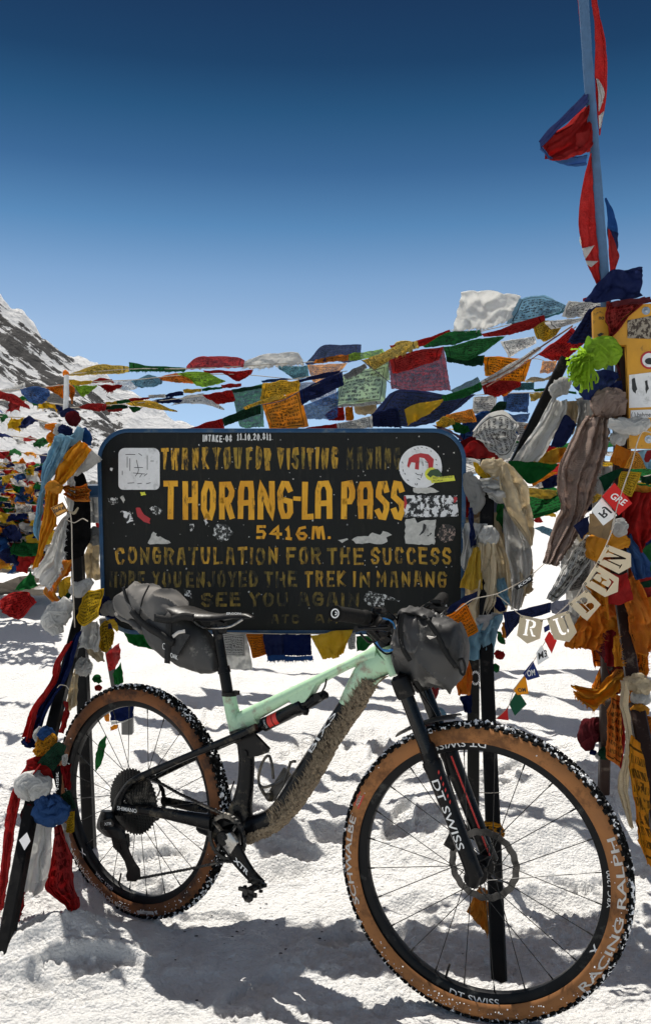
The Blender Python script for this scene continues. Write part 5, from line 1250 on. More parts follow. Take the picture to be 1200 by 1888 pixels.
fl('white printed band on the sign top below the sheer blue flag', 'white', 'B', '800,516 850,506 900,496 988,474', '805,542 860,542 920,542 992,538', 3.36, pr=1)
fl('red strip along the sign top left of the white band', 'red', 'B', '630,542 700,528 800,516', '640,550 720,548 805,542', 3.36)
fl('red flag in the far bundle behind the sheer blue flag', 'red', 'B', '740,470 780,440 838,428', '760,500 800,500 846,498', 3.7)
fl('yellow flag in the far bundle behind the sheer blue flag', 'amber', 'B', '845,430 865,428 886,430', '850,498 870,500 890,498', 3.7)
lump('pale bundle of scarves on the far line behind the sign top', 'cream', 'B', '895,440 940,430 1010,425', 3.75, [25,35,30], group=G1)
fl('large maroon sheer flag hanging above the right half of the sign', 'deepred', 'C', '82,376 150,360 240,340 318,322', '95,500 180,510 260,508 348,506', 3.55, sheer=.28, pr=1)
fl('red fold lying over the top of the maroon flag', 'red', 'C', '88,378 160,350 240,330 318,318', '100,432 150,428 220,400 300,375', 3.5)
fl('red flag on the high line between the yellow drape and the green one', 'red', 'C', '88,316 160,300 240,285 342,248', '100,335 170,322 240,312 350,262', 3.52)
fl('yellow drape reaching the high line at the upper right', 'pale_yellow', 'C', '0,370 60,345 110,320 205,296', '8,382 60,374 120,362 212,325', 3.46, k=3, fray=4)
fl('long bright green flag rising to the right on the high line', 'green', 'C', '228,318 280,288 335,264 400,254 476,248', '240,324 300,318 360,310 420,296 480,274', 3.5, sheer=.08)
fl('broad green flag slanting under the bright green one', 'green', 'C', '315,322 390,305 470,285 580,278', '328,366 380,372 430,376 500,335', 3.55, sheer=.05)
fl('dark green rolled flag right of the maroon one', 'dark_green', 'C', '328,360 370,362 430,360 492,356', '330,382 380,392 430,400 485,404', 3.57)
fl('big bright white flag with frayed edges highest of all on the right', 'white', 'C', '395,84 450,82 520,76 590,90 642,112', '358,252 400,252 460,246 540,225 602,206', 3.5, pr=0, fray=7, sheer=.12, k=1.3, amp=.02)
fl('light blue flag blowing right of the big white one', 'light_blue', 'C', '640,116 690,104 750,106 800,125 850,152', '585,222 640,214 700,205 770,188 842,158', 3.48, sheer=.1, k=2.4)
fl('teal edge below the light blue flag', 'teal', 'C', '600,212 700,190 840,155', '610,226 700,212 838,172', 3.5)
fl('long red flag slanting below the light blue one', 'red', 'C', '478,266 550,248 640,215 745,184', '490,278 560,274 650,258 752,224', 3.46)
fl('brownish yellow flag right of the long red one', 'yellow', 'C', '700,240 760,206 830,220', '715,290 765,292 800,265', 3.45, pr=1, dirty=.5)
fl('white printed flag end near the notice board', 'white', 'C', '850,124 920,128 1012,142', '818,192 870,198 962,178', 3.34, pr=1)
fl('white drape below the printed white flag end', 'white', 'C', '745,216 820,205 900,195 1000,140', '775,246 850,228 900,210 985,160', 3.36, sheer=.1)
fl('navy flag hanging at the left end of the notice board', 'navy', 'C', '935,160 970,148 1012,152', '845,302 890,306 935,304', 3.25)
fl('red triangle hanging left of the notice board', 'red', 'C', '718,352 790,300 862,238', '780,378 840,372 930,290', 3.36)
fl('small white printed flag hanging below the long red one', 'white', 'C', '558,298 630,286 706,276', '598,366 640,340 712,306', 3.6, pr=1, sheer=.15)
fl('orange printed flag in the gap above the printed white cloth', 'amber', 'C', '488,360 550,364 620,370 692,376', '495,442 560,470 620,474 662,470', 3.62, pr=1)
fl('orange flag tip below the printed orange one', 'orange', 'C', '548,470 600,470 642,480', '550,522 578,532 622,488', 3.64, pr=1)
fl('white ribbon flag slanting across the orange printed one', 'white', 'C', '468,472 540,430 620,385 722,318', '485,492 560,450 640,402 732,330', 3.5)
fl('red twisted flag left of the white ribbon end', 'red', 'C', '478,488 540,464 600,468 648,470', '490,522 545,532 600,510 646,488', 3.48)
fl('bright green twisted flag over the long navy one', 'green', 'C', '308,532 360,515 410,498 476,470', '318,552 370,545 420,532 482,500', 3.38)
fl('sheer dark green corner behind the bright green twist', 'dark_green', 'C', '348,504 400,480 462,448', '360,516 420,498 474,476', 3.44, sheer=.35)
fl('yellow flag pinched at its tip over the long navy one', 'yellow', 'C', '150,588 200,564 250,556 314,544', '165,658 200,635 260,605 314,554', 3.36, pr=0)
fl('small white flag with a printed horse behind the printed white cloth', 'white', 'C', '445,534 490,530 545,530', '440,602 490,612 535,606', 3.7, pr=1, sheer=.1)
fl('blue square flag in the gap right of the white horse flag', 'blue', 'C', '568,520 620,518 682,516', '575,590 630,598 678,600', 3.7, sheer=.12)
fl('blue triangle below the blue square flag', 'blue', 'C', '575,604 620,612 684,602', '600,640 640,646 672,640', 3.7, sheer=.2)
fl('small yellow pennant left of the slanting brace', 'pale_yellow', 'C', '684,518 720,516 758,513', '692,552 715,546 752,524', 3.66)
fl('teal strip behind the white ribbon end', 'teal', 'C', '608,476 660,474 702,470', '612,506 660,506 702,502', 3.72)
fl('pink orange sheer flag left of the lime tassel', 'amber', 'C', '738,382 775,384 802,376', '730,432 760,432 790,428', 3.6, sheer=.3)
fl('cream ribbon pointing at the lime tassel', 'cream', 'C', '688,452 750,450 808,434', '658,470 740,466 806,446', 3.4)
fl('green strip under the cream ribbon', 'green', 'C', '700,500 780,498 880,512', '705,510 780,510 882,522', 3.68)
fl('orange yellow folded flag on the right corner of the sign', 'amber', 'C', '330,610 390,595 440,585', '300,665 360,650 460,640', 3.32, pr=1)
fl('yellow fold at the right corner of the sign', 'yellow', 'C', '285,640 320,620 360,625', '290,668 330,664 365,650', 3.3)
fl('green folded flag right of the orange yellow one', 'green', 'C', '350,640 380,645 420,660', '360,680 400,690 430,680', 3.3)
fl('grey blue folds under the printed white cloth', 'blue', 'C', '420,660 470,620 520,600', '410,700 450,690 500,650', 3.36, sheer=.1)
fl('dark green tip above the printed white cloth', 'dark_green', 'C', '512,602 545,560 586,556', '530,602 560,600 580,585', 3.3)
fl('pink folds beside the right corner of the sign', 'purple', 'C', '270,655 330,668 390,700', '300,668 350,690 400,720', 3.3, sheer=.2)
# cords
for i, (lb, rg, a, d, w, m) in enumerate((
    ('topmost cord from the white pole tip towards the notice board', 'X', '125,690 240,680 340,680 450,675 560,668 660,662 760,642 880,612 1000,585 1100,560', 3.6, 1.6, CORDM),
    ('second cord below the topmost one, left half', 'X', '125,706 250,700 330,692 440,690 560,700 640,690', 3.63, 1.5, CORDM),
    ('third cord passing low over the left corner of the sign', 'X', '130,752 230,745 330,735 420,722 520,702 640,684', 3.57, 1.5, CORDM),
    ('slack cord crossing under the red streamer at the left edge', 'X', '0,720 60,716 130,708', 3.5, 1.5, CORDM),
    ('dark blue cord dropping from the yellow drape to the long navy flag', 'B', '930,180 1000,235 1080,300 1140,335', 3.4, 1.5, DCORDM),
    ('brown twisted cord slanting up to the notice board, upper strand', 'C', '480,478 600,415 720,330 865,232', 3.42, 3., plain('brown_cord', (.2,.12,.08), .9)),
    ('brown twisted cord slanting up to the notice board, lower strand', 'C', '500,492 620,420 740,340 880,236', 3.44, 2., plain('rust_cord', (.25,.10,.07), .9)),
    ('dark cord along the sign top', 'B', '400,420 520,395 610,345 720,300 830,245', 3.37, 1.6, DCORDM),
    ('pale cord looping above the orange printed flag', 'C', '640,378 700,372 730,376 745,382', 3.6, 1.4, CORDM),
    ('pale cord under the blue square flag', 'C', '440,528 570,520 700,516 800,508', 3.69, 1.5, CORDM),
    )): cord(lb, rg, a, d, w, m)
# ================================================================ the bundle round the left post
wp = MB(); wp.tube([P(121,770,3.3), P(123,720,3.3), P(123,694,3.3), P(123,690,3.3)], [.0095,.009,.0085,.008], 14)
po = empty('white_pole_tip', P(122,770,3.3), 0, 'white capped end of a pole standing out of the left bundle of scarves', 'pole'); o = wp.build('shaft', plain('white_pole', (.7,.7,.68), .5, dirt=(.4,.38,.35), damt=.2)); o.data.transform(Matrix.Translation(-po.location)); o.parent = po
o = MB().blob(P(122,689,3.3), .0115, 2, .25, 2).build('cap', cloth_mat('orange')); o.data.transform(Matrix.Translation(-po.location)); o.parent = po
G2 = 'scarves tied to the sign legs'
lump('maroon knot on top of the left bundle', 'maroon', 'E', '490,150 530,125 575,150', 3.2, [30,44,30]); lump('navy knot under the white pole tip', 'navy', 'E', '440,95 500,80 570,100', 3.24, [18,28,18]); lump('navy fold beneath the maroon knot', 'navy', 'E', '440,180 470,215 520,230', 3.16, [22,40,30], tw=3)
lump('blue fold right of the maroon knot', 'blue', 'E', '600,200 630,250 635,320', 3.2, [20,32,24], tw=3); lump('pale scrap left of the maroon knot', 'white', 'E', '420,165 430,200 400,240', 3.18, [20,26,20], tw=3)
lump('orange scraps tied left of the maroon knot', 'orange', 'E', '330,180 400,185 420,225 360,260 375,300', 3.22, [14,26,30,26,14], tw=3); lump('light blue knot of the long scarf', 'light_blue', 'E', '590,190 560,265 500,290 420,265', 3.13, [26,30,32,30], tw=3)
scarf('long light blue scarf hanging down the left bundle', 'light_blue', 'E', '400,245 350,360 310,480 285,640 270,800 258,950 280,1000', '530,265 480,380 430,470 370,570 325,680 292,880 292,1005', 3.15, 3.10, k=2.6)
scarf('wide orange scarf falling from the left bundle to a knot', 'amber', 'E', '570,275 500,350 440,440 400,520 372,605', '662,345 630,400 590,450 510,550 430,625', 3.10, 3.06, k=2.2)
scarf('long orange scarf hanging below the knot', 'amber', 'E', '335,630 318,740 300,860 278,1020 240,1215', '440,640 430,740 412,860 345,1010 275,1205', 3.08, 3.06, k=2.6)
lump('orange knot between two orange scarves', 'amber', 'E', '335,640 380,620 450,640', 3.05, [20,40,28])
scarf('orange cloth reappearing under the white scarf', 'amber', 'E', '455,1150 380,1260 328,1350 328,1400 425,1520', '515,1155 470,1260 420,1360 410,1405 482,1475', 3.15, k=2)
scarf('bright orange printed band wound across the left post', 'orange', 'E', '450,612 520,618 570,612 638,588', '468,668 520,705 570,725 655,728', 3.13, k=2.5, pr=1)
scarf('white scarf with a torn end hanging left of the black post', 'white', 'E', '500,790 440,870 395,960 350,1080 320,1160 228,1255', '482,890 476,960 470,1060 462,1150 430,1250 352,1368', 3.12, 3.08, k=2, fray=10)
scarf('white strip crossing the black post near its top', 'white', 'E', '500,545 495,600 488,700 500,800', '535,545 552,600 540,690 520,810', 3.14, k=1.5)
lump('twisted white scarf between the left post and the sign corner', 'white', 'E', '530,530 590,480 650,430 700,380', 3.2, [22,34,40,50], tw=4)
scarf('grey white scarf hanging beside the left edge of the sign', 'white', 'E', '625,580 640,660 650,760 655,880', '722,575 728,660 728,760 726,880', 3.33, k=3, dirty=.3)
lump('grey knot beside the left edge of the sign', 'grey', 'E', '660,930 700,960 715,1040', 3.30, [30,60,40], tw=4)
scarf('dusky pink cloth hanging beside the left edge of the sign', 'cream', 'E', '640,1000 622,1120 618,1200 620,1285', '728,1000 730,1100 728,1200 728,1292', 3.34, k=1.5, dirty=.4)
scarf('black cloth wrapped flat on the left post', 'lblack', 'E', '540,500 600,520 640,640 655,740 658,1000', '490,780 470,900 464,1000 466,1150 600,1120', 3.24, k=1, amp=.006, nu=20, nv=10)
scarf('orange rag behind the left post', 'orange', 'E', '470,1150 490,1155 515,1152', '445,1250 470,1270 515,1262', 3.2, k=1)
flag('yellow rounded flag low on the left bundle', 'yellow', 'E', '430,1310 470,1280 515,1268', '422,1410 460,1418 510,1370', 3.12, amp=.01, group=G2); flag('dark green scrap under the yellow rounded flag', 'dark_green', 'E', '430,1410 470,1390 520,1385', '440,1440 480,1440 520,1410', 3.14, group=G2)
flag('large yellow printed flag curling over the lower left corner of the sign', 'yellow', 'E', '748,1362 690,1365 640,1378 600,1420', '722,1560 680,1590 600,1635 548,1570', 3.06, 3.0, pr=1, amp=.014, k=1, group=G2)
lump('white crumpled scarf low on the left bundle', 'white', 'E', '500,1440 440,1520 390,1600 420,1690', 3.08, [40,70,72,40], tw=5); lump('white knot across the left post', 'white', 'E', '520,1340 570,1370 620,1340 670,1300', 3.12, [36,44,40,28], tw=5)
scarf('cream strips hanging under the large yellow printed flag', 'white', 'E', '590,1630 565,1700 590,1790', '710,1590 720,1690 715,1810', 3.04, k=3); scarf('cream tail hanging lower under the yellow flag', 'cream', 'E', '600,1780 640,1830 700,1890', '715,1780 740,1830 760,1890', 3.06, k=2)
flag('ribbed yellow printed flag rolled up below the sign corner', 'yellow', 'E', '700,1640 750,1600 830,1570', '720,1800 780,1815 830,1740', 3.1, pr=1, k=4, amp=.018, dirty=.3, group=G2)
flag('navy cloth at the lower left corner of the sign', 'navy', 'E', '712,1400 750,1410 790,1420', '718,1550 760,1560 850,1600', 3.14, group=G2, k=2); lump('grey white rag on the lower left corner of the sign', 'grey', 'E', '740,1540 800,1500 850,1480', 3.10, [24,50,30], tw=5)
flag('navy scrap in the ribbed yellow bundle', 'navy', 'E', '780,1620 820,1610 850,1600', '790,1650 830,1645 855,1640', 3.05, group=G2); flag('yellow scrap in the ribbed yellow bundle', 'yellow', 'E', '800,1580 840,1590 860,1640', '790,1600 825,1640 850,1680', 3.04, group=G2)
cord('pale cord hanging straight down the left post', 'E', '470,690 510,800 522,900 525,1100 530,1240 535,1400 545,1640', 3.02, 2.2, m=CORDM); cord('pale cord tied round the left post', 'E', '480,855 540,880 600,850 640,870', 3.03, 1.8)
lump('pale knots of cord on the left post', 'cream', 'E', '505,800 540,810 570,770', 3.02, [5,9,5], tw=3)
tgp = pts('E', '370,772 458,730 496,795 412,842'); t_ = MB().prism([P(a, b, 3.02) for a, b in tgp], (0,-.001,0), (0,.001,0)); tg = t_.build('wooden_tag', plain('tag_orange', (.70,.33,.06), .6)); tag(tg, 'small orange square tag with black writing on the orange scarf', 'tag')
_p = [P(a, b, 3.018) for a, b in pts('E', '378,775 454,740 488,794 414,834')]; m_ = MB()
for i in range(4): m_.tube([_p[i], _p[(i+1) % 4]], .0012, 4)
m_.build('border', STK, tg)
lettering('lake', lambda a, b: P(*(lambda x, y: (0+.25424*x, 740+.25424*y))(392+82*a, 812-34*a-34*b), 3.0175), STK, tg, off=.02)
flag('green flag lying on the snow line left of the left post', 'green', 'E', '95,1368 150,1310 222,1228', '180,1368 240,1352 272,1335', 4.2, 4.1, amp=.014, group='prayer flags low at the left edge')
flag('rounded red printed flag low at the left edge', 'red', 'E', '-5,1450 60,1400 120,1383 205,1382', '10,1530 80,1568 150,1572 264,1458', 4.2, 4.1, amp=.012, k=2, pr=1, group='prayer flags low at the left edge')
# ---- the slanting left leg
scarf('red scarf twisted with a blue one on the slanting left leg, red strand', 'red', 'L', '330,80 275,180 250,270 200,350 140,440 112,560', '372,60 320,160 290,260 250,330 190,430 150,590', 2.93, 2.9, k=1.4)
scarf('blue strand twisted with the red scarf on the slanting left leg', 'navy', 'L', '400,20 350,110 330,200 300,270 240,340 180,440 150,560', '420,0 385,90 345,230 318,285 262,360 225,470 188,615', 2.96, 2.92, k=1.6)
scarf('blue edge under the red strand of the twisted scarf', 'navy', 'L', '112,560 108,580 110,595', '150,560 170,590 190,612', 2.9, k=.6)
scarf('red cloth behind the slanting left leg', 'red', 'L', '340,360 335,420 300,520', '350,420 342,470 320,540', 3.0, k=1)
lump('orange and yellow printed knot on the slanting left leg', 'amber', 'L', '185,640 230,600 285,545', 2.84, [20,44,18], tw=6, pr=1); lump('navy knot with white edge on the slanting left leg', 'blue', 'L', '205,520 240,545 270,575', 2.85, [26,40,22], tw=4); lump('white edge of the navy knot', 'white', 'L', '210,500 195,550 215,590', 2.88, [12,20,12], tw=3)
flag('dark green printed flag hanging from the slanting left leg', 'dark_green', 'L', '192,688 250,620 300,575 340,598', '240,702 275,726 300,690 330,655', 2.80, amp=.008, pr=1, group=G2)
lump('big red knot at the joint of the slanting left leg', 'red', 'L', '165,660 190,720 240,720 300,705', 2.84, [30,52,50,28], tw=5); scarf('small red printed flag right of the big red knot', 'deepred', 'L', '320,700 325,760 325,812', '358,698 360,760 358,820', 2.8, k=1)
rib_ = scarf('black printed ribbon right of the big red knot', 'lblack', 'L', '262,700 280,780 300,860', '318,700 318,780 312,860', 2.81, k=1, amp=.004); lettering('NISK', lambda a, b: P(*(lambda x, y: (.36011*x, 1160+.36011*y))(302-14*b, 820-90*a), 2.785), WHT, rib_); 
flag('dark green flag below the big red knot', 'dark_green', 'L', '312,850 340,830 358,822', '350,935 370,925 394,912', 2.82, amp=.006, group=G2, pr=1); flag('white printed scrap above the small red flag', 'white', 'L', '318,650 335,640 350,640', '318,690 332,700 345,690', 2.79, amp=.004, group=G2, pr=1)
flag('yellow printed scrap hanging by the rear tyre', 'yellow', 'L', '345,945 362,938 384,932', '340,1040 360,1046 380,1038', 2.84, amp=.006, pr=1, group=G2)
lump('white cloth knotted round the slanting left leg', 'white', 'L', '130,870 150,800 200,800 262,810', 2.80, [30,62,60,36], tw=4); lump('blue sheer bundle hanging from the slanting left leg', 'blue', 'L', '215,850 240,920 300,930 355,940', 2.80, [30,72,66,30], tw=5)
lump('maroon end of the slanting tube', 'maroon', 'L', '165,890 165,930 150,980', 2.81, [30,42,36], tw=4)
scarf('long red scarf streaming down left of the slanting leg', 'red', 'L', '185,650 110,740 70,830 45,950 30,1100 15,1250 -20,1440', '215,700 150,790 110,860 95,940 80,1100 45,1300 8,1440', 2.86, 2.8, k=1.6)
scarf('orange lining beside the long red scarf', 'orange', 'L', '150,700 105,760 92,810', '165,720 125,780 100,820', 2.88, k=1)
scarf('long white scarf hanging between two red ones at the slanting leg', 'white', 'L', '185,985 165,1080 145,1180 112,1342', '270,995 268,1090 255,1220 215,1348', 2.83, k=1.4); scarf('narrow white scarf right of the red printed one', 'white', 'L', '275,1000 300,1040 330,1090 366,1165', '335,995 352,1040 362,1100 370,1150', 2.86, k=1)
scarf('red printed scarf hanging by the rear wheel with a knotted end', 'red', 'L', '268,1000 262,1120 250,1230 230,1335 300,1390 345,1440 330,1490', '300,1020 345,1100 372,1180 385,1290 415,1400 385,1450 355,1512', 2.83, 2.80, k=1.6, pr=2)
scarf('red tuft at the end of the printed scarf', 'red', 'L', '315,1500 335,1480 350,1470', '318,1512 345,1514 372,1500', 2.78, k=3, fray=8)
scarf('red tail hanging low behind the slanting leg', 'red', 'L', '90,1350 82,1440 65,1540 48,1625', '125,1350 112,1440 95,1540 82,1605', 2.76, k=1.2, fray=5)
cord('pale tie round the upper slanting leg', 'L', '295,300 310,285 340,290 355,310', 2.9, 1.6)
scarf('cream cloth between the two left legs', 'cream', 'L', '388,180 352,280 345,360 350,430', '400,200 398,280 398,340 390,390', 3.1, k=1.6); lump('white knot under the sign corner', 'white', 'L', '395,170 430,195 470,205', 3.1, [30,40,28], tw=4)
# behind the rear wheel
flag('red flag hanging behind the left post', 'red', 'L', '540,130 570,100 612,70', '560,215 590,200 615,150', 3.6, sheer=.1, amp=.012, group=G2); flag('green flag hanging behind the rear tyre top', 'green', 'L', '580,230 600,200 622,170', '582,282 610,285 636,270', 3.7, amp=.01, group=G2)
flag('green leaf shaped flag hanging behind the rear spokes', 'green', 'L', '490,640 510,580 545,540', '488,735 520,690 540,620', 3.6, amp=.008, group=G2); flag('blue flag over the grey steel tube', 'navy', 'L', '560,405 620,398 685,395', '568,468 630,470 680,455', 3.86, amp=.008, group=G2); flag('white hem under the blue flag on the steel tube', 'white', 'L', '566,470 630,470 690,440', '572,492 625,478 672,462', 3.87, amp=.006, group=G2)
flag('orange flag left of the blue flag on the steel tube', 'amber', 'L', '530,430 545,425 560,424', '540,470 550,475 562,470', 3.88, amp=.006, group=G2); flag('yellow tip below the blue flag', 'amber', 'L', '565,500 590,490 610,488', '568,522 585,515 600,510', 3.88, amp=.005, group=G2)
lump('tangled green and white rag behind the left legs', 'green', 'L', '480,265 500,250 515,275', 3.3, [10,16,10], tw=4); lump('small red rag behind the left legs', 'red', 'L', '488,305 505,300 520,310', 3.3, [8,13,9], tw=4)
# ================================================================ flags hanging under the sign
G3 = 'prayer flags hanging under the black sign'
flag('green flag behind the saddle bag', 'green', 'G', '128,305 190,300 260,310 340,345', '185,392 240,418 300,430 360,428', 3.3, amp=.014, group=G3)
flag('grey white printed flag hanging right of the seat post', 'white', 'G', '716,340 790,340 862,345', '735,470 800,475 858,475', 3.16, pr=1, amp=.006, dirty=.3, group=G3); flag('second white flag layer hanging lower right of the seat post', 'white', 'G', '718,345 800,345 870,350', '760,545 830,552 902,552', 3.2, amp=.008, group=G3)
flag('orange printed flag hanging under the middle of the sign', 'orange', 'G', '862,345 910,345 960,345', '905,486 940,478 982,464', 3.14, pr=1, amp=.007, group=G3)
flag('left of two navy flags hanging under the sign', 'navy', 'G', '958,342 1020,344 1085,345', '985,470 1040,466 1090,462', 3.14, amp=.007, fray=4, group=G3); flag('right of two navy flags hanging under the sign', 'navy', 'G', '1080,342 1160,344 1240,345', '1088,470 1160,472 1245,468', 3.13, amp=.007, fray=4, group=G3)
flag('pale blue hem of the left navy flag', 'blue', 'G', '985,468 1040,462 1090,460', '990,502 1040,500 1095,498', 3.15, amp=.004, fray=5, group=G3, nv=6); flag('pale blue hem of the right navy flag', 'blue', 'G', '1090,472 1160,474 1250,470', '1095,502 1160,500 1255,495', 3.15, amp=.004, fray=5, group=G3, nv=6)
flag('yellow flag hanging left of the handlebar under the sign', 'yellow', 'H', '42,392 140,378 240,362 320,358', '125,555 170,542 225,538 258,505', 3.1, amp=.014, pr=0, fray=4, group=G3)
flag('white printed strip right of the yellow hanging flag', 'white', 'H', '285,390 310,380 335,375', '290,480 310,485 335,480', 3.12, amp=.004, pr=1, group=G3); flag('green flag behind the brake levers', 'green', 'H', '340,400 400,395 455,410', '345,500 400,490 450,440', 3.12, amp=.008, group=G3)
cord('cord along the underside of the sign', 'X', '400,1166 480,1168 560,1169 650,1166', 3.13, 1.6)
# ================================================================ cloths round the right leg of the sign
G4 = 'scarves tied to the sign legs'
scarf('white cloth with black printed figures peaked behind the right corner of the sign', 'white', 'C', '440,685 470,640 510,605 560,592 600,610 636,650', '470,730 510,770 540,780 560,800 590,790 630,700', 3.24, 3.2, k=2, amp=.02, pr=2, nu=44, nv=28)
flag('red flag pulled into a point behind the right corner of the sign', 'red', 'F', '95,230 170,165 230,200 340,268', '110,255 180,270 260,276 342,276', 3.2, amp=.02, k=2, group=G4)
lump('cream knot on top of the right sign leg', 'cream', 'F', '210,300 280,330 345,300', 3.1, [26,52,30], tw=5); flag('yellow rag at the cream knot', 'yellow', 'F', '165,285 190,310 210,340', '180,350 240,392 305,395', 3.08, amp=.014, group=G4, k=2)
scarf('white cloth sagging below the cream knot', 'white', 'F', '180,395 230,385 320,370', '260,500 310,530 358,525', 3.06, k=1.6); scarf('big cream scarf hanging in front of the right sign leg', 'cream', 'F', '345,290 325,400 345,520 400,640 470,740 505,775', '360,290 420,360 480,440 505,560 515,660 508,775', 3.05, 3.02, k=1.6, amp=.02)
scarf('dirty white sheer scarf hanging below the big cream one', 'white', 'F', '340,560 340,680 350,820 375,940 385,1150', '400,600 460,720 500,770 505,900 440,1150', 3.10, k=2.6, dirty=.4, sheer=.1)
scarf('cream tail of the dirty white scarf', 'cream', 'F', '400,760 410,900 440,1080', '500,770 508,900 512,1045', 3.12, k=2, fray=6)
lump('frayed grey rag beside the right edge of the sign', 'grey', 'F', '130,350 160,430 190,520 160,590', 3.08, [24,44,40,22], tw=5); flag('red flag beside the right edge of the sign', 'red', 'F', '105,490 130,480 150,490', '108,600 125,610 145,560', 3.15, group=G4)
scarf('narrow blue ribbon hanging beside the right edge of the sign', 'navy', 'F', '135,560 140,640 150,790', '158,555 170,640 182,770', 3.0, k=1)
lump('white knot gathering the scarves on the right sign leg', 'white', 'F', '210,690 260,720 300,690', 2.98, [30,52,26], tw=5); scarf('cream scarf hanging left of the right sign leg', 'cream', 'F', '200,760 195,900 180,1050 135,1140 180,1250', '290,760 300,900 300,1040 290,1120 200,1265', 2.98, 2.94, k=2.4, amp=.018)
scarf('golden cream scarf hanging over the right sign leg', 'cream', 'F', '280,730 300,840 320,980 340,1100', '330,720 370,840 378,960 380,1110', 2.98, k=1.8, amp=.018); scarf('pale scarf between sign edge and white knot', 'white', 'F', '120,640 105,760 95,900', '240,650 200,760 150,950', 3.04, k=2.6)
flag('olive yellow sheer flag hanging beside the right edge of the sign', 'yellow', 'F', '165,790 190,784 212,800', '85,1020 140,1030 215,1035', 2.98, amp=.014, sheer=.1, k=2, dirty=.3, group=G4)
flag('navy flag pulled tight along the lower right corner of the sign', 'navy', 'F', '20,1140 100,1080 190,1040', '0,1172 110,1140 200,1060', 2.98, amp=.008, group=G4)
flag('orange printed flag right of the handlebar bag', 'orange', 'F', '-30,1190 40,1175 105,1115 125,1120', '100,1325 150,1305 198,1278', 2.82, pr=1, amp=.006, k=.8, group=G4)
scarf('translucent blue white scarf hanging under the tied scarves', 'light_blue', 'F', '130,1270 105,1350 108,1440', '335,1170 300,1320 275,1450', 2.9, k=3, amp=.014, sheer=.12); scarf('pale strip left of the translucent blue scarf', 'white', 'F', '200,1180 180,1230 195,1265', '330,1170 310,1230 260,1260', 2.92, k=2)
scarf('small blue white cloth beside the cord', 'light_blue', 'F', '300,970 310,1060 330,1130', '345,965 370,1080 380,1120', 2.96, k=1.5); flag('navy scrap at the cord crossing', 'navy', 'F', '285,1060 320,1080 355,1140', '290,1140 320,1160 350,1155', 2.94, group=G4)
scarf('orange cloth hanging below the handlebar bag', 'orange', 'M', '0,440 0,540 10,640', '-25,460 -45,560 -30,630', 2.86, k=1.4, amp=.014)
scarf('orange rounded cloth tied low on the rear right leg', 'orange', 'H', '1040,480 1010,600 985,700 1000,780', '1060,500 1085,600 1092,700 1085,780', 2.95, k=1.6, pr=0); flag('navy flag under the orange rounded cloth', 'navy', 'H', '1015,790 1050,785 1095,780', '1040,890 1070,900 1092,890', 2.97, group=G4, amp=.008)
flag('red patterned cloth hanging behind the fork', 'deepred', 'H', '730,670 800,690 888,725', '765,800 790,860 820,885', 2.75, amp=.012, pr=0, group=G4, k=2); lump('blue white rag behind the front tyre', 'light_blue', 'H', '850,870 890,890 925,925', 2.9, [14,20,12], tw=4)
flag('green rag behind the right sign leg', 'green', 'F', '305,530 325,530 345,540', '300,620 320,650 340,690', 3.15, group=G4); flag('dark green folds behind the right sign leg', 'green', 'M', '200,220 230,240 258,290', '205,290 230,310 250,310', 3.1, group=G4); lump('small red and green rag beside the right sign leg', 'red', 'M', '185,360 215,380 240,395', 3.05, [16,26,16], tw=5); lump('green rag under the red one beside the right sign leg', 'green', 'M', '175,440 190,470 200,490', 3.05, [14,22,10], tw=4)
flag('yellow pennant edge behind the translucent scarf', 'amber', 'M', '232,170 245,168 255,168', '230,260 245,270 258,270', 3.0, group=G4)
wrap('golden printed cloth wound round the right leg behind the front hub', 'amber', 906, 1534, 2.66, 21, 20, seed=2, pr=1); scarf('amber rag hanging from the right leg behind the spokes', 'amber', 'K', '545,700 520,740 490,780', '580,710 580,800 578,885', 2.62, k=2, fray=5, dirty=.3)
# flags stretched right of the sign
G5 = 'prayer flags between the sign and the notice board'
scarf('pale scarf hanging beside the black brace', 'white', 'C', '785,530 740,610 690,700 612,805', '835,560 830,640 780,720 725,808', 3.2, k=2.6, dirty=.25); scarf('amber cloth edge left of the black brace', 'amber', 'C', '770,540 720,590 660,665', '785,545 740,590 668,668', 3.36, k=1); lump('white knot at the top of the black brace', 'white', 'C', '770,515 805,500 850,465', 3.2, [20,32,18], tw=5)
scarf('beige scarf falling right of the white knot', 'cream', 'C', '820,560 840,620 860,700', '905,545 890,600 870,690', 3.24, k=2, dirty=.3)
flag('long dark green flag stretched from the cream knot to the brown cloth', 'green', 'F', '368,282 450,285 560,294 660,302', '372,292 430,360 500,420 640,330', 3.2, amp=.012, group=G5); flag('yellow flag under the stretched dark green one', 'yellow', 'F', '560,280 620,220 700,205', '570,300 640,300 700,280', 3.3, group=G5, amp=.012)
flag('navy triangle hanging right of the pale scarf', 'navy', 'F', '620,180 690,30 712,15', '615,205 700,190 770,72', 3.14, amp=.012, group=G5); flag('amber yellow flag behind the brown cloth', 'amber', 'F', '660,210 690,205 705,208', '655,290 690,290 700,240', 3.26, group=G5)
flag('yellow flag lying behind the brown cloth', 'pale_yellow', 'F', '484,440 560,448 648,452', '488,490 560,500 648,508', 3.9, amp=.01, group=G5); flag('amber flag folded above the pale yellow one', 'amber', 'F', '505,415 540,380 600,345 655,348', '510,432 560,405 640,362', 3.7, group=G5); flag('navy and white flag behind the amber fold', 'navy', 'F', '560,395 610,370 655,360', '570,435 610,442 655,430', 3.75, group=G5); flag('white flag left of the navy and white one', 'white', 'F', '512,410 545,400 575,395', '515,435 550,440 585,430', 3.8, group=G5)
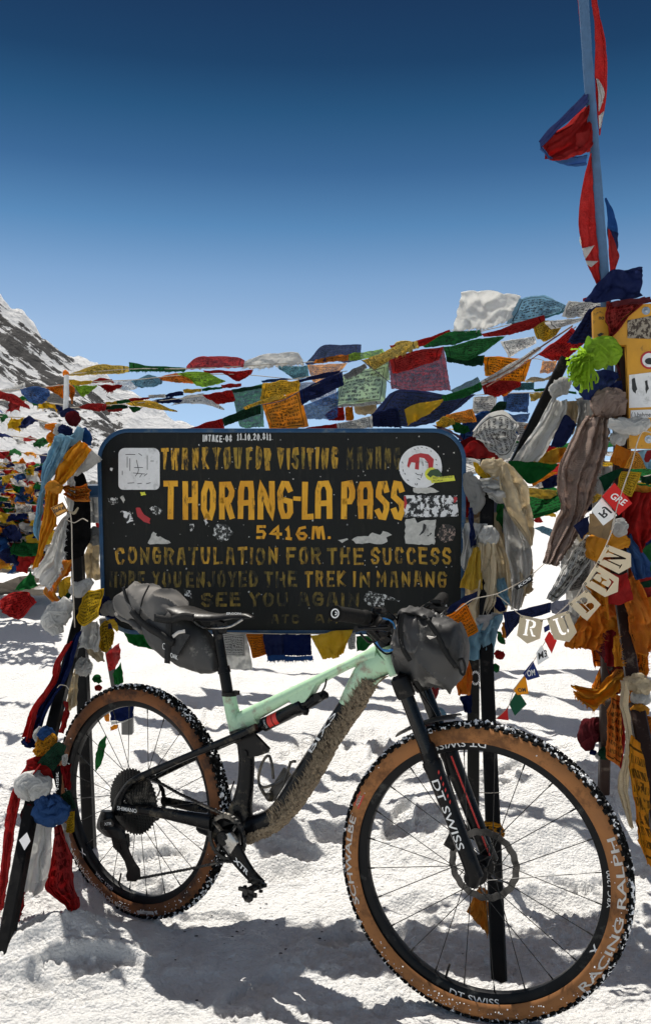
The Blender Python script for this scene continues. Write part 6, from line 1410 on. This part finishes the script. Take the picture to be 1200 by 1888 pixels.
flag('blue strip under the pale yellow flag', 'blue', 'F', '500,505 570,505 690,490', '580,515 640,530 700,535', 4.0, group=G5); flag('thin yellow green strip far behind on the snow', 'yellow', 'F', '560,590 600,588 645,592', '580,602 610,606 645,612', 5.0, group=G5); flag('thin navy strip far behind on the snow', 'navy', 'F', '500,575 540,580 570,595', '505,585 540,592 570,602', 5.0, group=G5); flag('small red flag far behind on the snow', 'red', 'F', '515,625 535,610 548,605', '525,640 545,645 570,640', 5.0, group=G5); flag('blue white flag far behind on the snow', 'light_blue', 'F', '520,675 570,665 640,690', '560,700 600,715 630,730', 5.0, pr=1, group=G5)
scarf('big brown scarf hanging from the notice board post', 'brown', 'F', '830,20 760,130 660,320 650,440 680,560 650,650 580,880', '945,40 945,200 890,380 860,520 780,700 720,800 655,895', 2.98, 2.94, k=3.2, amp=.020, dirty=.55, nu=90, nv=60, fray=8, crump=1.0)
lump('brown knot of the big brown scarf', 'brown', 'C', '950,580 1010,560 1085,560', 2.96, [30,52,40], tw=6)
flag('blue pennant below the brown scarf', 'navy', 'F', '748,662 790,630 838,600', '800,738 825,700 838,690', 2.9, amp=.006, group=G5); flag('tan pennant below the white card', 'tan', 'F', '840,590 900,600 980,620', '838,705 890,725 945,745', 2.84, amp=.004, group=G5, k=.6)
scarf('white printed scarf slanting below the brown one', 'white', 'F', '830,715 760,790 690,920 590,1090', '900,735 850,860 770,960 640,1110', 2.96, k=2.6, pr=2, dirty=.3); flag('grey printed flag behind the letter garland', 'grey', 'F', '770,900 820,860 850,850', '720,1040 780,1030 830,960', 2.98, pr=1, group=G5)
flag('long navy printed flag sagging behind the first letters', 'navy', 'F', '340,1165 440,1150 540,1125 618,1108', '358,1320 440,1215 540,1190 612,1165', 2.86, pr=1, amp=.008, group=G5); flag('pale lilac cloth right of the long navy flag', 'lilac', 'F', '615,1110 650,1100 720,1090', '620,1170 670,1190 730,1150', 2.9, group=G5); lump('white cloth behind the letter U', 'white', 'F', '700,1180 740,1230 760,1270', 2.92, [24,40,16], tw=4)
# ---- cloths round the notice board
tassel('bright lime cloth tassel tied below the notice board arm', 'lime', 'C', '935,372', 2.90, 190, .072, [(150, 24), (178, 14), (195, 14), (210, 14), (228, 16), (250, 18), (200, 30)], .005, G4)
lump('lime knot beside the tassel on the notice board post', 'lime', 'C', '900,375 950,360 1010,345 1062,375', 2.93, [34,58,54,26], tw=5)
flag('lime strip flicking up from the tassel', 'lime', 'C', '905,335 930,280 945,285', '940,350 962,320 958,300', 2.9, k=2, group=G4)
flag('navy cloth hanging under the lime tassel', 'navy', 'C', '868,470 920,430 1000,415 1060,430', '915,545 960,540 1010,510 1062,450', 2.96, amp=.016, group=G4, k=2.4, sheer=.1); flag('dark blue cloth beside the notice board', 'navy', 'C', '1010,500 1050,470 1078,460', '1000,545 1040,540 1080,535', 2.98, group=G4)
scarf('black red shadowed cloth beside the notice board', 'maroon', 'C', '1040,330 1050,400 1065,460', '1078,325 1080,400 1085,470', 3.02, k=1.5)
scarf('striped red brown scarf slung over the notice board corner', 'red', 'C', '1010,130 1000,200 1020,260 1015,310', '1190,112 1140,160 1080,230 1030,285', 2.95, k=3, pr=2, dirty=.5); flag('rust twisted cloth on the notice board top', 'maroon', 'C', '1030,128 1110,115 1200,110', '1040,150 1120,140 1200,132', 2.93, k=3, group=G4); lump('red roll at the foot of the flag pole', 'red', 'C', '910,122 960,118 1020,128', 3.06, [7,9,7], group=G4, tw=3)
lump('white scarf tied across the notice board post', 'white', 'F', '950,60 1030,75 1110,80 1190,60', 2.9, [24,40,44,24], tw=5); lump('white knot under the white tied scarf', 'white', 'F', '960,150 1000,150 1050,110', 2.93, [22,44,30], tw=5)
flag('orange printed flag under the notice board, left one', 'orange', 'F', '995,185 1040,205 1090,225', '955,290 1000,310 1045,325', 2.88, amp=.006, group=G5, pr=0); flag('orange triangular printed flag under the notice board, right one', 'amber', 'F', '1090,225 1130,245 1165,320', '1040,325 1090,330 1168,330', 2.85, amp=.006, group=G5, pr=1); flag('red scrap at the edge under the notice board', 'red', 'F', '1155,265 1180,225 1200,215', '1160,290 1185,285 1210,250', 2.9, group=G5); flag('pale blue cloth behind the orange flags', 'light_blue', 'F', '1110,230 1160,220 1210,215', '1150,300 1180,330 1215,330', 3.0, group=G5)
cord('pale cord looping down from the notice board bolt', 'F', '1200,120 1150,110 1120,170 1085,300 1050,400 1000,550 970,690 930,790', 2.80, 2.4)
flag('green pennant above the red card', 'dark_green', 'F', '895,380 970,345 1040,320', '930,460 960,430 1010,370', 2.88, amp=.005, group=G5); flag('yellow printed pennant behind the red card', 'yellow', 'F', '1020,345 1080,345 1145,350', '1000,440 1040,470 1085,495', 2.89, amp=.006, pr=1, group=G5); flag('olive printed scrap left of the red card', 'yellow', 'F', '860,490 890,478 915,480', '862,530 885,520 905,500', 2.95, pr=1, dirty=.4, group=G5)
scarf('big red cloth hanging at the right edge', 'red', 'F', '1085,450 1040,560 1030,640 1060,740 1120,825', '1230,480 1240,560 1240,640 1225,720 1160,800', 2.96, k=2.4, amp=.024); flag('orange cloth above the big red one at the right edge', 'amber', 'F', '1100,410 1150,430 1230,430', '1105,470 1160,480 1230,500', 2.98, group=G4, k=2); flag('dark green cloth at the right edge above the orange one', 'dark_green', 'F', '1130,360 1170,375 1230,350', '1150,410 1180,420 1230,410', 3.0, group=G4)
lump('white crumpled cloth left of the big red one', 'white', 'F', '1000,620 1010,670 1030,720', 2.93, [28,46,30], tw=6); lump('golden orange cloth twisted behind the letters N and E', 'amber', 'F', '860,860 900,770 1000,750 1070,760', 2.94, [40,60,50,26], tw=6)
scarf('blue cloth hanging at the right edge right of the letter N', 'blue', 'F', '1050,715 1060,800 1080,900 1110,980', '1080,710 1130,800 1180,880 1190,960', 2.96, k=2); flag('green cloth at the right edge below the red one', 'green', 'F', '1130,830 1170,780 1230,740', '1190,960 1210,930 1240,900', 2.98, group=G4, k=2); flag('dark green cloth under the blue one at the right edge', 'dark_green', 'F', '1070,960 1130,990 1210,970', '1110,1010 1150,1025 1210,1010', 2.96, group=G4)
flag('red printed card hanging behind the letter E', 'red', 'F', '955,930 1010,950 1065,935', '955,1120 1020,1120 1100,1090', 2.84, amp=.006, group=G5, k=.8)
scarf('long orange cloth at the right edge below the letters', 'orange', 'F', '1060,960 1060,1100 1080,1250 1105,1420', '1120,980 1200,1150 1230,1280 1200,1400', 2.92, k=2.4, amp=.024, dirty=.2); scarf('orange cloth with fringe gathered below the letter B', 'orange', 'F', '800,1120 760,1230 730,1300 710,1370', '900,1080 940,1200 930,1290 880,1385', 2.9, k=3, amp=.024, fray=12); scarf('orange fold hanging behind the letters B and E', 'amber', 'F', '800,990 850,1060 880,1120', '960,930 950,1060 960,1220', 2.93, k=2.2)
flag('pink sheer flag behind the brown leg', 'maroon', 'F', '900,1290 940,1270 985,1270', '870,1370 920,1440 990,1470', 3.1, sheer=.2, amp=.012, group=G4, k=2); flag('dark red flag right of the pink sheer one', 'deepred', 'F', '940,1280 970,1270 990,1280', '935,1460 960,1470 990,1470', 3.05, group=G4)
scarf('yellow fringed strip along the brown leg', 'amber', 'F', '985,1310 980,1380 990,1480', '1010,1300 1025,1400 1035,1480', 2.88, k=2, fray=7)
# lower right
scarf('ragged orange cloth blown out to the left from the brown rear leg', 'amber', 'M', '1000,480 930,520 860,590 780,600 700,575', '1030,520 970,640 900,690 840,745 715,660', 3.0, 2.94, k=2.4, amp=.022, fray=10)
lump('orange knot on the rear brown leg', 'orange', 'M', '960,490 1000,520 990,600', 3.0, [26,40,28], tw=5, pr=1)
scarf('orange printed cloth hanging down the rear brown leg', 'orange', 'M', '950,640 925,760 912,900 915,1050', '1005,640 1015,800 1020,950 1010,1120', 3.1, 3.15, k=2, pr=2, fray=5); scarf('red orange lining beside the printed cloth', 'red', 'M', '985,700 990,850 990,1000 1000,1120', '1020,720 1025,850 1022,1000 1012,1130', 3.14, k=1)
scarf('cream scarf tied round the slanting brown leg', 'cream', 'M', '1010,560 1000,700 1020,850 1030,1000 990,1240 1060,1500', '1060,540 1045,700 1060,850 1075,1000 1050,1250 1085,1510', 2.86, 2.8, k=1.8)
lump('cream knot on the slanting brown leg', 'cream', 'M', '1020,560 1100,560 1190,600', 2.86, [30,56,40], tw=5); lump('pale cloth below the cream knot on the slanting leg', 'white', 'M', '1070,660 1130,660 1190,650', 2.87, [30,50,30], tw=4); lump('golden shiny band on the slanting brown leg', 'amber', 'M', '1060,740 1120,735 1180,750', 2.86, [20,36,22], tw=4)
scarf('long orange printed scarf falling along the slanting brown leg', 'amber', 'M', '1075,900 1060,1060 1075,1250 1100,1450 1150,1640 1190,1760', '1130,960 1160,1100 1190,1250 1215,1400 1230,1560 1225,1760', 2.74, 2.66, k=1.6, pr=2); scarf('orange printed cloth right of the slanting brown leg', 'orange', 'M', '1165,790 1175,860 1190,960', '1220,780 1225,860 1230,960', 2.84, k=1.4, pr=2)
lump('dark red bundle resting on the snow at the rear brown leg', 'maroon', 'M', '880,810 820,860 790,930 800,1000', 3.5, [30,66,60,26], tw=4); lump('green bundle resting on the snow beside the dark red one', 'dark_green', 'M', '860,1010 890,1020 915,1050', 3.45, [20,40,18], tw=4); lump('white scrap on the snow beside the green bundle', 'white', 'M', '840,1030 865,1045', 3.46, [16,18], tw=3); lump('blue scrap under the dark red bundle', 'navy', 'M', '800,1010 840,1020', 3.48, [12,14], tw=3)
# ================================================================ letter garland
CARD = plain('card_board', (.66,.55,.38), .8, 0, .15, .12, 60, .1, .001); 
GF = Matrix.Identity(4)
gar = empty('letter_garland', P(1050, 1110, 2.74), 0, 'garland of five pointed beige cards with cut out letters spelling a name', 'garland')
GI = Matrix.Translation(-gar.location)
from mathutils.geometry import tessellate_polygon
LET = {  # cut-out outlines on a 0..1 grid (serif stencil letters); several pieces each
 'R':['.08,0 .42,0 .42,.07 .34,.07 .34,.93 .42,.93 .42,1 .08,1 .08,.93 .16,.93 .16,.07 .08,.07','.46,1 .62,1 .82,.92 .86,.75 .80,.58 .62,.50 .46,.48 .46,.56 .58,.60 .66,.72 .64,.86 .56,.92 .46,.93','.46,.45 .62,.45 .80,.10 .95,.07 .95,0 .70,0'],
 'U':['.03,1 .43,1 .43,.93 .35,.93 .35,.30 .40,.14 .52,.09 .62,.12 .58,.02 .45,-.02 .26,.03 .17,.2 .17,.93 .03,.93','.64,1 .97,1 .97,.93 .88,.93 .88,.28 .82,.1 .70,.03 .70,.14 .78,.26 .78,.93 .64,.93'],
 'B':['.10,0 .40,.02 .40,.98 .10,1 .10,.92 .2,.9 .2,.1 .10,.08','.45,1 .70,.97 .86,.85 .84,.66 .70,.54 .45,.50','.45,.47 .72,.46 .92,.34 .92,.16 .76,.02 .45,0'],
 'E':['.05,0 .90,0 .95,.28 .88,.28 .80,.12 .66,.08 .36,.08 .36,.46 .52,.46 .62,.40 .66,.32 .72,.32 .72,.66 .66,.66 .62,.58 .52,.54 .36,.54 .36,.92 .64,.92 .78,.88 .84,.74 .91,.74 .88,1 .05,1 .05,.93 .16,.93 .16,.07 .05,.07'],
 'N':['.02,1 .30,1 .78,.32 .78,.93 .66,.93 .66,1 .98,1 .98,.93 .88,.93 .88,0 .78,0 .24,.78 .24,.07 .36,.07 .36,0 .02,0 .02,.07 .14,.07 .14,.93 .02,.93']}
def card(ch, reg, quad, tip, d):
    """quad: top-left, top-right, bottom-right, bottom-left of the card, tip: its point"""
    tl, tr, br, bl = [Vector(q) for q in pts(reg, quad)]; tp_ = Vector(pts(reg, tip)[0])
    def f(u, v): a = tl.lerp(tr, u); b = bl.lerp(br, u); q = b.lerp(a, v); return q
    outer = [tl, bl, tp_, br, tr]
    holes = [[f(.20+.62*float(x), .06+.80*float(y)) for x, y in (q.split(',') for q in s.split())] for s in LET[ch]]
    loops = [[Vector((q.x, -q.y, 0)) for q in L_] for L_ in [outer]+holes]
    tri = tessellate_polygon(loops); flat = [q for L_ in loops for q in L_]
    mb = MB(); n = len(flat); k = FPX
    for o in (-.0008, .0008): mb.v += [GI @ (P(q.x, -q.y, d)+Vector((0, o, 0))) for q in flat]
    for t in tri: mb.f.append(tuple(t)); mb.f.append(tuple(n+i for i in reversed(t))); mb.m += [0, 0]
    b = 0
    for L_ in loops:
        m = len(L_)
        for i in range(m): mb.f.append((b+i, b+(i+1) % m, n+b+(i+1) % m, n+b+i)); mb.m.append(0)
        b += m
    c = mb.build('card', CARD, gar, smooth=False); c['label'] = 'beige card with the cut out letter '+ch
    for u in (.06, .94):
        q = f(u, .94); r = MB().lathe([(.002,-.0016),(.0036,-.0016),(.0036,.0016),(.002,.0016)], 12, c=GI @ P(q.x, q.y, d)); r.build('eyelet', DSTEEL, c)
card('R', 'F', '438,1180 570,1208 552,1318 418,1300', '478,1348', 2.78); card('U', 'F', '592,1200 716,1156 766,1280 634,1322', '722,1338', 2.75)
card('B', 'F', '722,1118 822,1034 906,1120 800,1196', '826,1214', 2.74); card('E', 'F', '806,1000 882,888 1008,974 935,1072', '1004,1050', 2.72) if False else card('E', 'F', '804,1000 880,886 1010,966 930,1076', '1004,1046', 2.72)
card('N', 'F', '882,876 938,770 1080,824 1010,940', '1082,900', 2.71)
m = MB(); m.tube([GI @ q for q in cr([P(a, b, 2.75) for a, b in pts('F', '300,1060 370,1120 445,1185 570,1208 650,1175 716,1118 760,1080 808,1000 850,930 884,876 938,770 970,690 985,600')], 60)], .0013, 6); m.build('string', CORDM, gar)
m = MB(); m.tube([GI @ q for q in cr([P(a, b, 2.80) for a, b in pts('F', '60,1160 160,1090 300,1058 420,1000 500,950 580,880')], 30)], .0013, 6); m.build('string', CORDM, gar)
# ---- pennant garland
pg = empty('pennant_garland', P(985, 1220, 2.78), 0, 'string of small red, white, black, orange and green pennants dangling below the letter garland', 'garland'); PI_ = Matrix.Translation(-pg.location)
def pen(c, reg, poly, d, lab, txt=None):
    q = pts(reg, poly); mb = MB().prism([PI_ @ P(a, b, d) for a, b in q], (0,-.0008,0), (0,.0008,0)); mb.uv = None
    o = mb.build('pennant', plain('pennant_'+c, C[c], .75, 0, .2, .15, 60, .15, .001), pg, smooth=False); o['label'] = lab
    if txt:
        s, a0, a1, e1, cc = txt; p0, p1, p2 = pts(reg, a0+' '+a1+' '+e1)
        P0, P1, P2 = Vector(p0), Vector(p1), Vector(p2)
        def fn(a, b): z = P0+(P1-P0)*a+(P2-P0)*b; return PI_ @ P(z.x, z.y, d-.0012)
        lettering(s, fn, {'w': WHT, 'k': STK, 'y': STY}[cc], o, off=.02)
pen('red', 'F', '605,1275 578,1325 620,1405 650,1330', 2.77, 'red pennant under the letter U'); pen('white', 'F', '560,1355 530,1400 540,1470 605,1430', 2.78, 'white pennant', ('M3', '545,1440', '595,1420', '540,1400', 'k'))
pen('navy', 'M', '430,418 365,500 395,545 475,522', 2.79, 'black pennant with white sign', ('OM', '395,520', '445,510', '390,480', 'w')); pen('orange', 'M', '380,505 300,605 330,640 402,632', 2.80, 'orange pennant', ('OM', '335,622', '385,618', '330,595', 'k')); pen('dark_green', 'M', '330,608 275,700 312,775 390,700', 2.81, 'dark green pennant'); pen('red', 'M', '275,710 190,795 272,806 265,735', 2.82, 'lowest red pennant')
pen('lblack', 'F', '400,1020 500,945 512,980 420,1035', 2.79, 'black pennant on the upper cord', ('KOS', '430,1022', '500,972', '425,1006', 'w')); pen('navy', 'M', '500,200 535,180 540,215 505,235', 2.79, 'small dark pennant between the first two letters')
m = MB(); m.tube([PI_ @ q for q in cr([P(a, b, 2.79) for a, b in pts('M', '560,215 505,300 450,395 380,505 310,600 270,715 185,800')], 40)], .0012, 6); m.build('string', CORDM, pg)
pc = empty('hanging_card', P(1160, 920, 2.8), 0, 'red card with a pale scribble hanging beside a white card below the notice board', 'card'); PI_ = Matrix.Translation(-pc.location); pg = pc
pen('red', 'F', '912,490 985,412 1088,530 1010,600', 2.80, 'red card', ('GRE', '955,495', '1035,545', '985,465', 'w')); pc = empty('hanging_card', P(1110, 950, 2.8), 0, 'white card with a black sign hanging left of the red card', 'card'); PI_ = Matrix.Translation(-pc.location); pg = pc
pen('white', 'F', '912,500 850,572 920,660 1000,600', 2.815, 'white card', ('RJ', '890,590', '940,555', '925,620', 'k'))
# ================================================================ the heap of flags on the cairn at the left edge
def rockmat():
    t = NT('cairn_stone'); c = t.co(); n = t.noise(c, 4, 7, .7); n2 = t.noise(c, 22, 4, .6)
    s = t.n('ShaderNodeSeparateXYZ'); g = t.n('ShaderNodeNewGeometry'); t.l(g.outputs['Normal'], s.inputs[0])
    k = t.mix(n, (.07,.06,.05), (.36,.31,.25)); k = t.mix(t.rng(t.math('ADD', s.outputs[2], t.math('MULTIPLY', n2, .5)), .95, 1.1), k, (.8,.8,.8))
    return t.done(t.bsdf(k, .9, 0, .2, t.bump(n2, .8, .02)))
RKM = rockmat()
cairn = empty('stone_cairn', P(20, 1090, 7.3), 0, 'heap of flat weathered stones under the crowded flags at the left edge', 'cairn'); CI = Matrix.Translation(-cairn.location); rc = random.Random(2)
for i in range(22):
    px = rc.uniform(-150, 85); py = rc.uniform(1005, 1090)+max(0, (px-20)*.25)*0; d = 7.5+rc.uniform(-.3,.4)+(1088-py)*.004
    MB().blob(CI @ P(px, py, d), rc.uniform(.10,.26), i, .4, 2, (1.3,.9,.42)).build('stone', RKM, cairn, ang=30)
rh = random.Random(21); HC = ['blue','white','red','green','yellow']; HN = dict(blue='blue', white='white', red='red', green='green', yellow='yellow', orange='orange', navy='navy')
GH = 'small prayer flags on the crowded lines at the left edge'
def smallflag(c, p0, p1, drop, wind, lab, rr):
    A = [p0, p0.lerp(p1, .5)+Vector((0, rr.uniform(-.03,.03), rr.uniform(-.01,.02))), p1]; B = [q+Vector((wind*rr.uniform(.6,1.3), rr.uniform(-.12,.05), -drop*rr.uniform(.5,1.1))) for q in A]
    cloth3('prayer_flag', A, B, cloth_mat(c, 1 if rr.random() < .4 else 0, .1 if rr.random() < .4 else 0), 1.5, .03, .006, 'u', 9, 7, None, lab, 'prayer flag', GH)
lines = [('-40,742 40,738 130,748',4.6,6),('-40,766 60,772 118,790',4.8,6),('-40,800 40,806 120,818',5.4,6),('-40,826 20,832 100,842',5.8,5)]
lines += [('-40,%d 30,%d 92,%d' % (y+rh.randint(-16, 12), y, y+rh.randint(-16, 14)), 6.5+(y-860)*.0035, rh.choice((4, 5, 5, 6))) for y in range(856, 1040, 9)]
for li, (st, d, n) in enumerate(lines):
    p = cr([P(a, b, d+rh.uniform(-.1,.1)) for a, b in pts('X', st)], 60)
    tag(MB().tube(p[::3], .0035, 5).build('flag_line', CORDM), 'thin cord of the crowded flag lines at the left edge', 'cord', 'cords of the crowded flag lines at the left edge')
    for i in range(n):
        k0 = int(59*(i+.05)/n); k1 = int(59*(i+.95)/n); c = HC[(i+li*2) % 5]; c = {'blue': rh.choice(['blue','navy']), 'yellow': rh.choice(['yellow','amber'])}.get(c, c)
        w = (p[k1]-p[k0]).length
        smallflag(c, p[k0].copy(), p[k1].copy(), w*rh.uniform(.35,.95), w*rh.uniform(-.35,.6), 'small %s flag among the crowded flag lines at the left edge' % {'amber': 'orange'}.get(c, c), rh)

# guessed far lines added behind the sign to cast the shadows on the snow
GB = 'prayer flags on the far lines added behind the sign for shade'
for li, (a, b, n) in enumerate((((-1.3, 5.6, 1.75), (1.2, 4.6, 1.6), 8), ((-.9, 6.6, 2.0), (2.6, 5.2, 2.0), 11), ((-1.2, 4.7, 1.45), (1.0, 3.95, 1.45), 7), ((.75, 4.5, 1.74), (2.4, 4.2, 1.85), 5), ((.75, 5.6, 1.9), (2.8, 5.0, 2.0), 6), ((-1.2, 5.1, 1.65), (.95, 4.3, 1.7), 7), ((-1.0, 6.1, 1.8), (1.1, 5.2, 1.8), 7), ((.8, 3.75, 1.62), (1.7, 3.6, 1.68), 4), ((.2, 6.3, 1.72), (2.6, 6.0, 1.9), 7), ((.25, 5.2, 1.66), (2.4, 4.9, 1.78), 7), ((-.9, 4.35, 1.5), (.85, 4.05, 1.5), 6), ((-1.1, 5.9, 1.6), (.9, 5.5, 1.6), 6))):
    A_, B_ = Vector(a), Vector(b); p = [A_.lerp(B_, i/60)-Vector((0, 0, .22*math.sin(math.pi*i/60))) for i in range(61)]
    tag(MB().tube(p[::3], .0035, 5).build('flag_line', CORDM), 'thin cord of a far flag line added behind the sign for shade', 'cord', 'cords of the far lines added behind the sign for shade')
    for i in range(n):
        k0, k1 = int(60*(i+.08)/n), int(60*(i+.92)/n); c = HC[(i+li) % 5]
        w = (p[k1]-p[k0]).length
        A2 = [p[k0], p[(k0+k1)//2], p[k1]]; bl = rh.uniform(.2, 1.0)
        B2 = [q+Vector((w*(.15+.35*bl), -w*1.15*bl, -w*(1.0-.75*bl)*(.55 if A2[1].x > .7 else 1))) for q in A2]
        cloth3('prayer_flag', A2, B2, cloth_mat(c, 1), 1.5, .02, .006, 'u', 9, 7, None, 'small %s flag on a far line added behind the sign for shade' % c, 'prayer flag', GB)

# more cloths filling the crowded right hand bundle
scarf('orange cloth filling the gap behind the letters N and E', 'orange', 'F', '900,740 880,900 900,1060 930,1200', '1100,760 1120,900 1110,1060 1090,1160', 3.10, k=3, amp=.024)
scarf('wide orange cloth hanging behind the brown leg at the right edge', 'amber', 'F', '930,1120 940,1260 960,1330', '1240,1060 1250,1260 1180,1440', 3.14, k=3, amp=.024); scarf('deep red cloth behind the pink sheer flag', 'deepred', 'F', '935,1240 930,1340 945,1480', '1000,1230 1000,1340 990,1480', 3.2, k=2)
scarf('dusky white cloth behind the red card and the brown scarf', 'white', 'F', '880,300 870,420 860,560 840,700', '1000,320 1000,440 1040,560 1050,720', 3.16, k=3, dirty=.4); scarf('dark blue cloth behind the big red one at the right edge', 'navy', 'F', '1100,560 1080,700 1080,860', '1240,560 1240,720 1240,900', 3.12, k=2)
scarf('dirty cream cloth behind the right sign leg', 'cream', 'F', '110,640 100,800 90,960 120,1150', '350,560 370,760 390,960 360,1180', 3.22, k=4, dirty=.4); scarf('beige sheer cloth behind the cream scarves', 'cream', 'F', '370,500 390,700 380,900 350,1130', '480,620 500,800 500,960 430,1140', 3.18, k=3, dirty=.5, sheer=.15)
flag('blue printed flag behind the printed white cloth', 'blue', 'C', '400,640 480,600 560,590', '380,720 470,740 640,700', 3.42, pr=1, group=G5, amp=.016); flag('white flag under the blue square flag', 'white', 'C', '560,640 620,640 700,650', '560,700 620,720 690,720', 3.5, group=G5, pr=1); flag('red flag above the cream knot, behind the red pointed one', 'deepred', 'C', '380,730 440,700 520,720', '380,790 450,800 540,790', 3.34, group=G5); flag('yellow flag between the brace and the brown scarf', 'yellow', 'C', '740,780 800,750 840,760', '700,810 770,820 830,800', 3.3, group=G5)
flag('green flag at the left end of the stretched cord behind the brace', 'green', 'C', '600,800 680,805 800,820', '600,830 680,835 800,832', 3.36, group=G5)
scarf('grey printed cloth behind the lime tassel', 'grey', 'C', '880,540 900,620 860,720', '980,520 960,600 900,700', 3.14, k=2, dirty=.4); scarf('brown folds on the post under the tassel', 'brown', 'C', '960,560 940,620 930,680', '1090,540 1085,600 1060,650', 3.0, k=3, amp=.02, dirty=.4)
# grit blown onto the trodden snow
gm = MB(); rg = random.Random(8)
for i in range(60):
    x, y = rg.gauss(-.25, .35), rg.gauss(2.75, .22)
    gm.blob((x, y, snow_final(x, y)+.001), rg.uniform(.001, .0045), i, .6, 1, (1.4, 1, .4))
tag(gm.build('grit', plain('grit_dark', (.03,.025,.02), .9)), 'dark grit scattered on the trodden snow', 'grit', kind='stuff')

# cloths crowded deeper in the right hand bundle, and flags lying in the heap at the left
rz = random.Random(17); GX = 'strips of cloth crowded behind the notice board legs'
for k_, (x0, x1, y0, y1, cs_) in enumerate(((1055, 1215, 815, 1190, ('orange','amber','deepred','white','navy','orange','red','yellow')), (868, 950, 830, 1060, ('white','cream','yellow','cream','lilac','white')), (1075, 1215, 1080, 1250, ('amber','orange','orange','deepred')))):
    for i in range((16, 9, 8)[k_]):
        c = cs_[i % len(cs_)]; x = rz.uniform(x0, x1); y = y0+(y1-y0)*rz.random()*.75; w = rz.uniform(16, 38); h = rz.uniform(60, 150); sk = rz.uniform(-30, 30); d = rz.uniform(3.16, 3.42)
        scarf('%s strip of cloth crowded deep in the bundle right of the sign' % {'amber': 'golden', 'deepred': 'dark red', 'lilac': 'lilac grey'}.get(c, c), c, 'X', '%f,%f %f,%f %f,%f' % (x-w*.6, y, x-w+sk*.4, y+h*.5, x-w*.9+sk, y+h), '%f,%f %f,%f %f,%f' % (x+w*.6, y, x+w+sk*.4, y+h*.55, x+w*.8+sk, y+h*.95), d, k=2.4, amp=.02, fray=3, pr=1 if rz.random() < .35 else 0, nu=24, nv=16, group=GX)
GL_ = 'small prayer flags lying in the heap at the left edge'
for i in range(90):
    c = ('blue','white','red','green','yellow','navy','amber','white','orange')[i % 9]; x = rz.uniform(-60, 84); y = rz.uniform(862, 1036); d = 6.9+(y-950)*-.001+rz.uniform(-.1,.25); a = R(rz.gauss(12, 28)); w = rz.uniform(13, 30); h = rz.uniform(6, 13)
    ca, sa = math.cos(a), math.sin(a); q = [P(x+u*w*ca-v*h*sa, y-u*w*sa-v*h*ca, d+rz.uniform(-.07,.07)) for u, v in ((-1,1),(0,1.2),(1,.8),(-1,-.9),(.1,-1.1),(.9,-.8))]
    cloth3('prayer_flag', q[:3], q[3:], cloth_mat(c, 1 if rz.random() < .5 else 0), 1.6, .035, .008, 'u', 10, 8, None, 'small %s flag lying in the heap at the left edge' % {'amber': 'golden'}.get(c, c), 'prayer flag', GL_)

# the smallest and half hidden flags, past three hundred of the kind, become one object
rest = [o for o in S.objects if o.get('group') in (GB, GL_)]
rest += [o for o in S.objects if o.get('group') == GH and o.type == 'MESH'][-22:]
with bpy.context.temp_override(active_object=rest[0], object=rest[0], selected_objects=rest, selected_editable_objects=rest): bpy.ops.object.join()
rest = rest[0]; rest.name = 'prayer_flags'
tag(rest, 'tangled mass of small prayer flags filling the heap at the left edge and the far lines added behind the sign for shade', 'prayer flags', kind='stuff')
if 'group' in rest: del rest['group']

# every top-level mesh gets its origin at its own base
for o in list(S.objects):
    if o.type == 'MESH' and o.parent is None and o.get('kind') != 'structure' and o.location.length < 1e-9:
        v = o.data.vertices
        c = Vector((sum(q.co.x for q in v)/len(v), sum(q.co.y for q in v)/len(v), min(q.co.z for q in v)))
        o.data.transform(Matrix.Translation(-c)); o.location = c
        for ch in o.children: ch.data.transform(Matrix.Translation(-c))
